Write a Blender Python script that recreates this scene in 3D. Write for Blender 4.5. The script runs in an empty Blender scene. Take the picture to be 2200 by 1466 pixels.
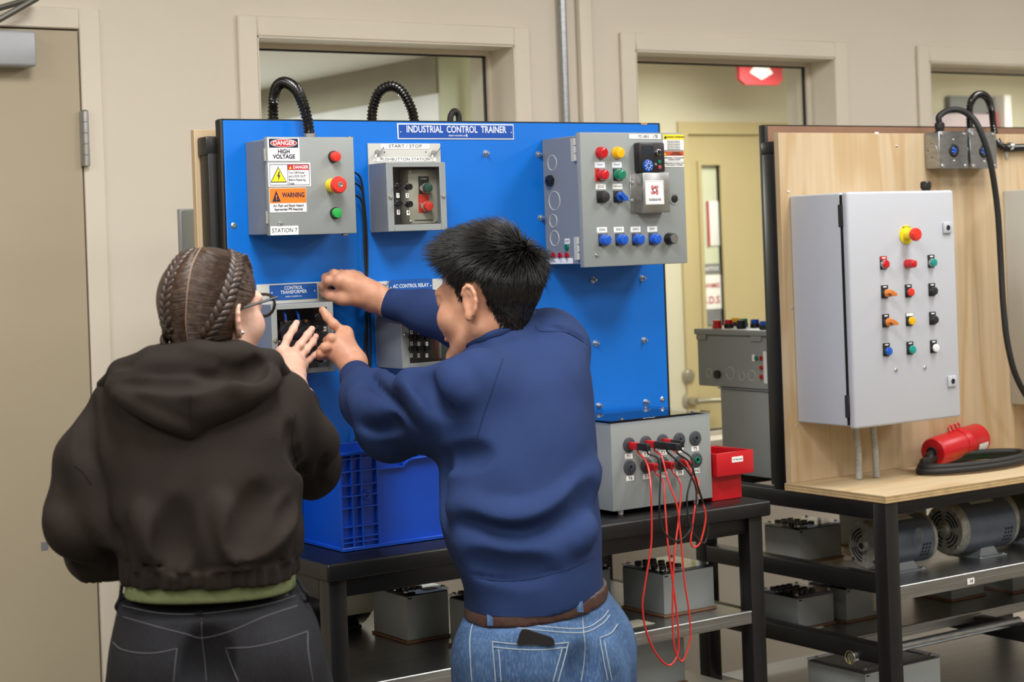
import bpy, bmesh, math, random
import numpy as np
from mathutils import Vector, Matrix

SC = bpy.context.scene
COL = SC.collection
random.seed(7)

# ------------------------------------------------------------------ camera
CZ = 1.56                      # eye height
FPX = 3900.0                   # focal length for a 2200 px wide frame
YAW = math.radians(34.2)       # turned right of the wall's normal
ROLL = 0.036
PPX, PPY = 1100.0, 525.0
_cr, _sr = math.cos(ROLL), math.sin(ROLL)
cam = bpy.data.cameras.new('camera')
cam.sensor_width = 36.0
cam.lens = 36.0 * FPX / 2200.0
cam.shift_y = -(733.0 - PPY) / 2200.0
cam.clip_end = 60
cam.dof.use_dof = True
cam.dof.focus_distance = 3.75
cam.dof.aperture_fstop = 5.0
camo = bpy.data.objects.new('camera', cam)
COL.objects.link(camo)
_R = Vector((math.cos(YAW), -math.sin(YAW), 0)); _F = Vector((math.sin(YAW), math.cos(YAW), 0)); _U = Vector((0, 0, 1))
_cx = _R * _cr - _U * _sr; _cy = _R * _sr + _U * _cr; _cz = -_F
camo.matrix_world = Matrix(((_cx.x, _cy.x, _cz.x, 0), (_cx.y, _cy.y, _cz.y, 0), (_cx.z, _cy.z, _cz.z, CZ), (0, 0, 0, 1)))
SC.camera = camo

# ------------------------------------------------------------------ world, exposure
w = bpy.data.worlds.new('world'); SC.world = w; w.use_nodes = True
w.node_tree.nodes['Background'].inputs[0].default_value = (0.9, 0.95, 1.0, 1)
w.node_tree.nodes['Background'].inputs[1].default_value = 0.05
SC.view_settings.view_transform = 'Standard'
SC.view_settings.look = 'None'
SC.view_settings.gamma = 1.0
SC.view_settings.use_curve_mapping = False
SC.view_settings.exposure = 0.02
SC.cycles.max_bounces = 7
SC.cycles.diffuse_bounces = 4
SC.cycles.glossy_bounces = 4
SC.cycles.transparent_max_bounces = 12
SC.cycles.sample_clamp_indirect = 6.0

# ceiling troffers: (x, y, power)
CEIL = 2.95
TROFFERS = [(-1.6, 0.2, .5), (0.6, 0.2, .65), (2.8, 0.2, .7), (5.0, 0.2, .7),
            (-1.6, -2.0, .3), (0.6, -2.0, .3), (2.8, -2.0, .3), (5.0, -2.0, .3),
            (-0.9, 2.25, 1.05), (1.3, 2.25, 1.25), (3.5, 2.25, .9), (5.7, 2.25, .95)]
TROFFER_W = 38.0
HALL_LAMPS = [(2.2, 7.2, 200.0), (4.6, 4.95, 18.0), (6.6, 4.95, 16.0)]

def area_light(name, loc, sx, sy, power, color=(1.0, 0.99, 0.98), parent=None):
    l = bpy.data.lights.new(name, 'AREA'); l.shape = 'RECTANGLE'; l.size = sx; l.size_y = sy
    l.energy = power; l.color = color
    o = bpy.data.objects.new(name, l); COL.objects.link(o); o.location = loc
    return o
for i, (x, y, k) in enumerate(TROFFERS):
    area_light('troffer_light', (x, y, CEIL - 0.03), 0.55, 1.15, TROFFER_W * k)
for x, y, k in HALL_LAMPS:
    area_light('hall_lamp_light', (x, y, 2.235), 0.5, 0.5, k, (1.0, 0.98, 0.9))

# ------------------------------------------------------------------ measuring helpers (photo pixel -> point in the room)
def ray(u, v):
    du, dv = u - PPX, v - PPY
    x = du * _cr - dv * _sr; y = du * _sr + dv * _cr
    return _F * FPX + _R * x - _U * y
def at(u, v, Y):
    r = ray(u, v); return r * (Y / r.y) + Vector((0, 0, CZ))
def atz(u, v, Z):
    r = ray(u, v); return r * ((Z - CZ) / r.z) + Vector((0, 0, CZ))
def atx(u, v, X):
    r = ray(u, v); return r * (X / r.x) + Vector((0, 0, CZ))
def atd(u, v, d):
    return ray(u, v) * (d / FPX) + Vector((0, 0, CZ))

# ------------------------------------------------------------------ materials
MATS = {}
def _nt(name):
    m = bpy.data.materials.new(name); m.use_nodes = True
    nt = m.node_tree; b = nt.nodes['Principled BSDF']
    return m, nt, b
def srgb(c):
    if isinstance(c, str):
        c = [int(c[i:i + 2], 16) for i in (0, 2, 4)]
    return tuple((x / 255 / 12.92) if x / 255 <= 0.04045 else ((x / 255 + 0.055) / 1.055) ** 2.4 for x in c) + (1,)
def mat(name, col, rough=0.5, metal=0.0, var=0.06, scale=8.0, bump=0.0, bscale=200.0, spec=0.5, coat=0.0, sheen=0.0, emit=None, stretch=None, sss=0.0, wear=None):
    """plain procedural surface: base colour with noise variation, fine noise bump"""
    m, nt, b = _nt(name)
    L = nt.links
    c = srgb(col)
    tc = nt.nodes.new('ShaderNodeTexCoord')
    mp = nt.nodes.new('ShaderNodeMapping'); L.new(tc.outputs['Object'], mp.inputs[0])
    if stretch: mp.inputs['Scale'].default_value = stretch
    n = nt.nodes.new('ShaderNodeTexNoise'); n.inputs['Scale'].default_value = scale; n.inputs['Detail'].default_value = 5
    L.new(mp.outputs[0], n.inputs['Vector'])
    rp = nt.nodes.new('ShaderNodeValToRGB')
    rp.color_ramp.elements[0].position = 0.3; rp.color_ramp.elements[1].position = 0.7
    rp.color_ramp.elements[0].color = tuple(x * (1 - var) for x in c[:3]) + (1,)
    rp.color_ramp.elements[1].color = tuple(min(1, x * (1 + var)) for x in c[:3]) + (1,)
    L.new(n.outputs['Fac'], rp.inputs[0])
    out = rp.outputs[0]
    if wear:                                    # small scuffs of another colour
        n3 = nt.nodes.new('ShaderNodeTexNoise'); n3.inputs['Scale'].default_value = wear[1]; n3.inputs['Detail'].default_value = 8
        L.new(tc.outputs['Object'], n3.inputs['Vector'])
        r3 = nt.nodes.new('ShaderNodeValToRGB'); r3.color_ramp.elements[0].position = wear[2]; r3.color_ramp.elements[1].position = wear[2] + 0.06
        L.new(n3.outputs['Fac'], r3.inputs[0])
        mx = nt.nodes.new('ShaderNodeMix'); mx.data_type = 'RGBA'
        L.new(r3.outputs[0], mx.inputs[0]); L.new(out, mx.inputs[6]); mx.inputs[7].default_value = srgb(wear[0])
        out = mx.outputs[2]
    L.new(out, b.inputs['Base Color'])
    b.inputs['Roughness'].default_value = rough; b.inputs['Metallic'].default_value = metal
    b.inputs['Specular IOR Level'].default_value = spec
    if coat: b.inputs['Coat Weight'].default_value = coat; b.inputs['Coat Roughness'].default_value = 0.12
    if sheen: b.inputs['Sheen Weight'].default_value = sheen; b.inputs['Sheen Roughness'].default_value = 0.4
    if sss: b.inputs['Subsurface Weight'].default_value = sss; b.inputs['Subsurface Radius'].default_value = (0.012, 0.005, 0.003); b.inputs['Subsurface Scale'].default_value = 0.6
    if emit: b.inputs['Emission Color'].default_value = srgb(emit[0]); b.inputs['Emission Strength'].default_value = emit[1]
    if bump:
        n2 = nt.nodes.new('ShaderNodeTexNoise'); n2.inputs['Scale'].default_value = bscale; n2.inputs['Detail'].default_value = 3
        L.new(mp.outputs[0], n2.inputs['Vector'])
        bp = nt.nodes.new('ShaderNodeBump'); bp.inputs['Strength'].default_value = bump; bp.inputs['Distance'].default_value = 0.002
        L.new(n2.outputs['Fac'], bp.inputs['Height']); L.new(bp.outputs[0], b.inputs['Normal'])
    MATS[name] = m
    return m
def glass(name, tint=(1, 1, 1), refl=0.08, rough=0.02):
    """thin clear sheet: mostly see-through with a fresnel reflection"""
    m, nt, b = _nt(name); nt.nodes.remove(b)
    L = nt.links
    out = nt.nodes['Material Output']
    t = nt.nodes.new('ShaderNodeBsdfTransparent'); t.inputs[0].default_value = tuple(tint) + (1,)
    g = nt.nodes.new('ShaderNodeBsdfGlossy'); g.inputs['Roughness'].default_value = rough
    lw = nt.nodes.new('ShaderNodeFresnel'); lw.inputs[0].default_value = 1.3 + refl
    mx = nt.nodes.new('ShaderNodeMixShader')
    ge = nt.nodes.new('ShaderNodeNewGeometry'); inv = nt.nodes.new('ShaderNodeMath'); inv.operation = 'SUBTRACT'; inv.inputs[0].default_value = 1.0; L.new(ge.outputs['Backfacing'], inv.inputs[1])
    ml_ = nt.nodes.new('ShaderNodeMath'); ml_.operation = 'MULTIPLY'; L.new(lw.outputs[0], ml_.inputs[0]); L.new(inv.outputs[0], ml_.inputs[1])
    L.new(ml_.outputs[0], mx.inputs[0]); L.new(t.outputs[0], mx.inputs[1]); L.new(g.outputs[0], mx.inputs[2]); L.new(mx.outputs[0], out.inputs[0])
    MATS[name] = m
    return m
def wood(name, c1, c2, c3, scale=1.0, axis='Z', rough=0.55):
    m, nt, b = _nt(name); L = nt.links
    tc = nt.nodes.new('ShaderNodeTexCoord'); mp = nt.nodes.new('ShaderNodeMapping'); L.new(tc.outputs['Object'], mp.inputs[0])
    s = {'Z': (3.2, 3.2, 0.55), 'X': (0.55, 3.2, 3.2), 'Y': (3.2, 0.55, 3.2)}[axis]
    mp.inputs['Scale'].default_value = tuple(v * scale for v in s)
    n1 = nt.nodes.new('ShaderNodeTexNoise'); n1.inputs['Scale'].default_value = 1.6; n1.inputs['Detail'].default_value = 2; n1.inputs['Distortion'].default_value = 0.4
    L.new(mp.outputs[0], n1.inputs['Vector'])
    mm = nt.nodes.new('ShaderNodeMath'); mm.operation = 'MULTIPLY'; mm.inputs[1].default_value = 9.0; L.new(n1.outputs['Fac'], mm.inputs[0])
    fr = nt.nodes.new('ShaderNodeMath'); fr.operation = 'PINGPONG'; fr.inputs[1].default_value = 1.0; L.new(mm.outputs[0], fr.inputs[0])
    rp = nt.nodes.new('ShaderNodeValToRGB'); rp.color_ramp.interpolation = 'EASE'
    rp.color_ramp.elements[0].color = srgb(c2); rp.color_ramp.elements[0].position = 0.0
    rp.color_ramp.elements[1].color = srgb(c1); rp.color_ramp.elements[1].position = 0.45
    L.new(fr.outputs[0], rp.inputs[0])
    mp2 = nt.nodes.new('ShaderNodeMapping'); L.new(tc.outputs['Object'], mp2.inputs[0])
    s2 = {'Z': (60, 60, 2.5), 'X': (2.5, 60, 60), 'Y': (60, 2.5, 60)}[axis]; mp2.inputs['Scale'].default_value = s2
    n2 = nt.nodes.new('ShaderNodeTexNoise'); n2.inputs['Scale'].default_value = 1.0; n2.inputs['Detail'].default_value = 6; L.new(mp2.outputs[0], n2.inputs['Vector'])
    r2 = nt.nodes.new('ShaderNodeValToRGB'); r2.color_ramp.elements[0].position = 0.35; r2.color_ramp.elements[1].position = 0.62
    L.new(n2.outputs['Fac'], r2.inputs[0])
    mx = nt.nodes.new('ShaderNodeMix'); mx.data_type = 'RGBA'
    mi = nt.nodes.new('ShaderNodeMath'); mi.operation = 'MULTIPLY'; mi.inputs[1].default_value = 0.35; L.new(r2.outputs[0], mi.inputs[0])
    L.new(mi.outputs[0], mx.inputs[0]); L.new(rp.outputs[0], mx.inputs[6]); mx.inputs[7].default_value = srgb(c3)
    L.new(mx.outputs[2], b.inputs['Base Color']); b.inputs['Roughness'].default_value = rough
    b.inputs['Specular IOR Level'].default_value = 0.3
    MATS[name] = m
    return m

mat('wall_paint', 'd9d0c1', 0.75, var=0.03, scale=1.4, bump=0.12, bscale=120, spec=0.25)
mat('frame_paint', 'dbd2c2', 0.55, var=0.03, scale=3, bump=0.06, bscale=60, spec=0.35)
mat('door_paint', 'b0a48c', 0.5, var=0.03, scale=2, bump=0.08, bscale=150, spec=0.35)
mat('gasket', '1b1a17', 0.7)
mat('floor_vinyl', '6a655d', 0.45, var=0.1, scale=14)
mat('ceiling_tile', 'd8d6cf', 0.9, var=0.03, scale=60)
mat('hall_wall', 'c9c4ae', 0.8, var=0.03, scale=2)
mat('hall_door', 'b9aa7e', 0.6, var=0.03, scale=2)
mat('hall_green', 'cfd4b8', 0.7, var=0.03)
mat('olive_grey', 'a5a292', 0.8)
mat('board_white', 'dfe3e6', 0.35)
mat('lamp_face', 'ffffff', 0.5, emit=('fff6e8', 2.2))
mat('blue_laminate', '046fd2', 0.34, var=0.025, scale=5, bump=0.05, bscale=300, spec=0.45, wear=('4f9be0', 46.0, 0.735))
mat('black_edge', '17140f', 0.5)
mat('black_steel', '121213', 0.36, var=0.12, scale=20, bump=0.05, bscale=300, spec=0.5, wear=('8a8a86', 38, 0.77))
mat('grey_enclosure', '8f9493', 0.36, var=0.02, scale=4, bump=0.10, bscale=420, spec=0.45)
mat('grey_enclosure_dark', '7d8288', 0.38, var=0.02, scale=4, bump=0.08, bscale=420)
mat('grey_plate', 'bcbcb5', 0.4, var=0.02, scale=4)
mat('white_cabinet', 'b9bcc3', 0.34, var=0.015, scale=3, bump=0.08, bscale=380, spec=0.45)
mat('steel', 'b6b7b8', 0.3, 1.0, var=0.12, scale=30)
mat('galvanised', 'a9adb1', 0.34, 1.0, var=0.16, scale=36, stretch=(1, 1, 3))
mat('brushed', 'b4b5b4', 0.32, 1.0, var=0.1, scale=14, stretch=(0.3, 6, 6))
mat('zinc', 'd3d5d4', 0.28, 1.0, var=0.15, scale=200)
mat('chrome', 'dcdcdc', 0.12, 1.0, var=0.05)
mat('gold_pin', 'c9b98a', 0.3, 1.0)
mat('black_plastic', '1a1a1b', 0.35, var=0.1, scale=40)
mat('soft_black', '202021', 0.5, var=0.1, scale=40)
mat('jack_grey', '3c4046', 0.55, var=0.1, scale=60)
mat('rubber', '121212', 0.6, var=0.15, scale=60, bump=0.1, bscale=300)
mat('black_vinyl', '0e0e0d', 0.24, var=0.1, scale=60, spec=0.6)
mat('red_plastic', 'd93427', 0.3, var=0.03, spec=0.5)
mat('red_lens', 'c00f1c', 0.12, var=0.12, scale=90, coat=0.6)
mat('red_bin', 'c3141f', 0.36, var=0.04, spec=0.5)
mat('orange_red', 'e8412c', 0.3)
mat('green_cap', '24a148', 0.3)
mat('teal_cap', '0f9187', 0.25, coat=0.3)
mat('dark_green', '1f4b40', 0.3, coat=0.3)
mat('green_lens', '0c7a5a', 0.12, coat=0.6)
mat('yellow_cap', 'eab308', 0.25, coat=0.3)
mat('yellow_base', 'e3cf2a', 0.4)
mat('amber', 'd9791d', 0.15, coat=0.6)
mat('blue_cap', '0f55c0', 0.18, coat=0.5)
mat('white_cap', 'e8e8ec', 0.2, coat=0.4)
mat('blue_print', '0c4aa8', 0.35)
mat('blue_plate', '1a57a6', 0.35)
mat('paper', 'f1f1ee', 0.5, var=0.01)
mat('sign_white', 'dfe6ef', 0.4)
mat('ink', '15151a', 0.6, var=0.0)
mat('ink_soft', '4d4d57', 0.6, var=0.0)
mat('ink_red', 'b31f2a', 0.5, var=0.0)
mat('navy_print', '1b1e3a', 0.5, var=0.0)
mat('red_print', 'c0202e', 0.45, var=0.0)
mat('orange_print', 'ee7a1d', 0.45, var=0.0)
mat('yellow_print', 'f2dc1e', 0.45, var=0.0)
mat('rust_print', 'c4512a', 0.45, var=0.0)
mat('crate_blue', '0748bc', 0.33, var=0.04, scale=10, spec=0.5)
mat('red_wire', 'd2352c', 0.35)
mat('black_wire', '20211f', 0.35)
mat('grey_pvc', 'a3a39d', 0.5, var=0.06, scale=30)
mat('brown_board', '7d5b44', 0.7, var=0.08, scale=12, bump=0.1, bscale=200)
mat('motor_blue', '4b535f', 0.42, var=0.08, scale=30, metal=0.2)
mat('cast_alu', '8f8d84', 0.5, var=0.3, scale=60, metal=0.5, bump=0.3, bscale=160)
mat('dark_hole', '0b0b0b', 0.9)
mat('panel_dark', '4a4a48', 0.5, var=0.08)
mat('beige_plate', 'bdb8a6', 0.45, var=0.03)
mat('transformer', '1d2029', 0.45, var=0.2, scale=30)
mat('copper', 'b87a4b', 0.35, 0.9)
mat('lcd', '2a2f38', 0.2)
mat('lid_tint', '2c2b2a', 0.1)
mat('purple_board', 'b9aab2', 0.6)
mat('grey_board', '77797b', 0.6)
mat('sign_red', 'b23a40', 0.5)
mat('lever_steel', 'b9b4a6', 0.35, 0.9)
glass('window_glass', (0.97, 0.98, 0.97), 0.12)
glass('clear_plastic', (0.93, 0.94, 0.94), 0.16, 0.05)
glass('clear_lid', (0.75, 0.78, 0.86), 0.32, 0.03)
glass('lens_glass', (0.96, 0.97, 0.99), 0.15)
wood('plywood', 'c6b191', 'ba9f78', 'ad9069', scale=1.1)
wood('plywood_top', 'c9b592', 'bda27c', 'b0946e', axis='X')
wood('plywood_edge', 'c8b184', '8f744b', '7e6541', scale=1.0, axis='X')

# ------------------------------------------------------------------ mesh building
def obj_link(name, me, parent=None, loc=None, m=None):
    o = bpy.data.objects.new(name, me); COL.objects.link(o)
    if parent is not None: o.parent = parent
    if loc is not None: o.location = loc
    return o
def origin_of(p):
    v = Vector((0, 0, 0))
    while p is not None:
        v += Vector(p.location); p = p.parent
    return v
class MB:
    """collects shapes in room coordinates; build() links them as ONE mesh object"""
    def __init__(s): s.bm = bmesh.new()
    def box(s, x0, x1, y0, y1, z0, z1, bev=0.0, seg=2, M=None):
        r = bmesh.ops.create_cube(s.bm, size=1.0)
        vs = r['verts']
        for v in vs:
            v.co = Vector(((x0 + x1) / 2 + v.co.x * (x1 - x0), (y0 + y1) / 2 + v.co.y * (y1 - y0), (z0 + z1) / 2 + v.co.z * (z1 - z0)))
        if bev > 0:
            es = list({e for v in vs for e in v.link_edges})
            rr = bmesh.ops.bevel(s.bm, geom=es, offset=bev, offset_type='OFFSET', segments=seg, profile=0.5, affect='EDGES')
            vs = list({v for f in rr['faces'] for v in f.verts} | {v for v in vs if v.is_valid})
        if M is not None:
            bmesh.ops.transform(s.bm, matrix=M, verts=vs)
        return s
    def rings(s, rings, closed=False, cap=True, loop=True):
        """skin a list of rings (each a list of Vectors)"""
        R = [[s.bm.verts.new(p) for p in r] for r in rings]
        n = len(R[0])
        for i in range(len(R) - 1 + (1 if closed else 0)):
            a, b = R[i], R[(i + 1) % len(R)]
            for j in range(n if loop else n - 1):
                k = (j + 1) % n
                try: s.bm.faces.new((a[j], a[k], b[k], b[j]))
                except ValueError: pass
        if cap and not closed:
            try: s.bm.faces.new(list(reversed(R[0])))
            except ValueError: pass
            try: s.bm.faces.new(R[-1])
            except ValueError: pass
        return s
    def lathe(s, o, d, prof, n=24, cap=True):
        """prof: list of (t along axis, radius)"""
        o = Vector(o); d = Vector(d).normalized()
        a = d.orthogonal().normalized(); b = d.cross(a)
        rings = []
        for t, r in prof:
            r = max(r, 1e-5)
            rings.append([o + d * t + (a * math.cos(2 * math.pi * k / n) + b * math.sin(2 * math.pi * k / n)) * r for k in range(n)])
        return s.rings(rings, cap=cap)
    def cyl(s, p0, p1, r, r1=None, n=20):
        p0, p1 = Vector(p0), Vector(p1)
        L = (p1 - p0).length
        return s.lathe(p0, p1 - p0, [(0, r), (L, r if r1 is None else r1)], n)
    def tube(s, pts, r, n=10, res=6, ribs=None, closed=False, cap=True):
        """round sweep along a smoothed path; ribs=(pitch, depth) makes corrugated hose; r may be a list"""
        P = [Vector(p) for p in pts]
        if res > 1 and len(P) > 2: P = catmull(P, res, closed)
        if ribs:
            P = resample(P, ribs[0] / 4.0)
        T = []
        m = len(P)
        for i in range(m):
            if closed: t = P[(i + 1) % m] - P[i - 1]
            else: t = P[min(i + 1, m - 1)] - P[max(i - 1, 0)]
            T.append(t.normalized() if t.length > 1e-9 else Vector((0, 0, 1)))
        a = T[0].orthogonal().normalized()
        rings = []
        for i in range(m):
            a = (a - T[i] * a.dot(T[i]))
            a = a.normalized() if a.length > 1e-6 else T[i].orthogonal().normalized()
            b = T[i].cross(a)
            rr = r if not isinstance(r, (list, tuple)) else r[0] + (r[1] - r[0]) * i / (m - 1)
            if ribs: rr = rr - ribs[1] * (0, 0.5, 1, 0.5)[i % 4]
            rings.append([P[i] + (a * math.cos(2 * math.pi * k / n) + b * math.sin(2 * math.pi * k / n)) * rr for k in range(n)])
        return s.rings(rings, closed=closed, cap=cap)
    def prism(s, pts, off):
        """polygon (list of points) pushed along the vector off"""
        off = Vector(off); P = [Vector(p) for p in pts]
        A = [s.bm.verts.new(p) for p in P]; B = [s.bm.verts.new(p + off) for p in P]
        n = len(P)
        s.bm.faces.new(A); s.bm.faces.new(list(reversed(B)))
        for i in range(n):
            j = (i + 1) % n
            s.bm.faces.new((A[j], A[i], B[i], B[j]))
        return s
    def ball(s, c, rx, ry=None, rz=None, u=16, v=10):
        ry = rx if ry is None else ry; rz = rx if rz is None else rz
        c = Vector(c)
        rings = []
        for i in range(v + 1):
            th = math.pi * i / v
            rings.append([c + Vector((rx * max(math.sin(th), 1e-4) * math.cos(2 * math.pi * k / u), ry * max(math.sin(th), 1e-4) * math.sin(2 * math.pi * k / u), rz * math.cos(th))) for k in range(u)])
        return s.rings(rings)
    def ring(s, c, d, R, r, n=24, m=8):
        c = Vector(c); d = Vector(d).normalized(); a = d.orthogonal().normalized(); b = d.cross(a)
        rings = []
        for i in range(n):
            e = a * math.cos(2 * math.pi * i / n) + b * math.sin(2 * math.pi * i / n)
            rings.append([c + e * (R + r * math.cos(2 * math.pi * k / m)) + d * r * math.sin(2 * math.pi * k / m) for k in range(m)])
        return s.rings(rings, closed=True)
    def mesh(s, name, m, off=Vector((0, 0, 0)), angle=38):
        bmesh.ops.recalc_face_normals(s.bm, faces=s.bm.faces)
        if off.length > 0: bmesh.ops.translate(s.bm, vec=-off, verts=s.bm.verts)
        me = bpy.data.meshes.new(name); s.bm.to_mesh(me); s.bm.free()
        if angle:
            for p in me.polygons: p.use_smooth = True
            me.set_sharp_from_angle(angle=math.radians(angle))
        me.materials.append(MATS[m] if isinstance(m, str) else m)
        return me
    def build(s, name, m, parent=None, angle=38, label=None):
        me = s.mesh(name, m, origin_of(parent), angle)
        o = obj_link(name, me, parent)
        if label: o['label'] = label
        return o
def catmull(P, res, closed=False):
    out = []
    n = len(P)
    for i in range(n if closed else n - 1):
        p0 = P[(i - 1) % n] if (closed or i > 0) else P[0] * 2 - P[1]
        p1 = P[i]; p2 = P[(i + 1) % n]
        p3 = P[(i + 2) % n] if (closed or i + 2 < n) else P[-1] * 2 - P[-2]
        for k in range(res):
            t = k / res
            out.append(0.5 * ((2 * p1) + (p2 - p0) * t + (2 * p0 - 5 * p1 + 4 * p2 - p3) * t * t + (3 * p1 - p0 - 3 * p2 + p3) * t ** 3))
    if not closed: out.append(P[-1])
    return out
def resample(P, step):
    out = [P[0]]; acc = 0.0
    for a, b in zip(P, P[1:]):
        L = (b - a).length
        if L < 1e-9: continue
        t = step - acc
        while t <= L:
            out.append(a + (b - a) * (t / L)); t += step
        acc = L - (t - step)
    return out
def thing(name, label, cat, loc, group=None):
    o = bpy.data.objects.new(name, None); COL.objects.link(o); o.location = loc
    o.empty_display_size = 0.05
    o['label'] = label; o['category'] = cat
    if group: o['group'] = group
    return o
def tag(o, label, cat, group=None):
    o['label'] = label; o['category'] = cat
    if group: o['group'] = group
    return o
def struct(o):
    o['kind'] = 'structure'; return o
def place(name, me, parent, p):
    """a part that shares mesh data, set down at room point p"""
    return obj_link(name, me, parent, Vector(p) - origin_of(parent))

# lettering: flat printed characters as thin geometry
def text_verts(s, size, bold=0.0, align='CENTER', sx=1.0):
    cu = bpy.data.curves.new('t', 'FONT'); cu.body = s; cu.size = size; cu.align_x = align; cu.align_y = 'CENTER'
    cu.offset = bold * size
    cu.resolution_u = 3
    o = bpy.data.objects.new('t', cu); COL.objects.link(o)
    me = bpy.data.meshes.new_from_object(o.evaluated_get(bpy.context.evaluated_depsgraph_get()))
    V = [(v.co.x * sx, v.co.y) for v in me.vertices]; Fc = [tuple(p.vertices) for p in me.polygons]
    bpy.data.objects.remove(o); bpy.data.curves.remove(cu); bpy.data.meshes.remove(me)
    return V, Fc
def lettering(name, lines, m, parent, y=None, x=None, tilt=0.0):
    """lines: (text, X, Z, size[, bold[, sx[, align]]]) printed on a plane facing -Y (y given) or -X (x given, X is then the room's Y)"""
    V = []; Fc = []
    off = origin_of(parent)
    for ln in lines:
        t, a, z, size = ln[:4]; bold = ln[4] if len(ln) > 4 else 0.0; sx = ln[5] if len(ln) > 5 else 1.0; al = ln[6] if len(ln) > 6 else 'CENTER'
        vv, ff = text_verts(t, size, bold, al, sx)
        b = len(V)
        for (p, q) in vv:
            V.append((a + p - off.x, y - off.y, z + q - off.z) if y is not None else (x - off.x, a - p - off.y, z + q - off.z))
        Fc += [tuple(i + b for i in f) for f in ff]
    me = bpy.data.meshes.new(name); me.from_pydata(V, [], Fc); me.materials.append(MATS[m])
    return obj_link(name, me, parent)
def sticker(parent, name, x0, x1, z0, z1, y, m='paper', lines=None, ink='ink', label=None, t=0.0008):
    """a printed label lying on a surface that faces -Y; the surface is at y"""
    o = MB().box(x0, x1, y - t, y, z0, z1).build(name, m, parent, angle=None, label=label)
    if lines: lettering('lettering', lines, ink, o, y=y - t - 0.0004)
    return o
# ================================================================== THE SETTING
WY = 4.30          # face of the wall with the windows
WT = 0.22          # its thickness
HEAD = 2.128       # head height of door and windows
SILL = 0.93
XL, XR, YF = -2.8, 7.6, -3.2
WINS = [(2.134, 2.947), (3.389, 4.213), (4.655, 5.47)]
DX0, DX1 = 0.735, 1.650
struct(MB().box(XL - 0.2, 8.4, YF - 0.2, 12.2, -0.1, 0.0).build('floor', 'floor_vinyl', angle=None))
struct(MB().box(XL - 0.2, XR + 0.2, YF - 0.2, WY + WT, CEIL, CEIL + 0.1).build('ceiling', 'ceiling_tile', angle=None))
mb = MB()
cols = [XL - 0.2, DX0 - 0.01, DX1 + 0.01] + [v for w_ in WINS for v in w_] + [XR + 0.2]
for a, b in zip(cols[0::2], cols[1::2]): mb.box(a, b, WY, WY + WT, 0, CEIL)
mb.box(DX0 - 0.01, DX1 + 0.01, WY, WY + WT, HEAD + 0.008, CEIL)
for a, b in WINS:
    mb.box(a, b, WY, WY + WT, HEAD, CEIL); mb.box(a, b, WY, WY + WT, 0, SILL)
struct(mb.build('wall_back', 'wall_paint', angle=None))
struct(MB().box(XL - 0.2, XL, YF, WY, 0, CEIL).build('wall_left', 'wall_paint', angle=None))
struct(MB().box(XR, XR + 0.2, YF, WY, 0, CEIL).build('wall_right', 'wall_paint', angle=None))
struct(MB().box(XL, XR, YF - 0.2, YF, 0, CEIL).build('wall_front', 'wall_paint', angle=None))
# painted vertical wall strip, steel conduit
struct(MB().box(3.176, 3.222, WY - 0.022, WY - 0.001, 0, CEIL, 0.006).build('trim_1', 'frame_paint'))
cd = MB().cyl((3.118, WY - 0.016, 0.3), (3.118, WY - 0.016, CEIL), 0.0112, n=18).build('conduit_pipe', 'galvanised')
tag(cd, 'vertical steel conduit pipe running up the wall between two windows', 'pipe')
for i, (a, b) in enumerate(WINS):
    root = bpy.data.objects.new('window_%d' % (i + 1), None); COL.objects.link(root); root.location = ((a + b) / 2, WY, SILL); root['kind'] = 'structure'
    mb = MB(); o = 0.055
    y0 = WY - 0.014
    mb.box(a - o, a, y0, WY, SILL - o, HEAD + o, 0.004, 1); mb.box(b, b + o, y0, WY, SILL - o, HEAD + o, 0.004, 1)
    mb.box(a, b, y0, WY, HEAD, HEAD + o, 0.004, 1); mb.box(a, b, y0, WY, SILL - o, SILL, 0.004, 1)
    t = 0.003
    for (yy0, yy1, q) in ((y0 + 0.002, WY + WT, t),):
        mb.box(a, a + q, yy0, yy1, SILL, HEAD); mb.box(b - q, b, yy0, yy1, SILL, HEAD)
        mb.box(a, b, yy0, yy1, HEAD - q, HEAD); mb.box(a, b, yy0, yy1, SILL, SILL + q)
    g = WY + 0.105; q = 0.016
    mb.box(a, a + q, g, g + 0.05, SILL, HEAD); mb.box(b - q, b, g, g + 0.05, SILL, HEAD)
    mb.box(a + q, b - q, g, g + 0.05, HEAD - q, HEAD); mb.box(a + q, b - q, g, g + 0.05, SILL, SILL + q)
    mb.build('window_frame', 'frame_paint', root)
    mb = MB(); e = 0.005
    mb.box(a + q, a + q + e, g + .012, g + .022, SILL + q, HEAD - q); mb.box(b - q - e, b - q, g + .012, g + .022, SILL + q, HEAD - q)
    mb.box(a + q, b - q, g + .012, g + .022, HEAD - q - e, HEAD - q); mb.box(a + q, b - q, g + .012, g + .022, SILL + q, SILL + q + e)
    mb.build('gasket', 'gasket', root)
    MB().box(a + q, b - q, g + .014, g + .020, SILL + q, HEAD - q).build('pane', 'window_glass', root, angle=None)
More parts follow.
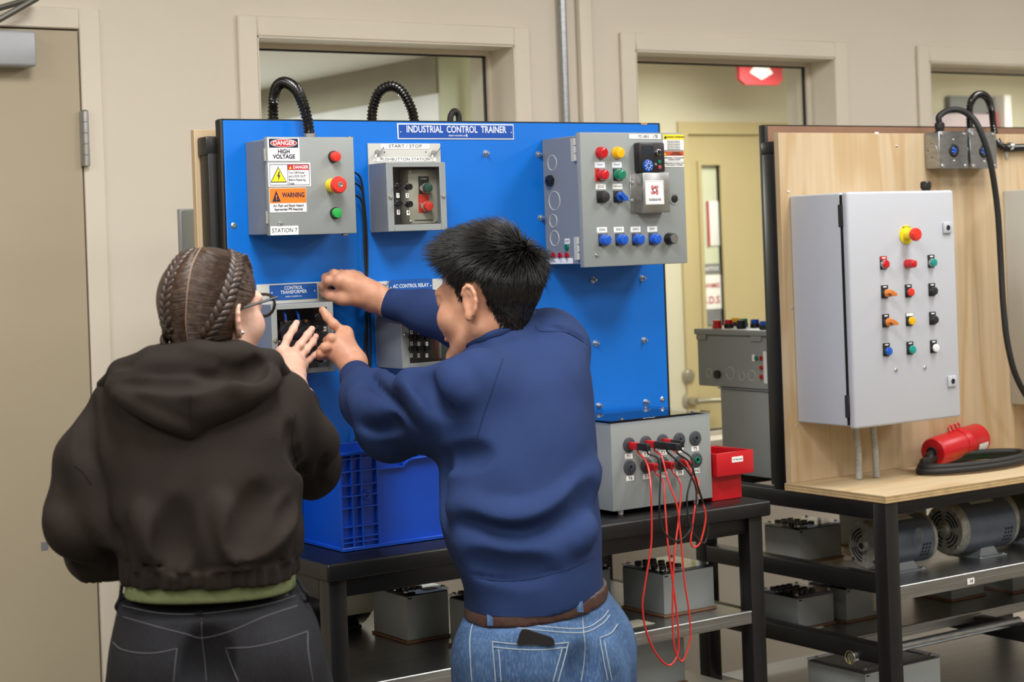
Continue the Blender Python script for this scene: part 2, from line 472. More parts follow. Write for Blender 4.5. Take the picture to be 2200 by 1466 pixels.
# door with frame, hinge, closer
root = bpy.data.objects.new('door_1', None); COL.objects.link(root); root.location = ((DX0 + DX1) / 2, WY, 0); root['kind'] = 'structure'
MB().box(DX0 + .003, DX1 - .005, WY - 0.010, WY + 0.035, 0.01, HEAD - .004, 0.0015, 1).build('door_leaf', 'door_paint', root)
mb = MB(); o = 0.053
mb.box(DX0 - o, DX0, WY - .011, WY + WT, 0, HEAD + o, 0.003, 1); mb.box(DX1, DX1 + o, WY - .011, WY + WT, 0, HEAD + o, 0.003, 1); mb.box(DX0, DX1, WY - .011, WY + WT, HEAD + 0.001, HEAD + o, 0.003, 1)
mb.build('door_frame', 'frame_paint', root)
MB().box(DX0, DX1, WY + .036, WY + .05, 0, HEAD).build('door_stop', 'gasket', root, angle=None)
hz0, hz1 = 1.79, 1.925
mb = MB()
for k in range(5):
    a = hz0 + (hz1 - hz0) * k / 5; mb.cyl((DX1 + .001, WY - .024, a + .0006), (DX1 + .001, WY - .024, a + (hz1 - hz0) / 5 - .0006), 0.0085, n=16)
mb.box(DX1 - .009, DX1 + .010, WY - .019, WY - .014, hz0, hz1)
mb.lathe((DX1 + .001, WY - .024, hz1), (0, 0, 1), [(0, .0085), (.003, .006), (.004, .002)], 14)
mb.build('hinge', 'steel', root)
mb = MB()
mb.box(DX1 - .009, DX1 + .010, WY - .019, WY - .014, .2, .335)
for k in range(5): mb.cyl((DX1 + .001, WY - .024, .2 + .027 * k), (DX1 + .001, WY - .024, .2264 + .027 * k), 0.0085, n=16)
mb.build('hinge', 'steel', root)
c0, c1 = at(77, 66, WY - .07), at(77, 143, WY - .07)
mat('closer_grey', 'a9acb0', 0.4, 0.3)
cl = MB().box(c0.x - .30, c0.x, WY - .072, WY - .010, c1.z, c0.z, 0.007, 3).build('door_closer', 'closer_grey', root)
p = [at(-90, 80, WY - .055), at(5, 48, WY - .055), at(80, 2, WY - .055), at(150, -40, WY - .055)]
mat('closer_arm', '6b6a63', 0.4, 0.7)
mb = MB(); mb.tube([(c0.x - .12, WY - .045, c0.z), (c0.x - .12, WY - .045, c0.z + .02)], .012, 12, 1)
for a, b in ((at(-60, 75, WY - .085), at(80, -4, WY - .085)), (at(-80, 40, WY - .06), at(80, -6, WY - .06))):
    mb.tube([a, b], .0075, 8, 1)
mb.build('closer_arm', 'closer_arm', root)
MB().box(*(lambda a, b: (a.x, b.x, WY - .0108, WY - .0100, b.z, a.z))(at(88, 1166, WY - .01), at(104, 1182, WY - .01))).build('tape_patch', 'grey_board', root, angle=None, label='small square of grey tape')
# the hall seen through the windows
HY, HC = 5.7, 2.29
mb = MB(); hd0, hd1, hdh = 4.70, 5.62, 2.032
mb.box(3.663, hd0, HY, HY + .15, 0, HC); mb.box(hd1, 8.2, HY, HY + .15, 0, HC); mb.box(hd0, hd1, HY, HY + .15, hdh, HC)
struct(mb.build('wall_hall_far', 'hall_wall', angle=None))
struct(MB().box(3.655, 3.80, HY - .012, HY + .152, 0, HC, .03, 4).build('wall_hall_corner', 'hall_green'))
mb = MB(); mb.box(3.663, 3.81, HY + .152, 12, 0, 2.145); struct(mb.build('wall_hall_side', 'board_white', angle=None))
struct(MB().box(3.655, 3.81, HY + .152, 12, 2.145, HC).build('wall_hall_side_band', 'olive_grey', angle=None))
struct(MB().box(-1.5, 3.7, 11.0, 11.2, 0, HC).build('wall_hall_end', 'olive_grey', angle=None))
struct(MB().box(-1.7, -1.5, WY + WT, 11.2, 0, HC).build('wall_hall_left', 'hall_wall', angle=None))
struct(MB().box(8.2, 8.4, WY + WT, HY + .15, 0, HC).build('wall_hall_right', 'hall_wall', angle=None))
struct(MB().box(-1.5, 8.4, WY + WT, 12, HC, HC + .1).build('ceiling_hall', 'ceiling_tile', angle=None))
for x, y, k in HALL_LAMPS:
    o = MB().box(x - .28, x + .28, y - .28, y + .28, HC - .035, HC - .001, .006).build('ceiling_lamp', 'lamp_face')
    tag(o, {2.2: 'square ceiling lamp deep in the room behind the first window', 4.6: 'square hall ceiling lamp behind the second window', 6.6: 'square hall ceiling lamp behind the third window'}[x], 'lamp')
for i, (x, y, k) in enumerate(TROFFERS):
    t = thing('ceiling_troffer', 'rectangular ceiling light panel of the workshop, out of the picture overhead', 'lamp', (x, y, CEIL), 'workshop ceiling lights')
    mb = MB()
    for s in (-1, 1): mb.box(x + s * .30 - .012, x + s * .30 + .012, y - .61, y + .61, CEIL - .03, CEIL - .001); mb.box(x - .30, x + .30, y + s * .61 - .012, y + s * .61 + .012, CEIL - .03, CEIL - .001)
    mb.build('frame', 'frame_paint', t)
    MB().box(x - .288, x + .288, y - .598, y + .598, CEIL - .012, CEIL - .001).build('diffuser', 'lamp_face', t, angle=None)
# hall door
root = bpy.data.objects.new('door_2', None); COL.objects.link(root); root.location = ((hd0 + hd1) / 2, HY, 0); root['kind'] = 'structure'
l0, l1 = at(1507, 355, HY), at(1560, 700, HY)
mb = MB(); y0, y1 = HY + .01, HY + .05
mb.box(hd0 + .05, l0.x, y0, y1, 0, hdh - .05); mb.box(l1.x, hd1 - .05, y0, y1, 0, hdh - .05); mb.box(l0.x, l1.x, y0, y1, l0.z, hdh - .05); mb.box(l0.x, l1.x, y0, y1, 0, l1.z)
mb.build('door_leaf', 'hall_door', root, angle=None)
mb = MB(); mb.box(hd0, hd0 + .05, HY - .01, HY + .1, 0, hdh); mb.box(hd1 - .05, hd1, HY - .01, HY + .1, 0, hdh); mb.box(hd0 + .05, hd1 - .05, HY - .01, HY + .1, hdh - .05, hdh); mb.build('door_frame', 'hall_door', root, angle=None)
mb = MB(); e = .018
mb.box(l0.x - e, l0.x, HY, HY + .06, l1.z - e, l0.z + e); mb.box(l1.x, l1.x + e, HY, HY + .06, l1.z - e, l0.z + e); mb.box(l0.x, l1.x, HY, HY + .06, l0.z, l0.z + e); mb.box(l0.x, l1.x, HY, HY + .06, l1.z - e, l1.z); mb.build('lite_frame', 'hall_door', root, angle=None)
MB().box(l0.x, l1.x, HY + .028, HY + .034, l1.z, l0.z).build('pane', 'hall_green', root, angle=None)
a, b = at(1525, 432, HY), at(1557, 528, HY); mb = MB().box(a.x, b.x, HY + .022, HY + .028, b.z, a.z, .004).build('notice', 'paper', root)
MB().box(a.x, a.x + .012, HY + .020, HY + .023, b.z, a.z).build('notice_edge', 'sign_red', root, angle=None)
a, b = at(1514, 568, HY), at(1556, 587, HY); MB().box(a.x, b.x, HY + .022, HY + .028, b.z, a.z).build('notice_header', 'grey_board', root, angle=None)
lettering('lettering', [('NOTICE', (a.x + b.x) / 2, (a.z + b.z) / 2, .022, .02)], 'paper', root, y=HY + .021)
a, b = at(1513, 592, HY), at(1558, 663, HY); nt_ = MB().box(a.x, b.x, HY + .022, HY + .028, b.z, a.z).build('notice', 'paper', root, angle=None)
lettering('lettering', [('WHMIS', (a.x + b.x) / 2, a.z - .045, .028, .02), ('S.D.S', (a.x + b.x) / 2, a.z - .105, .042, .02)], 'ink_red', root, y=HY + .021)
a, b = at(1517, 667, HY), at(1558, 697, HY); MB().box(a.x, b.x, HY + .022, HY + .028, b.z, a.z).build('notice_footer', 'grey_board', root, angle=None)
a = at(1477, 808, HY); MB().lathe((a.x, HY + .01, a.z), (0, -1, 0), [(0, .032), (.02, .03), (.03, .022), (.032, 0)], 20).build('deadbolt', 'lever_steel', root)
a = at(1482, 862, HY); mb = MB().lathe((a.x, HY + .01, a.z), (0, -1, 0), [(0, .042), (.015, .04), (.02, .02), (.055, .016)], 20); mb.tube([(a.x, HY - .045, a.z), (a.x + .06, HY - .05, a.z), (a.x + .13, HY - .045, a.z - .004)], .011, 10, 4); mb.build('lever', 'lever_steel', root)
# arrow sign hanging in the hall
a, b = at(1585, 136, HY - .35), at(1678, 184, HY - .35)
t = thing('exit_sign', 'red hanging sign with a white downward arrow in the hall', 'sign', ((a.x + b.x) / 2, HY - .35, b.z))
w_ = b.x - a.x; cxs = (a.x + b.x) / 2
MB().prism([(a.x, HY - .36, HC), (a.x, HY - .36, b.z + .02), (a.x + .03, HY - .36, b.z), (b.x - .03, HY - .36, b.z), (b.x, HY - .36, b.z + .02), (b.x, HY - .36, HC)], (0, .02, 0)).build('sign_board', 'sign_red', t, angle=None)
MB().prism([(cxs - w_ * .27, HY - .362, a.z - .036), (cxs - w_ * .17, HY - .362, a.z - .012), (cxs + w_ * .17, HY - .362, a.z - .012), (cxs + w_ * .27, HY - .362, a.z - .036), (cxs, HY - .362, b.z + .02)], (0, .003, 0)).build('arrow', 'paper', t, angle=None)
# things on the hall wall behind the third window
a, b = at(2030, 207, HY), at(2137, 262, HY)
tag(MB().box(a.x, b.x, HY - .03, HY - .001, b.z, a.z, .004).build('notice_board', 'grey_board'), 'dark grey board on the hall wall behind the third window', 'board')
a, b = at(1996, 244, HY - .06), at(2128, 330, HY - .06)
tag(MB().box(a.x, b.x, HY - .075, HY - .031, b.z, a.z, .004).build('pin_board', 'purple_board'), 'pale mauve board on the hall wall below the grey board', 'board')
a, b = at(2130, 240, HY - .06), at(2141, 330, HY - .06)
tag(MB().box(a.x, b.x, HY - .075, HY - .001, b.z, a.z, .004).build('red_strip', 'sign_red'), 'narrow red strip beside the pale mauve hall board', 'strip')
a, b = at(2147, 205, HY - .06), at(2166, 330, HY - .06)
tag(MB().box(a.x, b.x, HY - .09, HY - .001, b.z - .5, a.z, .004).build('wall_post', 'paper'), 'white upright post on the hall wall behind the third window', 'post')
a = at(853, 175, 8.5); b = at(800, 163, 8.5)
t = thing('hanging_fixture', 'grey device hanging from the ceiling in the room behind the first window', 'fixture', (a.x, 8.5, HC))
MB().cyl((a.x, 8.5, HC - .001), (a.x, 8.5, a.z), .015, n=10).build('rod', 'grey_board', t)
MB().box(a.x - .16, a.x + .12, 8.42, 8.6, a.z - .09, a.z, .02).build('housing', 'grey_board', t)

# ================================================================== BENCHES
BT = 0.938           # worktop height of the black bench
B1X0, B1X1, B1Y0, B1Y1 = 1.698, 2.876, 3.19, 3.86
def tube_frame(name, x0, x1, y0, y1, z0, z1, parent, r=0.003):
    return MB().box(x0, x1, y0, y1, z0, z1, r, 2).build(name, 'black_steel', parent)
b1 = thing('steel_workbench', 'black steel workbench with grey shelves carrying the blue panel', 'workbench', ((B1X0 + B1X1) / 2, (B1Y0 + B1Y1) / 2, 0))
MB().box(B1X0, B1X1, B1Y0, B1Y1, BT - .036, BT, .006, 3).build('worktop', 'black_steel', b1)
T = 0.042
for x in (B1X0 + .012, B1X1 - .012 - T):
    for y in (B1Y0 + .02, B1Y1 - .02 - T):
        tube_frame('leg', x, x + T, y, y + T, 0.0, BT - .037, b1)
    for z in (BT - .037 - T, 0.655, 0.30, 0.08):
        tube_frame('side_rail', x, x + T, B1Y0 + .02 + T, B1Y1 - .02 - T, z - (.0 if z > .8 else .02), z + T - (.0 if z > .8 else .02), b1)
for y in (B1Y0 + .03, B1Y1 - .06):
    tube_frame('cross_rail', B1X0 + .012 + T, B1X1 - .012 - T, y, y + .03, BT - .075, BT - .037, b1)
S1 = 0.682
def steel_shelf(parent, x0, x1, y0, y1, z, lip=0.026):
    mb = MB()
    mb.box(x0, x1, y0, y1, z - .002, z, .0006, 1)
    mb.box(x0, x1, y0, y0 + .002, z - lip, z, .0006, 1); mb.box(x0, x1, y1 - .002, y1, z - lip, z, .0006, 1)
    mb.cyl((x0, y0 + .003, z - .002), (x1, y0 + .003, z - .002), .0042, n=10)
    mb.box(x0, x1, y0 - .001, y0 + .002, z - lip * .62, z - lip * .55)
    mb.box(x0, x1, y0, y0 + .012, z - lip - .002, z - lip)
    return mb.build('shelf', 'brushed', parent)
steel_shelf(b1, B1X0 + .012 + T, B1X1 - .012 - T, B1Y0 + .022, B1Y1 - .022, S1)
steel_shelf(b1, B1X0 + .012 + T, B1X1 - .012 - T, B1Y0 + .022, B1Y1 - .022, 0.50)

# right bench
B2X0, B2X1, B2Y0, B2Y1 = 3.078, 4.270, 3.02, 3.72
P2 = 0.942           # plywood top
b2 = thing('steel_workbench', 'black steel workbench with plywood top below the white cabinet', 'workbench', ((B2X0 + B2X1) / 2, (B2Y0 + B2Y1) / 2, 0))
ZR = P2 - .018
for x in (B2X0 + .002, B2X1 - .002 - T):
    for y in (B2Y0 + .004, B2Y1 - T):
        tube_frame('leg', x, x + T, y, y + T, 0.0, ZR, b2)
    for z in (ZR - T, .712, .545, .12):
        tube_frame('side_rail', x, x + T, B2Y0 + .004 + T, B2Y1 - T, z - (0 if z > .8 else .004), z + T - (0 if z > .8 else .004), b2)
for z in (.5,):
    tube_frame('middle_rail', 3.64, 3.64 + T, B2Y0 + .05, B2Y1 - T, z, z + T, b2)
for y in (B2Y0 + .012, B2Y1 - .036): tube_frame('cross_rail', B2X0 + .002 + T, B2X1 - .002 - T, y, y + .03, ZR - .03, ZR, b2)
tube_frame('floor_rail', B2X0 + T, B2X1 - T, B2Y0 + .01, B2Y0 + .05, .34, .38, b2)
steel_shelf(b2, B2X0 + .004 + T, B2X1 - .004 - T, B2Y0 + .008, B2Y0 + .34, .7235, .03)
tpw = MB().box(B2X0 + .004 + T, B2X1 - T, B2Y0 + .345, B2Y1 - .01, .700, .712).build('rear_shelf', 'plywood_top', b2)
steel_shelf(b2, B2X0 + .004 + T, B2X1 - .004 - T, 3.27, B2Y1 - .02, .553, .022)
sh = steel_shelf(b2, B2X0 + .004 + T, B2X1 - .004 - T, 3.05, B2Y1 - .02, .40, .022)
a = at(2090, 1250, B2Y0)
st = MB().box(a.x - .012, a.x + .012, B2Y0 + .0055, B2Y0 + .0065, a.z - .007, a.z + .007).build('shelf_label', 'paper', b2, angle=None)
lettering('lettering', [('14', a.x, a.z, .012, .03)], 'ink', st, y=B2Y0 + .005)
# galvanised tie tube with a ring pin through the side rail
pz = .548
MB().cyl((B2X0 - .014, 3.139, pz), (3.66, 3.139, pz), .0115, n=16).build('tie_tube', 'galvanised', b2)
mb = MB().ring((B2X0 - .016, 3.139, pz), (1, 0.05, 0), .0155, .0013, 24, 6); mb.tube([(B2X0 - .016, 3.139, pz - .0155), (B2X0 - .02, 3.142, pz)], .0016, 6, 1); mb.build('ring_pin', 'gold_pin', b2)
# plywood worktop: built from visible plies
ply = thing('plywood_worktop', 'thick plywood board lying on the right bench frame', 'board', (3.66, 3.18, ZR))
MB().box(B2X0, B2X1, B2Y0, 3.3635, P2 - .0035, P2, .0008, 1).build('face_ply', 'plywood_top', ply)
mat('ply_dark', 'a98d60', 0.7, var=0.15, scale=40); mat('ply_light', 'd0b98d', 0.7, var=0.12, scale=40)
for k in range(5):
    z1 = P2 - .0035 - k * .0029
    e = .0006 if k % 2 else 0.0
    MB().box(B2X0 + e, B2X1, B2Y0 + e, 3.3635, z1 - .0029, z1).build('ply', 'ply_dark' if k % 2 == 0 else 'ply_light', ply, angle=None)
# upright boards of the right bench
PB_Y = 3.345
pb = thing('plywood_backboard', 'pale plywood backboard standing behind the white cabinet', 'board', (3.66, PB_Y, P2))
PBX0, PBZ1 = 3.083, 1.813
MB().box(PBX0, 4.27, PB_Y, PB_Y + .018, P2 + .0003, PBZ1, .0008, 1).build('board', 'plywood', pb)
def screw_mesh(r=.0035):
    mb = MB().lathe((0, 0, 0), (0, -1, 0), [(-.001, r), (.0006, r), (.0014, r * .6), (.0015, 0)], 12)
    return mb.mesh('screw', 'zinc')
SCREW = screw_mesh()
for u, v in ((1926, 314), (1694, 413), (1702, 662), (1711, 914)):
    p = at(u, v, PB_Y); place('screw', SCREW, pb, (p.x, PB_Y - .0004, p.z))
po = b2
for x in (PBX0 - .002, 4.22): tube_frame('post', x, x + .045, PB_Y + .019, PB_Y + .062, ZR - .0, PBZ1 - .05, po)
MB().box(PBX0 - .003, PBX0 + .045, PB_Y + .0185, PB_Y + .0635, PBZ1 - .05, PBZ1 - .02, .003).build('post_cap', 'black_plastic', po)
bb = thing('brown_backboard', 'brown hardboard panel with black edge showing above the plywood', 'board', (3.66, 3.43, 1.0))
BBY = PB_Y + .064
q = at(1646, 268, BBY)
MB().box(q.x + .004, 4.29, BBY, BBY + .02, P2 - .012, q.z - .002, .002).build('board', 'brown_board', bb)
mb = MB(); mb.box(q.x - .006, q.x + .0045, BBY - .002, BBY + .024, P2 - .012, q.z, .004, 3); mb.box(q.x, 4.29, BBY - .0005, BBY + .0215, q.z - .003, q.z, .001, 1); mb.build('edge_strip', 'black_edge', bb)
a = at(1884, 282, PB_Y - .001); mb = MB().box(a.x - .006, a.x + .006, PB_Y - .0006, PB_Y + .002, PBZ1 - .002, PBZ1 + .003).build('paper_tab', 'paper', pb, angle=None)

# ================================================================== BLUE PANEL
PY = 3.50
pan = thing('trainer_panel', 'big bright blue training panel with black edge and studs', 'panel', (2.24, PY, BT))
px0, px1, pz1 = 1.650, 2.832, 1.846
MB().box(px0 + .0045, px1 - .003, PY, PY + .022, BT + .0005, pz1 - .002, .0015, 1).build('board', 'blue_laminate', pan)
mb = MB(); mb.box(px0 - .004, px0 + .0050, PY - .0005, PY + .024, BT + .0005, pz1, .004, 3); mb.box(px1 - .0035, px1 + .002, PY - .0005, PY + .024, BT + .0005, pz1, .002, 2); mb.box(px0, px1, PY - .0003, PY + .0235, pz1 - .0025, pz1 + .0005, .001, 1)
mb.build('edge_strip', 'black_edge', pan)
mat('chip_wood', 'b08a63', 0.8, var=0.2, scale=300)
a = at(1384, 267, PY); MB().prism([(a.x - .012, PY - .0008, pz1 + .0008), (a.x - .009, PY - .0008, a.z - .001), (a.x + .006, PY - .0008, a.z - .002), (a.x + .011, PY - .0008, pz1 + .0008)], (0, .004, 0)).build('chipped_edge', 'chip_wood', pan, angle=None)
# upright behind it, plywood and cabinet on its far side
uf = b1
for x in (px0 - .022, px1 - .05): tube_frame('post', x, x + .045, PY + .0245, PY + .066, BT - .037, pz1 - .045, uf)
MB().box(px0 - .026, px0 + .022, PY + .0243, PY + .068, pz1 - .075, pz1 - .035, .004).build('post_cap', 'black_plastic', uf)
pl = tag(MB().box(px0 - .032, px1, PY + .068, PY + .086, BT + .0005, pz1 - .018, .001, 1).build('plywood_backboard', 'plywood'), 'plywood edge showing behind the black post left of the blue panel', 'board')
a0 = atx(385, 452, 1.70)
bc = thing('rear_cabinet', 'plain grey cabinet behind the left end of the blue panel', 'cabinet', (1.86, PY + .2, 1.25))
MB().box(1.70, 2.02, PY + .0861, a0.y - .012, 1.22, a0.z, .004, 2).build('body', 'grey_enclosure', bc)
MB().box(1.696, 2.024, a0.y - .010, a0.y + .006, 1.216, a0.z + .003, .003, 2).build('door', 'grey_enclosure', bc)
# studs with washers and nuts on the blue panel
mb = MB()
mb.lathe((0, 0, 0), (0, -1, 0), [(-.001, .0075), (.0012, .0075), (.0014, .0055)], 16)
mb.lathe((0, 0, 0), (0, -1, 0), [(.0012, .0062), (.0055, .0062), (.0062, .005)], 6)
mb.lathe((0, 0, 0), (0, -1, 0), [(.005, .0034), (.013, .0034), (.0145, .0026)], 12)
STUD = mb.mesh('stud', 'zinc', angle=30)
for u, v in ((1043, 330), (1156, 332), (1161, 468), (1165, 607), (1274, 602), (1379, 598), (1279, 738), (1383, 731), (1286, 872), (1387, 864), (699, 922)):
    p = at(u, v, PY); place('stud', STUD, pan, (p.x, PY, p.z))
mb = MB(); mb.lathe((0, 0, 0), (0, -1, 0), [(-.001, .0068), (.001, .0066), (.0022, .005), (.0023, .002), (.0012, .0019), (.0012, 0)], 18)
SOCK = mb.mesh('screw', 'zinc')
for u, v in ((502, 485), (1423, 858)):
    p = at(u, v, PY); place('screw', SOCK, pan, (p.x, PY, p.z))
# ================================================================== PANEL-MOUNTED BOXES
def depth_from(ub, uf, v, yb):
    """front plane of a box whose left face runs from pixel column ub (on the plane yb) to uf"""
    X = at(ub, v, yb).x
    r = ray(uf, v); return r.y * X / r.x
def rect(u0, v0, u1, v1, Y):
    a, b = at(u0, (v0 + v1) / 2, Y), at(u1, (v0 + v1) / 2, Y); c, d = at((u0 + u1) / 2, v0, Y), at((u0 + u1) / 2, v1, Y)
    return a.x, b.x, d.z, c.z           # x0, x1, z0, z1
def round_cap(p, r, h, m, parent, name='button_cap', dome=0.3, n=24):
    mb = MB().lathe(p, (0, -1, 0), [(0, r), (h * .86, r), (h * .97, r * .93), (h, r * .8), (h * (1 + dome * .08), 0)], n)
    return mb.build(name, m, parent)
def bezel(p, r, parent, m='soft_black', h=.006, name='bezel'):
    return MB().lathe(p, (0, -1, 0), [(0, r), (h * .7, r), (h, r * .93), (h, r * .82)], 24).build(name, m, parent)
def push_button(parent, p, r, cap, bez='soft_black', h=.009, plate=None, plate_m='soft_black', name='push_button', label=None, bh=.006):
    """plate=(w,h_up,h_down) legend plate behind; p on the door face"""
    p = Vector(p)
    if plate:
        w_, up, dn = plate
        b = MB().box(p.x - w_, p.x + w_, p.y - .002, p.y, p.z - dn, p.z + up, .0012, 2).build(name, plate_m, parent)
    else:
        b = bezel(p, r * 1.16, parent, bez, bh, name)
    if plate: bezel(p + Vector((0, -.002, 0)), r * 1.12, b, bez, bh)
    round_cap(p + Vector((0, -.001 - (.002 if plate else 0), 0)), r, h + bh * .6, cap, b)
    if label: b['label'] = label
    return b
def e_stop(parent, p, r_base, r_head, reach, base_m='yellow_base', flat=False):
    p = Vector(p)
    prof = [(0, r_base), (.002, r_base), (.003, r_base * .55), (reach * .5, r_base * .5)] if flat else [(0, r_base), (reach * .45, r_base), (reach * .5, r_base * .8)]
    b = MB().lathe(p, (0, -1, 0), prof, 28).build('emergency_stop', base_m, parent, label='red mushroom emergency stop on a yellow base')
    MB().lathe(p, (0, -1, 0), [(reach * .4, r_head * .55), (reach * .6, r_head * .62), (reach * .68, r_head * .97), (reach * .85, r_head), (reach * .97, r_head * .85), (reach, r_head * .4), (reach * .99, 0)], 32).build('mushroom_head', 'red_plastic', b)
    return b
def jack_mesh(r=.007, deep=.012):
    mb = MB()
    mb.lathe((0, 0, 0), (0, -1, 0), [(0, r), (deep, r), (deep, r * .8), (deep * .85, r * .62), (deep * .85, r * .45), (deep, r * .42), (deep, r * .22), (deep * .6, r * .2), (deep * .6, 0)], 20)
    return mb.mesh('jack', 'black_plastic')
JACK = jack_mesh()
mb = MB().lathe((0, 0, 0), (0, -1, 0), [(-.002, .0078), (.002, .0078), (.0022, .007)], 6); JNUT = mb.mesh('jack_nut', 'zinc', angle=30)
def tag_label(parent, p, txt, w=.009, h=.008, m='paper', size=.007, ink='ink', name='number_tag'):
    return sticker(parent, name, p.x - w / 2, p.x + w / 2, p.z - h / 2, p.z + h / 2, p.y, m, [(txt, p.x, p.z, size, .02)], ink)
mb = MB(); mb.lathe((0, 0, 0), (0, -1, 0), [(-.002, .0065), (.002, .0065), (.008, .004), (.011, .0038)], 14)
for s in (-1, 1): mb.tube([(s * .003, -.004, s * .001), (s * .008, -.008, s * .006), (s * .011, -.010, s * .012)], .0024, 8, 4)
WING = mb.mesh('wing_nut', 'steel')
mb = MB().lathe((0, 0, 0), (0, -1, 0), [(-.001, .0052), (.002, .005), (.0035, .0038), (.0037, .0008), (.0028, .0006), (.0028, 0)], 16); PAN = mb.mesh('screw', 'zinc')

# ---- high-voltage station box
YF1 = PY - .108
x0, x1, z0, z1 = 1.7005, 1.9060, 1.5955, 1.8010
hv = thing('control_box', 'grey control box with danger stickers and red stop button', 'control box', ((x0 + x1) / 2, PY, z0))
MB().box(x0 + .003, x1 - .003, YF1 + .016, PY, z0 + .003, z1 - .004, .002, 1).build('body', 'grey_enclosure_dark', hv)
hd = MB().box(x0, x1, YF1, YF1 + .0155, z0, z1, .002, 2).build('door', 'grey_enclosure', hv)
for zc in (1.764, 1.634): MB().cyl((x0 - .002, YF1 + .006, zc - .013), (x0 - .002, YF1 + .006, zc + .013), .0035, n=12).build('hinge', 'zinc', hv)
MB().box(x1 - .008, x1 + .002, YF1 + .004, YF1 + .02, z1 - .005, z1 + .002, .001, 1).build('latch', 'steel', hv)
MB().box(x1 - .03, x1 - .018, YF1 + .004, YF1 + .014, z0 - .004, z0, .001, 1).build('latch', 'steel', hv)
p = at(602, 480, YF1); place('screw', PAN, hv, (p.x, YF1, p.z))
r = rect(575, 296, 643, 346, YF1); s_ = sticker(hv, 'danger_label', *r, YF1); cx = (r[0] + r[1]) / 2; H = r[3] - r[2]; W = r[1] - r[0]
MB().box(r[0] + .003, r[1] - .003, YF1 - .0011, YF1 - .0007, r[3] - H * .43, r[3] - .002).build('black_field', 'navy_print', s_, angle=None)
def ellipse(cx, cz, a, b, y, n=28): return [(cx + a * math.cos(2 * math.pi * k / n), y, cz + b * math.sin(2 * math.pi * k / n)) for k in range(n)]
mb = MB().prism(ellipse(cx, r[3] - H * .235, W * .42, H * .175, YF1 - .0015), (0, .0004, 0)); mb.build('oval_ring', 'paper', s_, angle=None)
mb = MB().prism(ellipse(cx, r[3] - H * .235, W * .40, H * .155, YF1 - .0019), (0, .0004, 0)); mb.build('oval', 'red_print', s_, angle=None)
lettering('lettering', [('DANGER', cx, r[3] - H * .235, H * .27, .02, .95)], 'paper', s_, y=YF1 - .0022)
lettering('lettering', [('HIGH', cx, r[3] - H * .60, H * .25, .035, .95), ('VOLTAGE', cx, r[3] - H * .82, H * .25, .035, .95)], 'navy_print', s_, y=YF1 - .0012)
r = rect(576, 350, 667, 401, YF1); s_ = sticker(hv, 'lockout_label', *r, YF1); W = r[1] - r[0]; H = r[3] - r[2]
def border(parent, r, y, m, t=.0009, inset=.003):
    mb = MB(); a, b, c, d = r[0] + inset, r[1] - inset, r[2] + inset, r[3] - inset
    mb.box(a, b, y - .0004, y, d - t, d); mb.box(a, b, y - .0004, y, c, c + t); mb.box(a, a + t, y - .0004, y, c, d); mb.box(b - t, b, y - .0004, y, c, d)
    return mb.build('border', m, parent, angle=None)
border(s_, r, YF1 - .0009, 'navy_print')
xm = r[0] + W * .45
MB().box(xm, xm + .0009, YF1 - .0013, YF1 - .0009, r[2] + .003, r[3] - .003).build('divider', 'navy_print', s_, angle=None)
MB().box(xm + .001, r[1] - .004, YF1 - .0013, YF1 - .0009, r[3] - H * .3, r[3] - .004).build('red_field', 'red_print', s_, angle=None)
lettering('lettering', [('DANGER', xm + (r[1] - xm) * .57, r[3] - H * .19, H * .19, .02, .95)], 'paper', s_, y=YF1 - .0017)
tx = r[0] + W * .235; tz = r[2] + H * .2
def tri(cx, z, w, h, y): return [(cx - w / 2, y, z), (cx + w / 2, y, z), (cx, y, z + h)]
MB().prism(tri(tx, tz - .001, W * .38, H * .66, YF1 - .0013), (0, .0004, 0)).build('triangle', 'navy_print', s_, angle=None)
MB().prism(tri(tx, tz + .0005, W * .33, H * .57, YF1 - .0017), (0, .0004, 0)).build('triangle', 'yellow_print', s_, angle=None)
MB().prism([(tx + .001, YF1 - .0021, tz + H * .44), (tx - .0035, YF1 - .0021, tz + H * .22), (tx - .0005, YF1 - .0021, tz + H * .24), (tx - .001, YF1 - .0021, tz + H * .06), (tx + .004, YF1 - .0021, tz + H * .29), (tx + .001, YF1 - .0021, tz + H * .27), (tx + .0028, YF1 - .0021, tz + H * .44)], (0, .0004, 0)).build('bolt_symbol', 'navy_print', s_, angle=None)
xt = xm + W * .025; sz = H * .135
lettering('lettering', [(t, xt, r[3] - H * (.42 + .15 * i), sz, .015, .86, 'LEFT') for i, t in enumerate(('Turn Off Power', 'and LOCK OUT!', 'Before Replacing', 'Fuses'))], 'navy_print', s_, y=YF1 - .0013)
xt = xm + W * .07; MB().prism(tri(xt, r[3] - H * .26, W * .06, H * .13, YF1 - .0017), (0, .0004, 0)).build('triangle', 'yellow_print', s_, angle=None)
r = rect(579, 404, 658, 456, YF1); s_ = sticker(hv, 'arc_flash_label', *r, YF1); W = r[1] - r[0]; H = r[3] - r[2]
MB().box(r[0] + .0005, r[1] - .0005, YF1 - .0012, YF1 - .0008, r[3] - H * .62, r[3] - .0005).build('orange_field', 'orange_print', s_, angle=None)
tx = r[0] + W * .18; MB().prism(tri(tx, r[3] - H * .56, W * .22, H * .46, YF1 - .0016), (0, .0004, 0)).build('triangle', 'navy_print', s_, angle=None)
lettering('lettering', [('!', tx, r[3] - H * .40, H * .3, .03)], 'orange_print', s_, y=YF1 - .002)
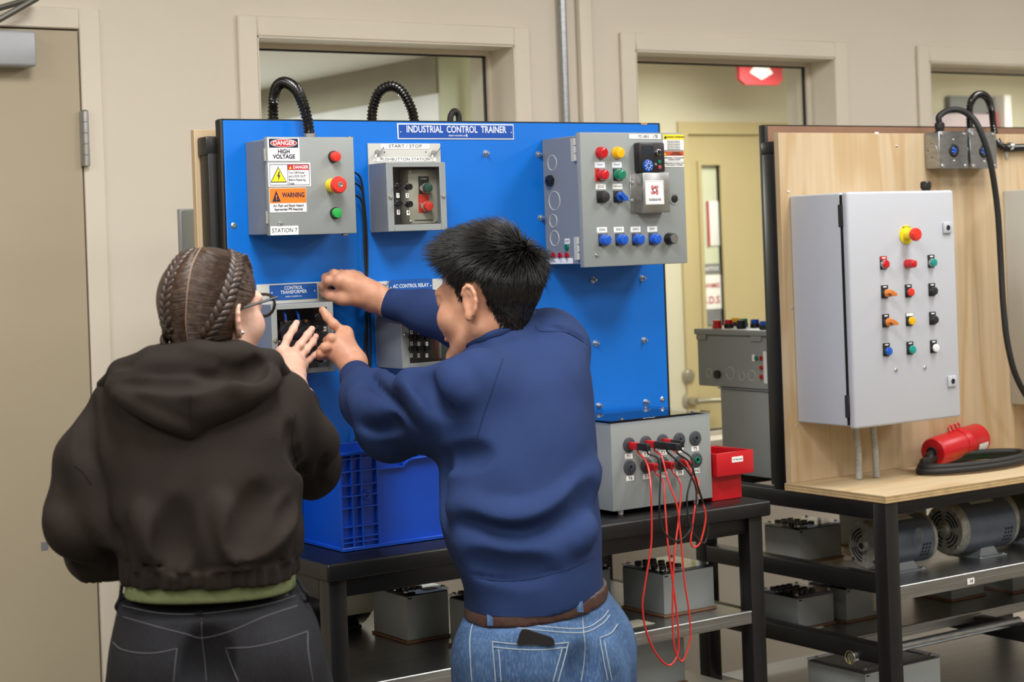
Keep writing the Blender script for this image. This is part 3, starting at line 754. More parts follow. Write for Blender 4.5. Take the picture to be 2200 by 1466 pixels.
lettering('lettering', [('WARNING', r[0] + W * .645, r[3] - H * .30, H * .28, .03, .76), ('Arc Flash and Shock Hazard', r[0] + W * .5, r[3] - H * .73, H * .15, .02, .82), ('Appropriate PPE Required', r[0] + W * .5, r[3] - H * .88, H * .15, .02, .82)], 'navy_print', s_, y=YF1 - .0016)
r = rect(581, 486, 641, 505, YF1); sticker(hv, 'station_label', *r, YF1, 'paper', [('STATION 7', (r[0] + r[1]) / 2, (r[2] + r[3]) / 2, .0125, 0, .95)])
p = at(716, 337, YF1); push_button(hv, (p.x, YF1, p.z), .0108, 'red_plastic', name='pilot_light', label='round red pilot light', h=.012)
p = at(712, 399, YF1); e_stop(hv, (p.x, YF1, p.z), .0150, .0182, .040)
q = at(730, 398, YF1 - .04); MB().lathe((p.x, YF1 - .0395, p.z), (0, -1, 0), [(0, .0065), (.0012, .006), (.0013, .004), (.0005, .003), (.0005, 0)], 18).build('key_lock', 'steel', hv)
p = at(720, 458, YF1); push_button(hv, (p.x, YF1, p.z), .0108, 'green_cap', label='round green push button', h=.008)
# conduit hub on top and the corrugated hose that loops over the panel's edge
hx = at(665, 290, PY - .06).x
MB().lathe((hx, PY - .06, z1 - .006), (0, 0, 1), [(0, .016), (.006, .016), (.006, .0145), (.016, .0145), (.017, .012)], 24).build('conduit_hub', 'steel', hv)
def hose(name, label, pts, r=.0126, ribs=(.0080, .0030), parent=None, m='black_vinyl', cat='hose'):
    o = MB().tube(pts, r, 20, 10, ribs).build(name, m, parent, angle=24)
    if parent is None: tag(o, label, cat)
    return o
yb = PY + .10
hose('conduit_hose', 'black corrugated hose looping from the danger box over the panel edge',
     [(hx, PY - .06, z1 + .008), at(661, 262, PY - .058), at(652, 226, PY - .05), at(636, 192, PY - .02), at(612, 177, PY + .03), at(594, 188, PY + .07), at(587, 220, yb), at(587, 260, yb), at(587, 330, yb)])
hose('conduit_hose', 'black corrugated hose arching up behind the middle of the blue panel',
     [at(799, 330, yb), at(799, 255, yb), at(803, 225, yb), at(815, 197, yb), at(838, 185, yb), at(860, 194, yb), at(878, 221, yb), at(889, 256, yb), at(893, 330, yb)])
o = MB().tube([at(966, 330, yb), at(967, 262, yb), at(970, 246, yb), at(977, 239, yb), at(984, 246, yb), at(986, 262, yb), at(987, 330, yb)], .0075, 12, 6).build('rubber_cable', 'rubber'); tag(o, 'smooth black cable loop just peeking over the blue panel edge', 'cable')
# black leads plugged into the side of the box
for k, (v0, us) in enumerate(((366, [(770, 376), (781, 420), (786, 520), (788, 640), (790, 760), (800, 815)]), (390, [(771, 399), (783, 440), (789, 540), (787, 680), (782, 780), (780, 870), (768, 930), (757, 963)]), (415, [(772, 425), (781, 465), (784, 560), (793, 660), (797, 760), (790, 880), (786, 965)]))):
    t = thing('patch_lead', ('top', 'middle', 'lowest')[k] + ' of the three black leads plugged into the danger box side', 'cable', (x1, PY - .03, at(765, v0, PY - .03).z), 'black leads beside the danger box')
    c = at(763, v0, PY - .03)
    MB().lathe((x1 - .004, c.y, c.z), (1, 0, 0), [(0, .006), (.012, .006), (.016, .0035), (.02, .0025)], 12).build('plug', 'black_plastic', t)
    MB().tube([(x1 + .012, c.y, c.z)] + [at(u, v, PY - .012 - .004 * k) for u, v in us], .0022, 8, 8).build('wire', 'rubber', t)

# ---- title plate
r = rect(853, 266, 1103, 300, PY)
sg = thing('title_plate', 'blue plate reading INDUSTRIAL CONTROL TRAINER at the panel top', 'sign', ((r[0] + r[1]) / 2, PY, r[2]))
MB().box(r[0], r[1], PY - .002, PY, r[2], r[3], .0008, 1).build('plate', 'sign_white', sg)
MB().box(r[0] + .003, r[1] - .003, PY - .0026, PY - .002, r[2] + .003, r[3] - .003).build('blue_field', 'blue_print', sg, angle=None)
xc = (r[0] + r[1]) / 2; zc = r[2] + (r[3] - r[2]) * .62
lettering('lettering', [('INDUSTRIAL  CONTROL  TRAINER', xc, zc, .0218, .018, .80), ('ENERGY CONCEPTS, INC.', xc + .001, r[2] + .0085, .0042, .03)], 'sign_white', sg, y=PY - .0029)
MB().prism(ellipse(xc + .026, r[2] + .0095, .0013, .0042, PY - .003), (0, .0004, 0)).build('bulb_mark', 'sign_white', sg, angle=None)
for s in (-1, 1): place('screw', SCREW, sg, (xc + s * (r[1] - r[0]) * .475, PY - .0026, zc - .006)).scale = (.5, .5, .5)

# ---- see-through training modules
def module(name, label, plate_px, ub, uf, ur, vt, vb, win_px):
    """backing plate plus grey box with a window; returns (thing, front Y)"""
    yf = depth_from(ub, uf, (vt + vb) / 2, PY - .004)
    P = rect(*plate_px, PY - .004)
    fx0, fx1, fz0, fz1 = rect(uf, vt, ur, vb, yf)
    t = thing(name, label, 'module', ((fx0 + fx1) / 2, PY, fz0))
    MB().box(P[0], P[1], PY - .004, PY, fz0 + .004, P[3], .0016, 2).build('mounting_plate', 'grey_plate', t)
    w = rect(*win_px, yf)
    mb = MB(); th = .0022
    mb.box(fx0, fx0 + th, yf, PY - .0042, fz0, fz1); mb.box(fx1 - th, fx1, yf, PY - .0042, fz0, fz1)
    mb.box(fx0 + th, fx1 - th, yf, PY - .0042, fz0, fz0 + th); mb.box(fx0 + th, fx1 - th, yf, PY - .0042, fz1 - th, fz1)
    mb.build('box_shell', 'grey_enclosure_dark', t, angle=None)
    mb = MB()
    mb.box(fx0, w[0], yf - .002, yf, fz0, fz1, .0007, 1); mb.box(w[1], fx1, yf - .002, yf, fz0, fz1, .0007, 1)
    mb.box(w[0], w[1], yf - .002, yf, fz0, w[2], .0007, 1); mb.box(w[0], w[1], yf - .002, yf, w[3], fz1, .0007, 1)
    mb.build('front_frame', 'grey_enclosure', t)
    MB().box(fx0 + th, fx1 - th, yf + .0005, yf + .003, fz0 + th, fz1 - th).build('clear_cover', 'clear_plastic', t, angle=None)
    MB().box(fx0 + th, fx1 - th, PY - .008, PY - .0043, fz0 + th, fz1 - th).build('inner_back', 'panel_dark', t, angle=None)
    for s, x in ((0, (fx0 + w[0]) / 2), (1, (w[1] + fx1) / 2)): place('screw', PAN, t, (x, yf - .002, (fz0 + fz1) / 2))
    return t, yf, w
ss, yf, w_ = module('pushbutton_module', 'grey start and stop module with a clear cover and four jacks', (791, 308, 947, 349), 794, 831, 958, 349, 496, (845, 359, 945, 482))
for u, v in ((810, 328), (931, 329)):
    p = at(u, v, PY - .004); place('wing_nut', WING, ss, (p.x, PY - .004, p.z))
r = rect(818, 309, 922, 320, PY - .004); sticker(ss, 'start_stop_label', *r, PY - .004, 'paper', [('START / STOP', (r[0] + r[1]) / 2, (r[2] + r[3]) / 2, .0105, 0, 1.35)])
r = rect(803, 338, 937, 347, PY - .004); sticker(ss, 'station_label', *r, PY - .004, 'paper', [('PUSHBUTTON STATION', (r[0] + r[1]) / 2, (r[2] + r[3]) / 2, .0088, 0, 1.35)])
for u, v in ((826, 327), (915, 327)):
    p = at(u, v, PY - .004); MB().lathe((p.x, PY - .004, p.z), (0, -1, 0), [(0, .0016), (.0003, .0016)], 10).build('hole', 'dark_hole', ss)
yi = PY - .045
r = rect(878, 364, 941, 481, yi); MB().box(r[0], r[1], yi, PY - .0082, r[2], r[3], .003, 2).build('pushbutton_body', 'beige_plate', ss)
for u, v in ((882, 368), (937, 368), (882, 476), (937, 476)):
    p = at(u, v, yi); place('screw', SCREW, ss, (p.x, yi, p.z))
r = rect(899, 379, 921, 417, yi); s_ = MB().box(r[0], r[1], yi - .0012, yi, r[2], r[3]).build('start_plate', 'soft_black', ss, angle=None)
lettering('lettering', [('START', (r[0] + r[1]) / 2, r[3] - .006, .006)], 'paper', s_, y=yi - .0016)
r2 = rect(899, 418, 921, 457, yi); s_ = MB().box(r2[0], r2[1], yi - .0012, yi, r2[2], r2[3]).build('stop_plate', 'red_plastic', ss, angle=None)
xm = (r[0] + r[1]) / 2
for zc, m, nm in ((r[2] + .013, 'dark_green', 'start_button'), (r2[2] + .014, 'red_plastic', 'stop_button')):
    b = MB().lathe((xm, yi, zc), (0, -1, 0), [(0, .0125), (.014, .0118), (.014, .0105)], 24).build(nm, 'chrome', ss)
    round_cap((xm, yi - .010, zc), .0108, .012, m, b)
r = rect(891, 472, 930, 475, yi); MB().box(r[0], r[1], yi - .0004, yi, r[2], r[3]).build('slot', 'panel_dark', ss, angle=None)
for i, (u, v) in enumerate(((856, 401), (877, 402), (856, 439), (878, 439))):
    p = at(u, v, yf - .004); place('jack_nut', JNUT, ss, (p.x, yf, p.z)); place('jack', JACK, ss, (p.x, yf, p.z))
    q = at((855, 875, 856, 877)[i], (420, 420, 456, 457)[i], yf); tag_label(ss, Vector((q.x, yf + .0005, q.z)), str(i + 1), .0075, .0105, size=.0085)
ct, yf, w_ = module('transformer_module', 'grey control transformer module under the hands with a clear cover', (552, 608, 713, 652), 549, 584, 717, 652, 803, (596, 663, 704, 792))
r = rect(579, 611, 681, 644, PY - .004); s_ = sticker(ct, 'name_plate', *r, PY - .004, 'blue_plate'); xc = (r[0] + r[1]) / 2; H = r[3] - r[2]
lettering('lettering', [('CONTROL', xc, r[3] - H * .23, .0102, .02, .9), ('TRANSFORMER', xc, r[3] - H * .50, .0102, .02, .9), ('ENERGY CONCEPTS, INC.', xc, r[3] - H * .79, .0034, .03)], 'sign_white', s_, y=PY - .0052)
for s in (0, 1): place('screw', SCREW, ct, (r[0] + .005 if s == 0 else r[1] - .005, PY - .0049, (r[2] + r[3]) / 2)).scale = (.6, .6, .6)
p = at(692, 622, PY - .004); place('wing_nut', WING, ct, (p.x, PY - .004, p.z))
yi = PY - .06
r = rect(603, 688, 668, 730, yi); MB().box(r[0], r[1], yi, PY - .0083, r[2], r[3], .002, 1).build('transformer_core', 'transformer', ct)
MB().box(r[0] - .006, r[1] + .006, yi + .004, PY - .01, r[2] - .008, r[2], .001, 1).build('core_bracket', 'steel', ct)
for u in (612, 640, 655):
    p = at(u, 690, yi - .004); m = 'blue_cap' if u < 650 else 'copper'
    b = MB().cyl((p.x, yi - .001, p.z), (p.x, yi - .010, p.z), .0035, n=10).build('terminal', 'copper', ct)
    if u < 650: MB().tube([(p.x, yi - .008, p.z), (p.x - .002, yi - .010, p.z + .012), (p.x - .004, yi - .004, p.z + .022)], .0028, 8, 4).build('wire_lug', 'blue_cap', b)
r = rect(600, 736, 660, 786, PY - .02); sticker(ct, 'spec_sheet', *r, PY - .02, 'paper', [('H1  H3  H2  H4', (r[0] + r[1]) / 2, r[3] - .012, .007), ('240 / 480 V', (r[0] + r[1]) / 2, r[3] - .024, .007), ('X1   120 V   X2', (r[0] + r[1]) / 2, r[3] - .036, .007)])
for i, (u, v) in enumerate(((686, 681), (686, 707), (688, 744), (686, 772))):
    p = at(u, v, yf - .004); place('jack_nut', JNUT, ct, (p.x, yf, p.z)); place('jack', JACK, ct, (p.x, yf, p.z))
    q = at(u + 12, v + 0, yf); tag_label(ct, Vector((q.x, yf + .0005, q.z)), ('H1', 'H2', 'X1', 'X2')[i], .0085, .0095, size=.006)
ar, yf, w_ = module('relay_module', 'grey relay module with rows of black jacks behind the blue sleeve', (805, 602, 952, 642), 808, 861, 980, 645, 788, (878, 657, 964, 778))
r = rect(835, 600, 929, 634, PY - .004); s_ = sticker(ar, 'name_plate', *r, PY - .004, 'blue_plate'); xc = (r[0] + r[1]) / 2; H = r[3] - r[2]
lettering('lettering', [('AC CONTROL RELAY', xc, r[3] - H * .42, .0115, .02, .84), ('ENERGY CONCEPTS, INC.', xc, r[3] - H * .75, .0034, .03)], 'sign_white', s_, y=PY - .0052)
for s in (0, 1): place('screw', SCREW, ar, (r[0] + .005 if s == 0 else r[1] - .005, PY - .0049, (r[2] + r[3]) / 2)).scale = (.6, .6, .6)
p = at(822, 616, PY - .004); place('wing_nut', WING, ar, (p.x, PY - .004, p.z))
nums = (('9', '2', '3'), ('6', '3', '1'), ('8', '5', '1'), ('4', '10', '7'))
for j, v in enumerate((675, 700, 725, 750)):
    for i, u in enumerate((884, 900, 917)):
        p = at(u, v, yf - .004); place('jack', JACK, ar, (p.x, yf, p.z))
        q = at(u, v + 14, yf); tag_label(ar, Vector((q.x, yf + .0005, q.z)), nums[j][i], .0062, .0085, size=.0068)
yi = PY - .05
r = rect(944, 700, 968, 770, yi); MB().box(r[0], r[1], yi, PY - .0083, r[2], r[3], .003, 2).build('relay_body', 'beige_plate', ar)
for k in range(2): MB().tube([at(930 + 5 * k, 690, yi), at(936 + 4 * k, 725, yi - .01), at(934 + 4 * k, 752, yi - .006), at(941 + 3 * k, 775, yi)], .0014, 6, 6).build('wire', 'red_wire', ar)

# ---- drive control box with the college sticker
YF2 = PY - .160
x0, x1, z0, z1 = 2.468, 2.774, 1.5005, 1.8105
fb = thing('drive_control_box', 'large grey drive control box with red, yellow and blue buttons', 'control box', ((x0 + x1) / 2, PY, z0))
MB().box(x0 + .006, x1 - .006, YF2 + .018, PY, z0 + .008, z1 - .006, .002, 1).build('body', 'grey_enclosure_dark', fb)
XS = x0 + .006
MB().box(x0, x1, YF2, YF2 + .0175, z0, z1, .0025, 2).build('door', 'grey_enclosure', fb)
def z5(x, y): return 1130 + x / 4.189, 250 + y / 4.189
def f5(x, y, Y=None): return at(*z5(x, y), YF2 if Y is None else Y)
def side5(x, y): return atx(*z5(x, y), XS)
for (a, b) in ((195, 405), (1085, 1295)):
    p, q = side5(450 if a < 500 else 480, a), side5(450 if a < 500 else 480, b)
    mb = MB(); n = 3
    for k in range(n):
        za = q.z + (p.z - q.z) * k / n; mb.cyl((XS - .004, p.y, za + .001), (XS - .004, p.y, q.z + (p.z - q.z) * (k + 1) / n - .001), .0042, n=12)
    mb.box(XS - .0015, XS, p.y, p.y + .02, q.z, p.z); mb.build('hinge', 'grey_plate', fb)
for x, y, rr in ((237, 420, .0175), (258, 762, .022), (247, 942, .0148), (260, 1100, .0175)):
    p = side5(x, y); MB().ring((XS - .0002, p.y, p.z), (1, 0, 0), rr, .0013, 28, 6).build('knockout', 'grey_plate', fb)
p = side5(228, 580); MB().lathe((XS, p.y, p.z), (-1, 0, 0), [(0, .0135), (.010, .0135), (.011, .010), (.012, .003), (.004, .0025)], 6).build('cable_gland', 'black_plastic', fb, angle=30)
def side_jack(parent, p, r, m):
    return MB().lathe((XS, p.y, p.z), (-1, 0, 0), [(0, r), (.004, r), (.004, r * .7), (.001, r * .62), (.001, r * .35), (.006, r * .3), (.006, 0)], 16).build('jack', m, parent)
side_jack(fb, side5(372, 1180), .0068, 'green_lens')
for i, x in enumerate((252, 312, 373)): side_jack(fb, side5(x, 1252), .0068, 'red_lens')
def side_label(parent, c, w, h, lines, m='paper', name='side_label'):
    o = MB().box(XS - .0007, XS, c.y - w / 2, c.y + w / 2, c.z - h / 2, c.z + h / 2).build(name, m, parent, angle=None)
    lettering('lettering', [(t, c.y + dy, c.z + dz, s) for t, dy, dz, s in lines], 'ink', o, x=XS - .0011)
side_label(fb, side5(372, 1125), .020, .012, [('GND', 0, 0, .008)])
c = side5(318, 1303); side_label(fb, c, .092, .013, [('L1', .024, 0, .008), ('L2', 0, 0, .008), ('L3', -.024, 0, .008)])
# door controls
def fp(x, y): p = f5(x, y); return Vector((p.x, YF2, p.z))
push_button(fb, fp(668, 330), .0125, 'red_lens', 'red_lens', .011, name='pilot_light', label='red pilot light with a glossy lens')
push_button(fb, fp(818, 330), .0125, 'yellow_cap', 'yellow_cap', .011, name='pilot_light', label='yellow pilot light')
def lab5(x, y, w, h, txt, size, ink='ink', m='paper'):
    p = fp(x, y); return sticker(fb, 'legend_label', p.x - w / 2, p.x + w / 2, p.z - h / 2, p.z + h / 2, YF2, m, [(txt, p.x, p.z, size)], ink)
lab5(664, 438, .029, .013, 'STOP', .006, 'ink_soft', 'sign_white'); lab5(817, 437, .028, .013, 'START', .006, 'ink_soft', 'sign_white')
lab5(672, 634, .029, .012, 'JOG', .0095); lab5(822, 632, .028, .012, 'FWD/REV', .0058)
pp_ = fp(662, 528); MB().box(pp_.x - .0128, pp_.x - .001, YF2 - .0015, YF2, pp_.z - .015, pp_.z + .015).build('red_plate', 'red_plastic', fb, angle=None)
push_button(fb, fp(672, 528), .0118, 'red_lens', 'red_lens', .010, (.0125, .0135, .0135), label='red illuminated push button', bh=.011)
push_button(fb, fp(824, 526), .0118, 'green_lens', 'green_lens', .010, (.0135, .0145, .0135), label='green illuminated push button', bh=.011)
push_button(fb, fp(676, 726), .0122, 'soft_black', 'soft_black', .012, (.0135, .0145, .0135), label='black jog push button', bh=.008)
def selector(parent, p, r, m, plate, reach=.02, ang=-40, name='selector_switch', label=None):
    p = Vector(p); w, up, dn = plate
    b = MB().box(p.x - w, p.x + w, p.y - .002, p.y, p.z - dn, p.z + up, .0012, 2).build(name, 'soft_black', parent)
    MB().lathe(p, (0, -1, 0), [(0, r * 1.12), (.008, r * 1.1), (.010, r)], 24).build('bezel', 'soft_black', b)
    mb = MB().lathe(p, (0, -1, 0), [(.006, r), (reach * .7, r * .95), (reach * .8, r * .8)], 24)
    c, s = math.cos(math.radians(ang)), math.sin(math.radians(ang))
    def L(a, d, y): return (p.x + a * c - d * s, p.y + y, p.z + a * s + d * c)
    k = r * .42
    pts0 = [L(-r * .9, -k, -reach * .5), L(r * .9, -k, -reach * .5), L(r * 1.35, 0, -reach * .5), L(r * .9, k, -reach * .5), L(-r * .9, k, -reach * .5)]
    mb.prism(pts0, (0, -reach * .75, 0)); mb.build('lever', m, b)
    if label: b['label'] = label
    return b
selector(fb, fp(826, 724), .0118, 'blue_cap', (.0135, .0145, .0135), label='blue selector switch')
for i, x in enumerate((683, 835, 985, 1135)):
    lab5(x, 1023 - i * 2.5, .029, .0125, 'SW%d' % (4 - i), .0088)
    push_button(fb, fp(x + 10, 1115 - i * 3), .0118, 'blue_cap', 'blue_cap', .010, (.0135, .0145, .0135), label='blue illuminated push button', bh=.011)
p = fp(1284, 1103); kb = MB().lathe(p, (0, -1, 0), [(0, .0145), (.004, .0145), (.006, .013), (.020, .0125), (.021, .0115)], 20).build('potentiometer_knob', 'black_plastic', fb)
MB().lathe(p, (0, -1, 0), [(.0205, .0112), (.0225, .0108), (.0226, 0)], 24).build('knob_disc', 'steel', kb)
p = fp(635, 1250); place('screw', PAN, fb, (p.x, YF2, p.z))
p = fp(1334, 742); lk = MB().lathe(p, (0, -1, 0), [(.0005, .0155), (.0015, .0145), (.0008, .010), (.0008, .008)], 28).build('lock', 'grey_enclosure', fb); MB().lathe(p, (0, -1, 0), [(0, .0092), (.003, .009), (.0035, .007), (.0036, 0)], 20).build('lock_core', 'black_plastic', lk)
r = rect(*z5(928, 160), *z5(1212, 204), YF2); sticker(fb, 'address_label', *r, YF2, 'paper', [('192.168.0.', r[0] + .042, (r[2] + r[3]) / 2, .0095, 0, .9), ('178', r[0] + .077, (r[2] + r[3]) / 2, .0105, .01, .9)])
r = rect(*z5(1233, 164), *z5(1417, 304), YF2); s_ = sticker(fb, 'caution_label', *r, YF2); W = r[1] - r[0]; H = r[3] - r[2]; xc = (r[0] + r[1]) / 2
MB().box(r[0], r[1], YF2 - .0012, YF2 - .0008, r[3] - H * .32, r[3]).build('yellow_field', 'yellow_print', s_, angle=None)
MB().prism(tri(r[0] + W * .1, r[3] - H * .27, W * .14, H * .2, YF2 - .0016), (0, .0004, 0)).build('triangle', 'ink', s_, angle=None)
lettering('lettering', [('CAUTION / ATTENTION', xc + W * .08, r[3] - H * .17, .0052, .03)] + [('xxxxxx xxxx xxx xxxxxx xxx'.replace('x', 'n'), xc, r[3] - H * (.42 + .105 * k), .0034, .04, .95) for k in range(6)], 'ink', s_, y=YF2 - .0016)
r = rect(*z5(1233, 316), *z5(1417, 456), YF2); s_ = sticker(fb, 'warning_label', *r, YF2); H = r[3] - r[2]
MB().box(r[0], r[1], YF2 - .0012, YF2 - .0008, r[3] - H * .28, r[3]).build('orange_field', 'rust_print', s_, angle=None)
MB().prism(tri(r[0] + W * .08, r[3] - H * .25, W * .13, H * .2, YF2 - .0016), (0, .0004, 0)).build('triangle', 'yellow_print', s_, angle=None)
lettering('lettering', [('WARNING', xc + W * .1, r[3] - H * .08, .0050, .02), ('AVERTISSEMENT', xc + W * .1, r[3] - H * .2, .0050, .02), ('DISCONNECT POWER BEFORE', xc, r[3] - H * .42, .0042, .03), ('WORKING WITHIN', xc, r[3] - H * .54, .0042, .03), ('DEBRANCHER LE COURANT AVANT', xc, r[3] - H * .76, .0040, .03, .92), ('DE TRAVAILLER A L\'INTERIEUR', xc, r[3] - H * .88, .0040, .03, .92)], 'ink', s_, y=YF2 - .0016)
MB().box(r[0], r[1], YF2 - .0012, YF2 - .0008, r[3] - H * .655, r[3] - H * .645).build('rule', 'ink_soft', s_, angle=None)
# drive keypad
pa, pb2 = f5(975, 240), f5(1222, 505); dr = .022
dy = YF2 - dr
dv = MB().box(pa.x - .004, pb2.x - .006, dy, YF2, pb2.z, pa.z, .004, 2).build('drive_keypad', 'black_plastic', fb, label='black drive keypad with blue round pad')
def dpt(x, y): return f5(x, y, dy)
r0, r1 = dpt(1040, 265), dpt(1150, 345); MB().box(r0.x, r1.x, dy - .0006, dy, r1.z, r0.z).build('display', 'lcd', dv, angle=None)
lettering('lettering', [('Drive', (r0.x + r1.x) / 2, r0.z - .006, .006)], 'ink_soft', dv, y=dy - .0009)
c = dpt(1095, 445); pad = MB().lathe((c.x, dy, c.z), (0, -1, 0), [(0, .0145), (.003, .0142), (.0038, .012), (.0039, 0)], 32).build('round_pad', 'blue_print', dv)
mb = MB()
for k in range(4):
    a = math.pi / 4 + k * math.pi / 2
    mb.box(-.0003, .0003, -.0046, -.0036, .006, .0125, M=Matrix.Translation((c.x, dy, c.z)) @ Matrix.Rotation(a, 4, 'Y'))
mb.ring((c.x, dy - .004, c.z), (0, 1, 0), .0055, .0005, 20, 5)
for k in range(4):
    a = k * math.pi / 2; e = (c.x + .0092 * math.sin(a), dy - .0043, c.z + .0092 * math.cos(a)); mb.ball(e, .0016, .0005, .0016, 8, 6)
mb.build('pad_marks', 'sign_white', pad)
c = dpt(1185, 325); k_ = MB().lathe((c.x, dy, c.z), (0, -1, 0), [(0, .0078), (.006, .0072), (.0065, .006)], 20).build('speed_dial', 'chrome', dv); MB().lathe((c.x, dy - .0062, c.z), (0, -1, 0), [(0, .0058), (.003, .0052), (.0031, 0)], 20).build('dial_knob', 'black_plastic', dv)
c = dpt(1200, 408); MB().lathe((c.x, dy, c.z), (0, -1, 0), [(0, .0045), (.002, .0042), (.0022, 0)], 16).build('start_key', 'green_lens', dv)
c = dpt(1166, 432); MB().lathe((c.x, dy, c.z), (0, -1, 0), [(0, .0035), (.002, .0032), (.0022, 0)], 16).build('reverse_key', 'grey_board', dv)
c = dpt(1202, 458); MB().box(c.x - .0046, c.x + .0046, dy - .002, dy, c.z - .0042, c.z + .0042, .001).build('stop_key', 'sign_red', dv)
# bracket with the college sticker
g0, g1 = f5(985, 515), f5(1240, 868); by = YF2 - .030
br = MB().box(g0.x - .002, g1.x - .004, by, YF2, g1.z, g0.z, .0015, 2).build('bracket', 'brushed', fb, label='brushed metal bracket with a white sticker')
f0, f1 = f5(932, 518), f5(990, 878); MB().box(f0.x, g0.x, YF2 - .0018, YF2, f1.z, f0.z, .0005, 1).build('bracket_flange', 'brushed', fb)
for y in (597, 760):
    p = f5(950, y); place('screw', PAN, fb, (p.x, YF2 - .0018, p.z))
r = rect(*z5(1075, 577), *z5(1239, 793), by); s_ = sticker(br, 'college_sticker', *r, by); border(s_, r, by - .0009, 'grey_plate', .0005, .002)
xc = (r[0] + r[1]) / 2; H = r[3] - r[2]
lettering('lettering', [('FANSHAWE', xc, r[2] + H * .19, .0088, .01, .8)], 'navy_print', s_, y=by - .0013)
mb = MB(); zc = r[2] + H * .6; t_ = .0011
for k in range(4):
    M = Matrix.Translation((xc, by - .0011, zc)) @ Matrix.Rotation(math.radians(45 + 90 * k), 4, 'Y')
    for dx, l0_, l1_ in ((-.0046, .001, .0098), (-.0012, .0036, .0135), (.0026, .0068, .0135)):
        mb.box(dx - t_, dx + t_, -.0003, .0003, l0_, l1_, M=M)
    mb.box(-.0046, .0026, -.0003, .0003, .0036, .0054, M=M)
mb.build('logo', 'ink_red', s_, angle=None)

# ================================================================== WHITE CABINET AND THINGS ON THE PLYWOOD
YW = 3.146; x0, x1, z0, z1 = 3.108, 3.484, 1.0885, 1.6565
wc = thing('white_cabinet', 'tall white control cabinet with four rows of push buttons', 'cabinet', ((x0 + x1) / 2, PB_Y, z0))
MB().box(x0 + .004, x1 - .004, YW + .024, PB_Y, z0 + .003, z1 - .001, .005, 3).build('body', 'white_cabinet', wc)
MB().box(x0 + .003, x1 - .002, YW + .0222, YW + .0238, z0 + .006, z1 - .006).build('door_seal', 'rubber', wc, angle=None)
MB().box(x0 + .006, x1, YW, YW + .022, z0 - .002, z1, .0065, 3).build('door', 'white_cabinet', wc)
for zc in (1.60, 1.14): MB().box(x0 + .002, x0 + .0065, YW + .016, YW + .03, zc - .027, zc + .027, .001, 1).build('hinge', 'rubber', wc)
def zw(x, y): return 1660 + x / 2.6185, 380 + y / 2.6185
def wp(x, y): p = at(*zw(x, y), YW); return Vector((p.x, YW, p.z))
p = wp(750, 326); es = e_stop(wc, p, .0235, .0165, .040, flat=True)
lettering('lettering', [('EMERGENCY', p.x, p.z + .018, .0065, .01, .8), ('STOP', p.x, p.z - .0185, .0065, .01, .9)], 'ink', es, y=YW - .0024)
for x, y in ((978, 287), (1005, 1150)):
    p = wp(x, y); l_ = MB().box(p.x - .0145, p.x + .0145, YW - .006, YW, p.z - .0135, p.z + .0135, .002, 2).build('lock', 'white_cabinet', wc)
    MB().lathe((p.x, YW - .006, p.z), (0, -1, 0), [(0, .007), (.001, .0065), (.001, .005), (-.001, .0045), (-.001, .002), (.0012, .0018), (.0012, 0)], 18).build('lock_core', 'jack_grey', l_)
def wbutton(x, y, cap, kind='push', leg='soft_black', txt='START', bez='soft_black', label=None):
    p = wp(x, y)
    if kind == 'push':
        b = push_button(wc, p, .0098, cap, bez, .007, (.0115, .0195, .0125), label=label)
    else:
        b = selector(wc, p, .0100, cap, (.0115, .0195, .0125), .026, -28, label=label)
    MB().box(p.x - .0108, p.x + .0108, YW - .0028, YW - .0018, p.z + .0118, p.z + .0188).build('legend', leg, b, angle=None)
    MB().box(p.x - .0055, p.x + .0055, YW - .0032, YW - .0027, p.z + .0138, p.z + .0168).build('legend_text', 'paper' if leg != 'paper' else 'paper', b, angle=None)
wbutton(622, 492, 'red_lens', leg='red_plastic', bez='steel', label='red stop push button')
p = wp(755, 490); push_button(wc, p, .0098, 'red_lens', 'red_lens', .016, name='pilot_light', label='red pilot light', bh=.016)
wbutton(890, 483, 'teal_cap', bez='steel', label='teal start push button')
wbutton(628, 655, 'amber', 'sel', label='amber selector switch'); wbutton(762, 650, 'red_plastic', label='red push button'); wbutton(894, 643, 'soft_black', label='black push button')
wbutton(634, 818, 'amber', 'sel', label='amber selector switch'); wbutton(767, 811, 'yellow_cap', leg='paper', label='yellow push button'); wbutton(898, 804, 'soft_black', label='black push button')
wbutton(638, 981, 'blue_cap', label='blue push button'); wbutton(771, 972, 'teal_cap', label='teal push button'); wbutton(903, 963, 'white_cap', label='white push button')
for x, y in ((693, 1087), (855, 1074)): place('screw', PAN, wc, wp(x, y))
def gland(parent, p, up=(0, 0, 1), s=1.0):
    p = Vector(p)
    mb = MB().lathe(p, up, [(0, .016 * s), (.004 * s, .016 * s), (.004 * s, .0125 * s), (.009 * s, .0125 * s), (.009 * s, .015 * s), (.014 * s, .015 * s)], 6)
    mb.lathe(p, up, [(.013 * s, .0142 * s), (.024 * s, .014 * s), (.028 * s, .011 * s), (.028 * s, .007 * s)], 16)
    return mb.build('cable_gland', 'black_plastic', parent, angle=30)
g = at(1989, 402, 3.25); gland(wc, (g.x, 3.25, z1 - .0015))
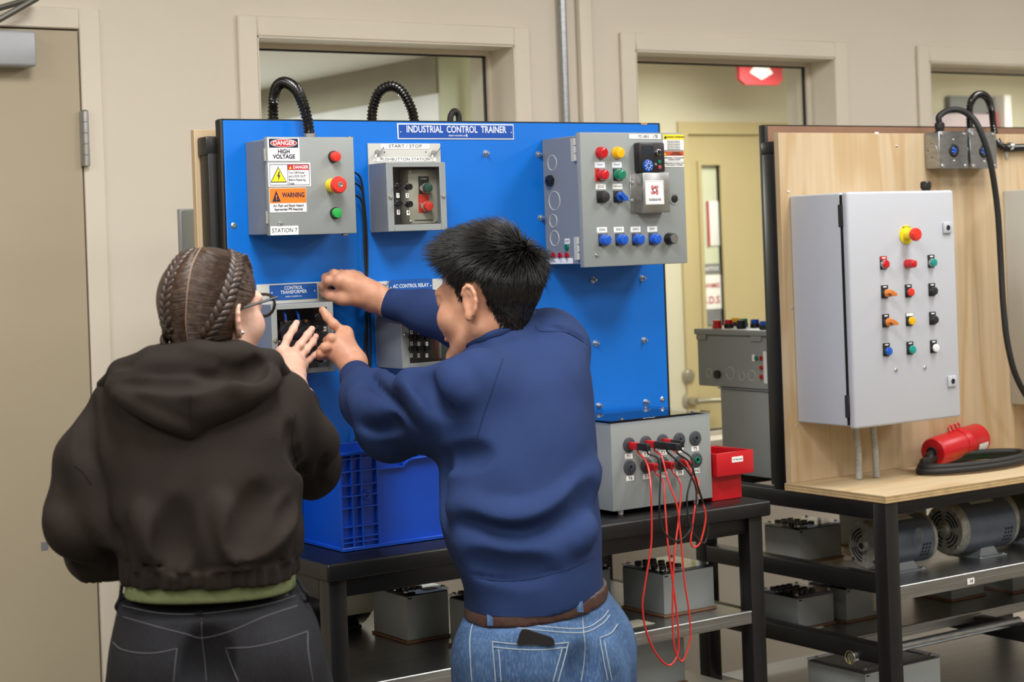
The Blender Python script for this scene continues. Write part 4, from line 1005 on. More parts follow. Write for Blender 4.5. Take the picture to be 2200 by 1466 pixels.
# grey flexible conduits from the cabinet's bottom into the worktop
for i, (u, label) in enumerate(((1840, 'left grey flexible conduit dropping from the white cabinet to the worktop'), (1877, 'right grey flexible conduit dropping from the white cabinet to the worktop'))):
    pb_ = atz(u + 6, 1030 - 4 * i, P2 + .001); top = at(u, 930, pb_.y)
    hose('flexible_conduit', label, [(top.x, pb_.y, z0 - .001), (top.x, pb_.y, z0 - .03), (top.x + .004, pb_.y, (z0 + P2) / 2), (pb_.x, pb_.y, P2 + .02), (pb_.x, pb_.y, P2 + .001)], .0088, (.005, .0009), None, 'grey_pvc', 'conduit')
# second cabinet cut by the frame
c3 = thing('grey_cabinet', 'grey cabinet on the plywood cut off by the right picture edge', 'cabinet', (4.08, PB_Y, 1.075))
MB().box(3.900, 4.26, 3.175, PB_Y, 1.075, 1.658, .004, 2).build('body', 'grey_plate', c3)
MB().box(3.896, 4.264, 3.150, 3.1745, 1.071, 1.660, .004, 2).build('door', 'grey_plate', c3)
# two outlet boxes
def zj(x, y): return 1960 + x / 6.66, 180 + y / 6.66
yj = depth_from(zj(170, 0)[0], zj(392, 0)[0], 320, PB_Y)
def outlet_box(label, X0, X1, Y0, Y1, hole):
    a, b = at(*zj(X0, (Y0 + Y1) / 2), yj), at(*zj(X1, (Y0 + Y1) / 2), yj); c, d = at(*zj((X0 + X1) / 2, Y0), yj), at(*zj((X0 + X1) / 2, Y1), yj)
    t = thing('outlet_box', label, 'outlet', ((a.x + b.x) / 2, PB_Y, d.z))
    MB().box(a.x + .001, b.x - .001, yj + .003, PB_Y, d.z + .001, c.z - .001, .004, 2).build('box', 'galvanised', t)
    for k in range(3): MB().lathe((a.x + .0011, yj + .028 + .012 * (k % 2), c.z - .03 - .018 * k), (-1, 0, 0), [(0, .0022), (.0004, .002)], 10).build('hole', 'dark_hole', t)
    MB().ring((a.x + .001, (yj + PB_Y) / 2, (c.z + d.z) / 2), (1, 0, 0), .018, .0007, 24, 5).build('knockout', 'galvanised', t)
    MB().box(a.x, b.x, yj, yj + .0028, d.z, c.z, .001, 1).build('cover_plate', 'galvanised', t)
    W = b.x - a.x; H = c.z - d.z
    for sx in (.1, .9):
        for sz in (.07, .93): place('screw', PAN, t, (a.x + W * sx, yj, d.z + H * sz))
    q = at(*zj(*hole), yj)
    for sz in (-.028, .028): place('screw', SCREW, t, (q.x, yj, q.z + sz))
    s_ = MB().lathe((q.x, yj + .001, q.z), (0, -1, 0), [(0, .0185), (.002, .0185), (.003, .017), (.003, .011), (.0005, .0105), (.0005, 0)], 28).build('socket', 'black_plastic', t)
    mb = MB()
    for k in range(3):
        an = math.radians(90 + 120 * k); mb.box(-.0045, .0045, -.0045, -.0005, .0035, .008, .0006, 1, M=Matrix.Translation((q.x, yj + .001, q.z)) @ Matrix.Rotation(an, 4, 'Y'))
    mb.lathe((q.x, yj, q.z), (0, -1, 0), [(0, .0045), (.004, .0045), (.004, .002), (.001, .002)], 16); mb.build('contacts', 'blue_cap', s_)
    return t, a.x, b.x, c.z
o1, ja, jb, jz = outlet_box('left metal outlet box with a black cable gland on top', 388, 795, 682, 1214, (594, 955))
o2, ja2, jb2, jz2 = outlet_box('right metal outlet box partly behind the thick black cable', 832, 1208, 690, 1214, (1025, 965))
g = at(2019, 280, yj + .03); gland(o1, (g.x, yj + .03, jz - .001), s=.95)
yy = yj + .03
o = MB().tube([(g.x, yy, jz + .022), at(2017, 252, yy), at(2029, 241, yy), at(2046, 236, yy - .005), at(2066, 238, yy - .02), at(2090, 254, yj - .02), at(2108, 286, yj - .04), at(2128, 350, yj - .05), at(2143, 450, yj - .05), at(2150, 560, yj - .05), at(2155, 650, yj - .06), at(2165, 740, yj - .07), at(2188, 820, yj - .08), at(2240, 900, yj - .08), at(2300, 960, yj - .06), at(2380, 980, yj)], .0082, 14, 10).build('power_cable', 'rubber'); tag(o, 'thick smooth black cable arching from the left outlet box and hanging down', 'cable')
h2 = at(2084, 276, yj + .03); MB().lathe((h2.x, yj + .03, jz2 - .001), (0, 0, 1), [(0, .0145), (.008, .0145), (.008, .013), (.012, .013)], 20).build('conduit_hub', 'galvanised', o2)
yh = yj + .03
hz = thing('conduit_hose', 'black corrugated hose rising from the right outlet box and clamped to plywood', 'hose', (h2.x, yh, jz2))
hose('hose', '', [(h2.x, yh, jz2 + .010), at(2083, 240, yh), at(2086, 220, yh), at(2096, 206, yh + .01), at(2109, 203, yh + .02), at(2121, 211, yh + .03), at(2130, 235, yh + .04), at(2134, 270, yh + .04), at(2139, 296, yh + .04), at(2150, 313, PB_Y - .015), at(2166, 318, PB_Y - .012), at(2200, 317, PB_Y - .012), at(2260, 316, PB_Y - .012)], .0104, (.0068, .0026), hz)
q = at(2169, 315, PB_Y - .012); mb = MB().lathe((q.x - .006, q.y, q.z), (1, 0, 0), [(0, .0118), (.012, .0118)], 18); mb.box(q.x - .006, q.x + .006, PB_Y - .003, PB_Y, q.z - .035, q.z - .006, .001, 1); mb.build('clamp', 'zinc', hz)
place('screw', SCREW, hz, (q.x, PB_Y - .003, q.z - .026))
# ================================================================== THINGS ON THE BENCHES
# ---- terminal box with ten sockets
YT = 3.262; x0, x1, z0, z1 = 2.4665, 2.7585, BT + .012, 1.1535
tb = thing('terminal_box', 'grey terminal box with ten numbered sockets on the black bench', 'terminal box', ((x0 + x1) / 2, YT + .1, BT))
MB().box(x0, x1, YT, YT + .205, z0, z1 - .006, .0015, 2).build('body', 'grey_enclosure', tb)
MB().box(x0 - .003, x1 + .001, YT - .003, YT + .208, z1 - .0058, z1, .001, 1).build('lid', 'clear_lid', tb)
MB().box(x0 + .004, x1 - .004, YT + .004, YT + .2, z1 - .0075, z1 - .0060).build('lid_inner', 'lid_tint', tb, angle=None)
mb = MB().lathe((0, 0, 0), (0, 0, 1), [(0, .005), (.002, .005), (.0035, .003), (.0036, 0)], 14); LSC = mb.mesh('screw', 'zinc')
for fx in (.14, .86):
    for fy in (.012, .19): place('screw', LSC, tb, (x0 + (x1 - x0) * fx, YT + fy, z1))
for fx in (.12, .88):
    for fy in (.02, .185): MB().lathe((x0 + (x1 - x0) * fx, YT + fy, BT), (0, 0, 1), [(0, .0055), (.009, .0075), (.0122, .0075)], 16).build('foot', 'white_cap', tb)
def z7(x, y): return 1250 + x / 4.072, 820 + y / 4.072
mb = MB().lathe((0, 0, 0), (0, -1, 0), [(0, .0172), (.0022, .017), (.0032, .0155), (.0032, .0075), (.006, .007), (.006, .0045), (.001, .004), (.001, 0)], 28); BSOCK = mb.mesh('socket', 'jack_grey')
TS = [(412, 555), (558, 540), (705, 525), (850, 512), (990, 497), (417, 752), (565, 737), (710, 722), (858, 710), (1000, 685)]
TL = ['T1', 'T2', 'T3', 'T4', 'T5', 'T6', 'T7', 'T8', 'T9', 'GND']
TC = []
for i, (x, y) in enumerate(TS):
    p = at(*z7(x, y), YT); TC.append(p); s_ = place('socket', BSOCK, tb, (p.x, YT, p.z))
    if i == 9:
        s_['label'] = 'socket with a green centre'
        c_ = MB().lathe((p.x, YT, p.z), (0, -1, 0), [(.003, .0078), (.0072, .0074), (.0072, .0048), (.003, .004)], 20).build('green_insert', 'green_lens', tb)
    q = at(*z7(*((410, 655), (560, 637), (708, 622), (855, 603), (990, 588), (422, 847), (567, 832), (715, 815), (857, 800), (1000, 781))[i]), YT)
    sticker(tb, 'number_label', q.x - .0108, q.x + .0108, q.z - .0055, q.z + .0055, YT, 'paper', [(TL[i], q.x, q.z, .0098, .015, 1.1)])
# ---- test leads: wires with stackable plugs
def plug(t, m, X, Z, y0, y1):
    MB().box(X - .0062, X + .0062, y1, y0, Z - .0088, Z + .0072, .0016, 2).build('plug', m, t)
    MB().lathe((X, y1, Z), (0, -1, 0), [(-.002, .0035), (.0006, .0035), (.0006, .002), (-.002, .002)], 12).build('plug_hole', 'dark_hole', t)
YWr = 3.165
def lead(name, label, m, plug_m, plugs, path):
    c = plugs[0]
    t = thing(name, label, 'cable', (c[0], c[2], c[1]), 'test leads on the terminal box')
    for X, Z, a, b in plugs: plug(t, plug_m, X, Z, a, b)
    A, B = plugs[0], plugs[-1]
    pts = [Vector((A[0], A[3] + .006, A[1] - .006)), Vector((A[0] + .002, A[3] + .004, A[1] - .016))]
    n = len(path)
    for i, (u, v) in enumerate(path):
        k = min(1, min((i + 1) / 3.0, (n - i) / 3.0))
        ya = A[3] if i < n / 2 else B[3]
        pts.append(at(u, v, ya * (1 - k) + YWr * k))
    pts += [Vector((B[0] + .002, B[3] + .004, B[1] - .016)), Vector((B[0], B[3] + .006, B[1] - .006))]
    MB().tube(pts, .0022, 8, 8).build('wire', m, t)
    return t
def yy_(i, u, v): return atx(u, v, TC[i].x).y
y1a = yy_(0, 1375, 962); y1b = yy_(0, 1403, 965)
l1, l2, l3 = .032, .040, .03
lead('test_lead', 'red test lead hanging lowest on the left, from socket T1 to T7', 'red_wire', 'red_bin', [(TC[0].x, TC[0].z, YT - .004, YT - .036), (TC[6].x, TC[6].z, YT - .004, YT - .036)],
     [(1387, 990), (1395, 1017), (1399, 1066), (1400, 1150), (1396, 1193), (1382, 1281), (1381, 1315), (1389, 1359), (1410, 1406), (1435, 1430), (1451, 1418), (1458, 1392), (1456, 1337), (1446, 1254), (1435, 1171), (1428, 1075), (1425, 1035)])
lead('test_lead', 'red test lead in the middle, from socket T2 down to socket T8', 'red_wire', 'red_bin', [(TC[1].x, TC[1].z, YT - .004, YT - .036), (TC[7].x, TC[7].z, YT - .004, YT - .036)],
     [(1422, 982), (1434, 1029), (1454, 1085), (1461, 1139), (1465, 1185), (1471, 1254), (1479, 1304), (1483, 1345), (1482, 1378), (1466, 1421), (1451, 1400), (1446, 1359), (1445, 1309), (1447, 1230), (1450, 1180), (1459, 1107), (1462, 1041)])
lead('test_lead', 'short red test lead on the right, looped below the bench edge', 'red_wire', 'red_bin', [(TC[2].x, TC[2].z, YT - .004, YT - .036), (TC[8].x, TC[8].z, YT - .004, YT - .036)],
     [(1472, 990), (1495, 1041), (1510, 1080), (1516, 1115), (1505, 1164), (1492, 1176), (1484, 1164), (1488, 1127), (1493, 1090), (1500, 1053), (1498, 1030)])
lead('test_lead', 'black test lead plugged onto the red plug of socket T1', 'black_wire', 'soft_black', [(TC[0].x, TC[0].z, YT - .0365, YT - .072), (TC[1].x, TC[1].z, YT - .0365, YT - .082)],
     [(1413, 985), (1419, 1016), (1417, 1078), (1418, 1115), (1427, 1144), (1449, 1162), (1471, 1154), (1488, 1127), (1496, 1078), (1493, 1041), (1472, 1006)])
lead('test_lead', 'black test lead plugged beside socket T4 with two long loops', 'black_wire', 'soft_black', [(TC[2].x, TC[2].z, YT - .0365, YT - .072), (TC[1].x, TC[1].z, YT - .0825, YT - .118)],
     [(1486, 985), (1489, 1012), (1478, 1056), (1476, 1085), (1483, 1132), (1500, 1159), (1514, 1166), (1521, 1139), (1515, 1097), (1498, 1041), (1483, 996)])
# ---- red hopper bin
a, b = at(1533, 1000, 3.262), at(1612, 1000, 3.262)
zt = at(1570, 970, 3.262).z
bn = thing('parts_bin', 'small red plastic parts bin beside the grey terminal box', 'bin', ((a.x + b.x) / 2, 3.3, BT))
X0, X1 = a.x + .001, b.x; zs = at(1570, 1020, 3.262).z
th = .003
mb = MB(); i0, i1, y0, y1 = X0 + .002, X1 - .017, 3.276, 3.38
mb.box(i0, i1, y0, y0 + th, BT + .0004, zs + .012, .001, 1); mb.box(i0 + .0004, i0 + th, y0 + .001, y1 - .001, BT + .0008, zt - .001); mb.box(i1 - th, i1 - .0004, y0 + .001, y1 - .001, BT + .0008, zt - .001); mb.box(i0 + .001, i1 - .001, y1 - th, y1, BT + .0006, zt - .001); mb.box(i0 + .001, i1 - .001, y0 + .001, y1 - .001, BT + .001, BT + th); mb.build('bin_body', 'red_bin', bn)
mb = MB(); r0 = X0 - .001; r1 = X1; yf = 3.250
mb.box(r0, r1, yf, yf + th, zs, zt, .0012, 2); mb.box(r0 + .0004, r0 + th, yf + .001, y1 + .003, zs + .0006, zt - .0004, .001, 1); mb.box(r1 - th, r1 - .0004, yf + .001, y1 + .003, zs + .0006, zt - .0004, .001, 1); mb.box(r0 + .001, r1 - .001, y1 + .001, y1 + .004, zs + .0006, zt - .0004, .001, 1); mb.box(r0 + .001, r1 - .001, yf + .001, yf + .0255, zs + .0003, zs + .003)
mb.build('hopper_rim', 'red_bin', bn)
p = at(1584, 987, yf); s_ = sticker(bn, 'bin_label', p.x - .017, p.x + .017, p.z - .0065, p.z + .0065, yf, 'paper', [('14" wire nuts', p.x, p.z, .0052, .02)])

# ---- blue stacking crate
cy0, cy1, cx0, cx1, cz0, cz1 = 3.292, 3.486, 1.790, 2.30, BT + .001, 1.142
cr = thing('stacking_crate', 'blue plastic stacking crate with ribbed corner on the black bench', 'crate', ((cx0 + cx1) / 2, (cy0 + cy1) / 2, BT))
t_ = .004; ins = .009
mb = MB()
mb.box(cx0 + ins, cx1 - ins, cy0 + ins, cy0 + ins + t_, cz0, cz1 - .004); mb.box(cx0 + ins, cx1 - ins, cy1 - ins - t_, cy1 - ins, cz0, cz1 - .004)
mb.box(cx0 + ins, cx0 + ins + t_, cy0 + ins + t_, cy1 - ins - t_, cz0, cz1 - .004); mb.box(cx1 - ins - t_, cx1 - ins, cy0 + ins + t_, cy1 - ins - t_, cz0, cz1 - .004)
mb.box(cx0 + ins + t_, cx1 - ins - t_, cy0 + ins + t_, cy1 - ins - t_, cz0 + .0005, cz0 + t_)
mb.build('tub', 'crate_blue', cr, angle=None)
mb = MB(); rw = .016
mb.box(cx0 - .004, cx1 + .004, cy0 - .004, cy0 - .004 + rw, cz1 - .006, cz1, .002, 2); mb.box(cx0 - .004, cx1 + .004, cy1 + .004 - rw, cy1 + .004, cz1 - .006, cz1, .002, 2)
mb.box(cx0 - .0045, cx0 - .004 + rw, cy0 - .002, cy1 + .002, cz1 - .0065, cz1 + .0004, .002, 2); mb.box(cx1 + .004 - rw, cx1 + .0045, cy0 - .002, cy1 + .002, cz1 - .0065, cz1 + .0004, .002, 2)
mb.build('rim', 'crate_blue', cr)
mb = MB()
mb.box(cx0 - .0008, cx1, cy0 - .0008, cy0 + ins - .0003, cz0 + .0002, cz0 + .008, .001, 1); mb.box(cx0 - .0004, cx0 + ins - .0003, cy0 + .002, cy1, cz0 + .0004, cz0 + .0076, .001, 1); mb.build('base_rim', 'crate_blue', cr)
# ribs of the corner column (front face) and the upper band
vx = [cx0, cx0 + .026, cx0 + .048, cx0 + .086]
for x in vx: MB().box(x, x + .003, cy0, cy0 + ins + .001, cz0 + .0065, cz1 - .0045).build('rib', 'crate_blue', cr, angle=None)
H = cz1 - cz0
for k, f in enumerate((.08, .13, .24, .43, .55, .66, .80, .93)):
    for xa_, xb_ in zip(vx, vx[1:]): MB().box(xa_ + .0031, xb_ - .0001, cy0 + .0006, cy0 + ins + .001, cz0 + H * f, cz0 + H * f + .0028).build('rib', 'crate_blue', cr, angle=None)
MB().ring((cx0 + .063, cy0 + .002, cz0 + H * .55), (0, 1, 0), .0075, .002, 20, 6).build('rib_ring', 'crate_blue', cr)
MB().box(vx[3], cx0 + .150, cy0 + .001, cy0 + ins, cz1 - .042, cz1 - .039).build('rib', 'crate_blue', cr, angle=None)
MB().box(cx0 + .150, cx0 + .153, cy0 + .001, cy0 + ins, cz1 - .042, cz1 - .006).build('rib', 'crate_blue', cr, angle=None)
MB().tube([(cx0 + .153, cy0 + .004, cz1 - .040), (cx0 + .165, cy0 + .003, cz1 - .030), (cx0 + .185, cy0 + .002, cz1 - .026), (cx0 + .25, cy0 + .002, cz1 - .026), (cx0 + .36, cy0 + .002, cz1 - .026)], .0035, 8, 6).build('grip_edge', 'crate_blue', cr)
for k in range(3): MB().box(cx0 + .19 + k * .05, cx0 + .193 + k * .05, cy0 + .001, cy0 + ins, cz1 - .026, cz1 - .005).build('rib', 'crate_blue', cr, angle=None)

# ---- grey training boxes with clear lids and jacks
mb = MB().lathe((0, 0, 0), (0, 0, 1), [(0, .0085), (.006, .0082), (.006, .006), (.003, .0055), (.003, .003), (.007, .0028), (.007, 0)], 16); TJACK = mb.mesh('jack', 'black_plastic')
def lid_box(label, x0, y0, w, d, z, h, jacks=(3, 4), m='grey_enclosure', sheet=None, rot=0.0, side=None):
    t = thing('training_box', label, 'box', (x0 + w / 2, y0 + d / 2, z))
    MB().box(x0, x0 + w, y0, y0 + d, z + .006, z + h - .008, .0018, 2).build('body', m, t)
    MB().box(x0 - .004, x0 + w + .004, y0 - .004, y0 + d + .004, z + .0005, z + .0058, .0008, 1).build('base_plate', 'brown_board', t)
    MB().box(x0 + .002, x0 + w - .002, y0 + .002, y0 + d - .002, z + h - .0079, z + h - .0062).build('inner_panel', 'lid_tint', t, angle=None)
    MB().box(x0 - .001, x0 + w + .001, y0 - .001, y0 + d + .001, z + h - .006, z + h, .0008, 1).build('lid', 'clear_lid', t)
    for a in (.06, .94):
        for b in (.08, .92): place('screw', LSC, t, (x0 + w * a, y0 + d * b, z + h))
    for i in range(jacks[0]):
        for j in range(jacks[1]): place('jack', TJACK, t, (x0 + w * (.16 + .15 * i), y0 + d * (.2 + .6 * j / max(1, jacks[1] - 1)), z + h))
    MB().box(x0 + w * .62, x0 + w * .92, y0 + d * .2, y0 + d * .8, z + h - .0059, z + h - .005).build('print_sheet', 'beige_plate', t, angle=None)
    MB().box(x0 + .004, x0 + .014, y0 - .0006, y0, z + h - .014, z + h - .011).build('slot', 'dark_hole', t, angle=None)
    if side: 
        s_ = MB().box(x0 + w * side[0], x0 + w * side[1], y0 - .0007, y0, z + h * .2, z + h * .8).build('side_sheet', 'beige_plate', t, angle=None)
        lettering('lettering', [('1  2  3', x0 + w * (side[0] + side[1]) / 2, z + h * .65, .012), ('4  5  6', x0 + w * (side[0] + side[1]) / 2, z + h * .4, .012)], 'ink_soft', s_, y=y0 - .0012)
    return t
cC = atz(1428, 1328, S1); lid_box('grey training box with black jacks on the shelf right of the man', cC.x, cC.y, .152, .155, S1, .107)
cA = atz(878, 1384, S1); lid_box('grey training box farthest left on the shelf under the blue crate', cA.x - .002, cA.y, .11, .15, S1, .112)
cB = atz(921, 1404, S1); lid_box('grey training box just left of the man, nearest the shelf edge', cB.x + .072, cB.y - .075, .13, .10, S1, .115)
lid_box('grey training box on the shelf half hidden behind the man', 2.475, 3.46, .125, .14, S1, .105)
cE = at(1346, 1446, 3.40); lid_box('grey training box on the lower shelf under the red wires', cE.x - .01, 3.36, .155, .155, .502, .125)
# big black motor drum with instruction sheet behind the left boxes
dm = thing('black_drum_motor', 'large black drum motor on the shelf behind the left grey boxes', 'motor', (1.97, 3.74, S1))
MB().lathe((1.86, 3.735, S1 + .088), (1, 0, 0), [(0, .05), (.004, .078), (.012, .084), (.2, .084), (.208, .078), (.212, .05)], 32).build('drum', 'black_plastic', dm)
MB().lathe((1.855, 3.735, S1 + .088), (1, 0, 0), [(-.004, .02), (.008, .02)], 20).build('hub', 'steel', dm)
MB().box(1.90, 2.05, 3.69, 3.78, S1 + .0005, S1 + .010, .002).build('foot', 'black_steel', dm)
mb = MB()
pts = []
rings = []
for k in range(9):
    a = math.radians(205 - 9 * k + 8); rr = .0852
    rings.append([Vector((xx, 3.735 + rr * math.cos(a), S1 + .088 + rr * math.sin(a) * -1 * -1)) for xx in (1.93, 2.065)])
mb.rings(rings, cap=False, loop=False); sh_ = mb.build('instruction_sheet', 'beige_plate', dm)
md = thing('black_motor', 'black motor lying on the shelf just right of the man', 'motor', (2.55, 3.72, S1))
MB().lathe((2.40, 3.72, S1 + .078), (1, 0, 0), [(0, .03), (.004, .066), (.012, .072), (.31, .072), (.316, .070), (.322, .045)], 32).build('drum', 'black_plastic', md)
MB().box(2.46, 2.64, 3.68, 3.76, S1 + .0005, S1 + .010, .002).build('foot', 'black_steel', md)

# ---- motors on the right bench
B2S = .7235
def motor(label, xa, xb, yc, r, z, face='open', plate=True, shaft=0.0, m='motor_blue'):
    t = thing('electric_motor', label, 'motor', ((xa + xb) / 2, yc, z))
    zc = z + r + .012
    MB().lathe((xa + .018, yc, zc), (1, 0, 0), [(0, r * .97), (.001, r), (xb - xa - .032, r), (xb - xa - .031, r * .97)], 40).build('shell', m, t)
    eb = MB().lathe((xa, yc, zc), (1, 0, 0), [(0, r * .28), (.000, r * .9), (.004, r * .97), (.018, r * 1.01), (.022, r * 1.01)], 40).build('end_bell', 'cast_alu', t)
    MB().lathe((xb - .016, yc, zc), (1, 0, 0), [(0, r * 1.01), (.010, r * 1.01), (.016, r * .9), (.016, r * .3)], 40).build('end_bell', 'cast_alu', t)
    for k in range(4):
        a = math.radians(45 + 90 * k); MB().lathe((xa - .003, yc + r * .84 * math.cos(a), zc + r * .84 * math.sin(a)), (1, 0, 0), [(0, .0045), (.004, .0048)], 8).build('bolt', 'steel', eb)
    # curved vent slots
    for rr in (.40, .54, .68):
        for k in range(4):
            a0 = math.radians(90 * k + 12); a1 = math.radians(90 * k + 78)
            if face == 'low' and not (k in (1, 2)): continue
            pts = [Vector((xa - .0012, yc - r * rr * math.cos(a0 + (a1 - a0) * q / 8), zc - r * rr * math.sin(a0 + (a1 - a0) * q / 8))) for q in range(9)]
            w_ = r * .035; ring0 = []
            for p_ in pts:
                d = (p_ - Vector((xa - .0012, yc, zc))).normalized(); ring0.append([p_ + d * w_, p_ - d * w_])
            MB().rings(ring0, cap=False, loop=False).build('vent_slot', 'dark_hole', eb, angle=None)
    MB().lathe((xa, yc, zc), (1, 0, 0), [(-.010, r * .13), (-.010, r * .22), (.002, r * .27)], 24).build('bearing_boss', 'cast_alu', eb)
    if shaft: MB().lathe((xa - shaft, yc, zc), (1, 0, 0), [(0, .0045), (.001, .0055), (shaft + .01, .0055)], 14).build('shaft', 'steel', t)
    else: MB().lathe((xa - .0102, yc, zc), (1, 0, 0), [(0, r * .13), (.0004, .0)], 20).build('bore', 'dark_hole', eb)
    mb = MB(); xm_ = (xa + xb) / 2 + .01
    mb.prism([(xm_ - .035, yc - r * .62, z + .0035), (xm_ + .035, yc - r * .62, z + .0035), (xm_ + .022, yc - r * .55, zc - r * .78), (xm_ - .022, yc - r * .55, zc - r * .78)], (0, r * 1.1, 0)); mb.box(xm_ - .05, xm_ + .05, yc - r * .85, yc + r * .85, z + .0005, z + .0035); mb.build('foot', 'grey_enclosure_dark', t)
    for s in (-1, 1): place('screw', LSC, t, (xm_ + s * .042, yc - r * .75, z + .0035))
    if plate:
        rings = []
        for k in range(7):
            a = math.radians(62 + 9 * k)
            rings.append([Vector((xx, yc - (r + .0006) * math.cos(a), zc + (r + .0006) * math.sin(a))) for xx in (xa + (xb - xa) * .32, xa + (xb - xa) * .72)])
        MB().rings(rings, cap=False, loop=False).build('rating_plate', 'grey_plate', t)
    for i in range(3):
        for j in range(4):
            a = math.radians(-8 - 9 * j); xx = xb - .034 - .011 * i
            c = Vector((xx, yc - (r + .0004) * math.cos(a), zc + (r + .0004) * math.sin(a)))
            dth = Vector((0, math.sin(a), math.cos(a))) * .0032
            MB().rings([[c - dth + Vector((-.0036, 0, 0)), c + dth + Vector((-.0036, 0, 0))], [c - dth + Vector((.0036, 0, 0)), c + dth + Vector((.0036, 0, 0))]], cap=False, loop=False).build('vent_hole', 'dark_hole', t, angle=None)
    return t
ma = at(1852, 1177, 3.19); mbp = at(2040, 1153, 3.19)
motor('blue-grey electric motor behind the front leg of the right bench', 3.172, 3.372, 3.19, .060, B2S, 'low')
motor('blue-grey electric motor with a bare shaft on the right shelf', 3.455, 3.665, 3.19, .066, B2S, 'open', shaft=.045)
motor('dark motor cut off by the right picture edge', 3.70, 3.90, 3.24, .064, B2S, 'open', m='black_plastic')
# clear plastic wrap bundle on the first motor
o = MB().ball((3.285, 3.120, B2S + .085), .018, .012, .034, 12, 8).build('plastic_bag', 'clear_plastic'); tag(o, 'crumpled clear plastic wrap on the side of the nearest motor', 'bag')
# boxes on the right bench
lid_box('grey training box on the rear shelf behind the nearest motor', 3.20, 3.45, .15, .13, .7125, .095)
lid_box('grey training box on the rear shelf behind the second motor', 3.47, 3.45, .20, .13, .7125, .13)
c_ = atz(1716, 1356, .553); lid_box('grey training box at the left end of the low right shelf', c_.x, c_.y, .125, .14, .553, .088, (4, 4))
lid_box('grey training box with printed side sheet on the low right shelf', c_.x + .15, c_.y - .02, .19, .14, .553, .093, (3, 3), side=(.5, .85))
lid_box('grey training box under the motor shelf, second from the right edge', 3.70, 3.40, .13, .14, .553, .08, (3, 3))
lid_box('grey training box under the motor shelf nearest the right picture edge', 3.90, 3.36, .16, .15, .553, .10, (3, 3))
lid_box('grey training box on the lowest right shelf behind the bench leg', 3.13, 3.16, .26, .20, .4005, .10, (0, 0))
# ---- enclosure lying on a grey crate box behind the right bench
gb = thing('grey_box', 'plain grey box standing behind the black post of the right bench', 'box', (3.33, 3.62, P2))
MB().box(3.205, 3.48, 3.50, 3.742, ZR + .0005, 1.151, .002, 2).build('body', 'grey_enclosure', gb)
mb = MB().box(3.20, 3.485, 3.495, 3.747, 1.1515, 1.1545).build('lid', 'grey_enclosure_dark', gb)
z0, z1 = 1.1555, 1.311
lb = thing('lying_control_box', 'grey control box lying face up on the plain grey box', 'control box', (3.33, 3.68, z0))
MB().box(3.205, 3.505, 3.51, 3.832, z0, z1 - .016, .002, 1).build('body', 'grey_enclosure', lb)
MB().box(3.199, 3.511, 3.504, 3.838, z1 - .0155, z1, .0025, 2).build('door', 'grey_enclosure', lb)
XQ = 3.205
def z4(x, y): return 1420 + x / 2.3645, 280 + y / 2.3645
for x, y, rr in ((245, 1233, .011), (352, 1235, .016), (411, 1250, .011), (463, 1247, .014)):
    p = atx(*z4(x, y), XQ); MB().ring((XQ - .0002, p.y, p.z), (1, 0, 0), rr, .0011, 24, 6).build('knockout', 'grey_plate', lb)
p = atx(*z4(291, 1240), XQ); MB().lathe((XQ, p.y, p.z), (-1, 0, 0), [(0, .0115), (.008, .0115), (.009, .006), (.009, 0)], 12).build('hole_plug', 'black_plastic', lb)
XS = XQ
side_jack(lb, atx(*z4(487, 1158), XQ), .006, 'green_lens')
for y in (1158, 1207, 1253): side_jack(lb, atx(*z4(512, y), XQ), .006, 'red_lens')
p = atx(*z4(530, 1205), XQ); MB().box(XQ - .0007, XQ, p.y - .006, p.y + .006, p.z - .042, p.z + .042).build('side_label', 'paper', lb, angle=None)
p = atx(*z4(470, 1157), XQ); MB().box(XQ - .0007, XQ, p.y - .005, p.y + .005, p.z - .009, p.z + .009).build('side_label', 'paper', lb, angle=None)
for x in (208, 485):
    p = atx(*z4(x, 1050), XQ); MB().box(XQ - .004, XQ, p.y - .02, p.y + .02, z1 - .03, z1 - .014, .001, 1).build('hinge', 'grey_enclosure', lb)
for x, m, bz in ((285, 'red_lens', 'red_lens'), (345, 'red_lens', 'soft_black'), (378, 'yellow_cap', 'soft_black'), (408, 'soft_black', 'soft_black'), (420, 'green_lens', 'green_lens'), (478, 'blue_cap', 'soft_black'), (525, 'blue_cap', 'soft_black')):
    k = {285: .03, 345: .06, 378: .14, 408: .05, 420: .12, 478: .10, 525: .04}[x]
    p = atx(*z4(x, 1000), XQ + k)
    b = MB().lathe((p.x, p.y, z1), (0, 0, 1), [(0, .013), (.010, .013), (.011, .011)], 20).build('push_button', bz, lb)
    MB().lathe((p.x, p.y, z1 + .008), (0, 0, 1), [(0, .0118), (.012, .0118), (.014, .010), (.0145, 0)], 20).build('button_cap', m, b)
# ---- red plug lockout, cable coil, green card
rp = atz(2050, 1003, P2)
rl = thing('red_plug', 'red cylindrical plug lockout lying in the coiled black cable', 'plug', (rp.x, rp.y + .02, P2))
A = at(2003, 975, rp.y + .01); B = at(2105, 944, rp.y + .05)
A = Vector((A.x, rp.y + .01, P2 + .0425)); B = Vector((B.x, rp.y + .055, P2 + .0560))
d = (B - A); Ln = d.length
MB().lathe(A, d, [(0, .022), (.002, .034), (.008, .037), (Ln * .55, .039), (Ln * .55, .039)], 32).build('sleeve', 'red_bin', rl)
MB().lathe(A, d, [(Ln * .52, .040), (Ln * .60, .0425), (Ln * .64, .043), (Ln * .66, .040), (Ln * .97, .040), (Ln, .034), (Ln * 1.005, 0)], 32).build('cap', 'red_bin', rl)
dn = d.normalized(); upv = Vector((0, 0, 1)) - dn * dn.z; upv.normalize()
mb = MB()
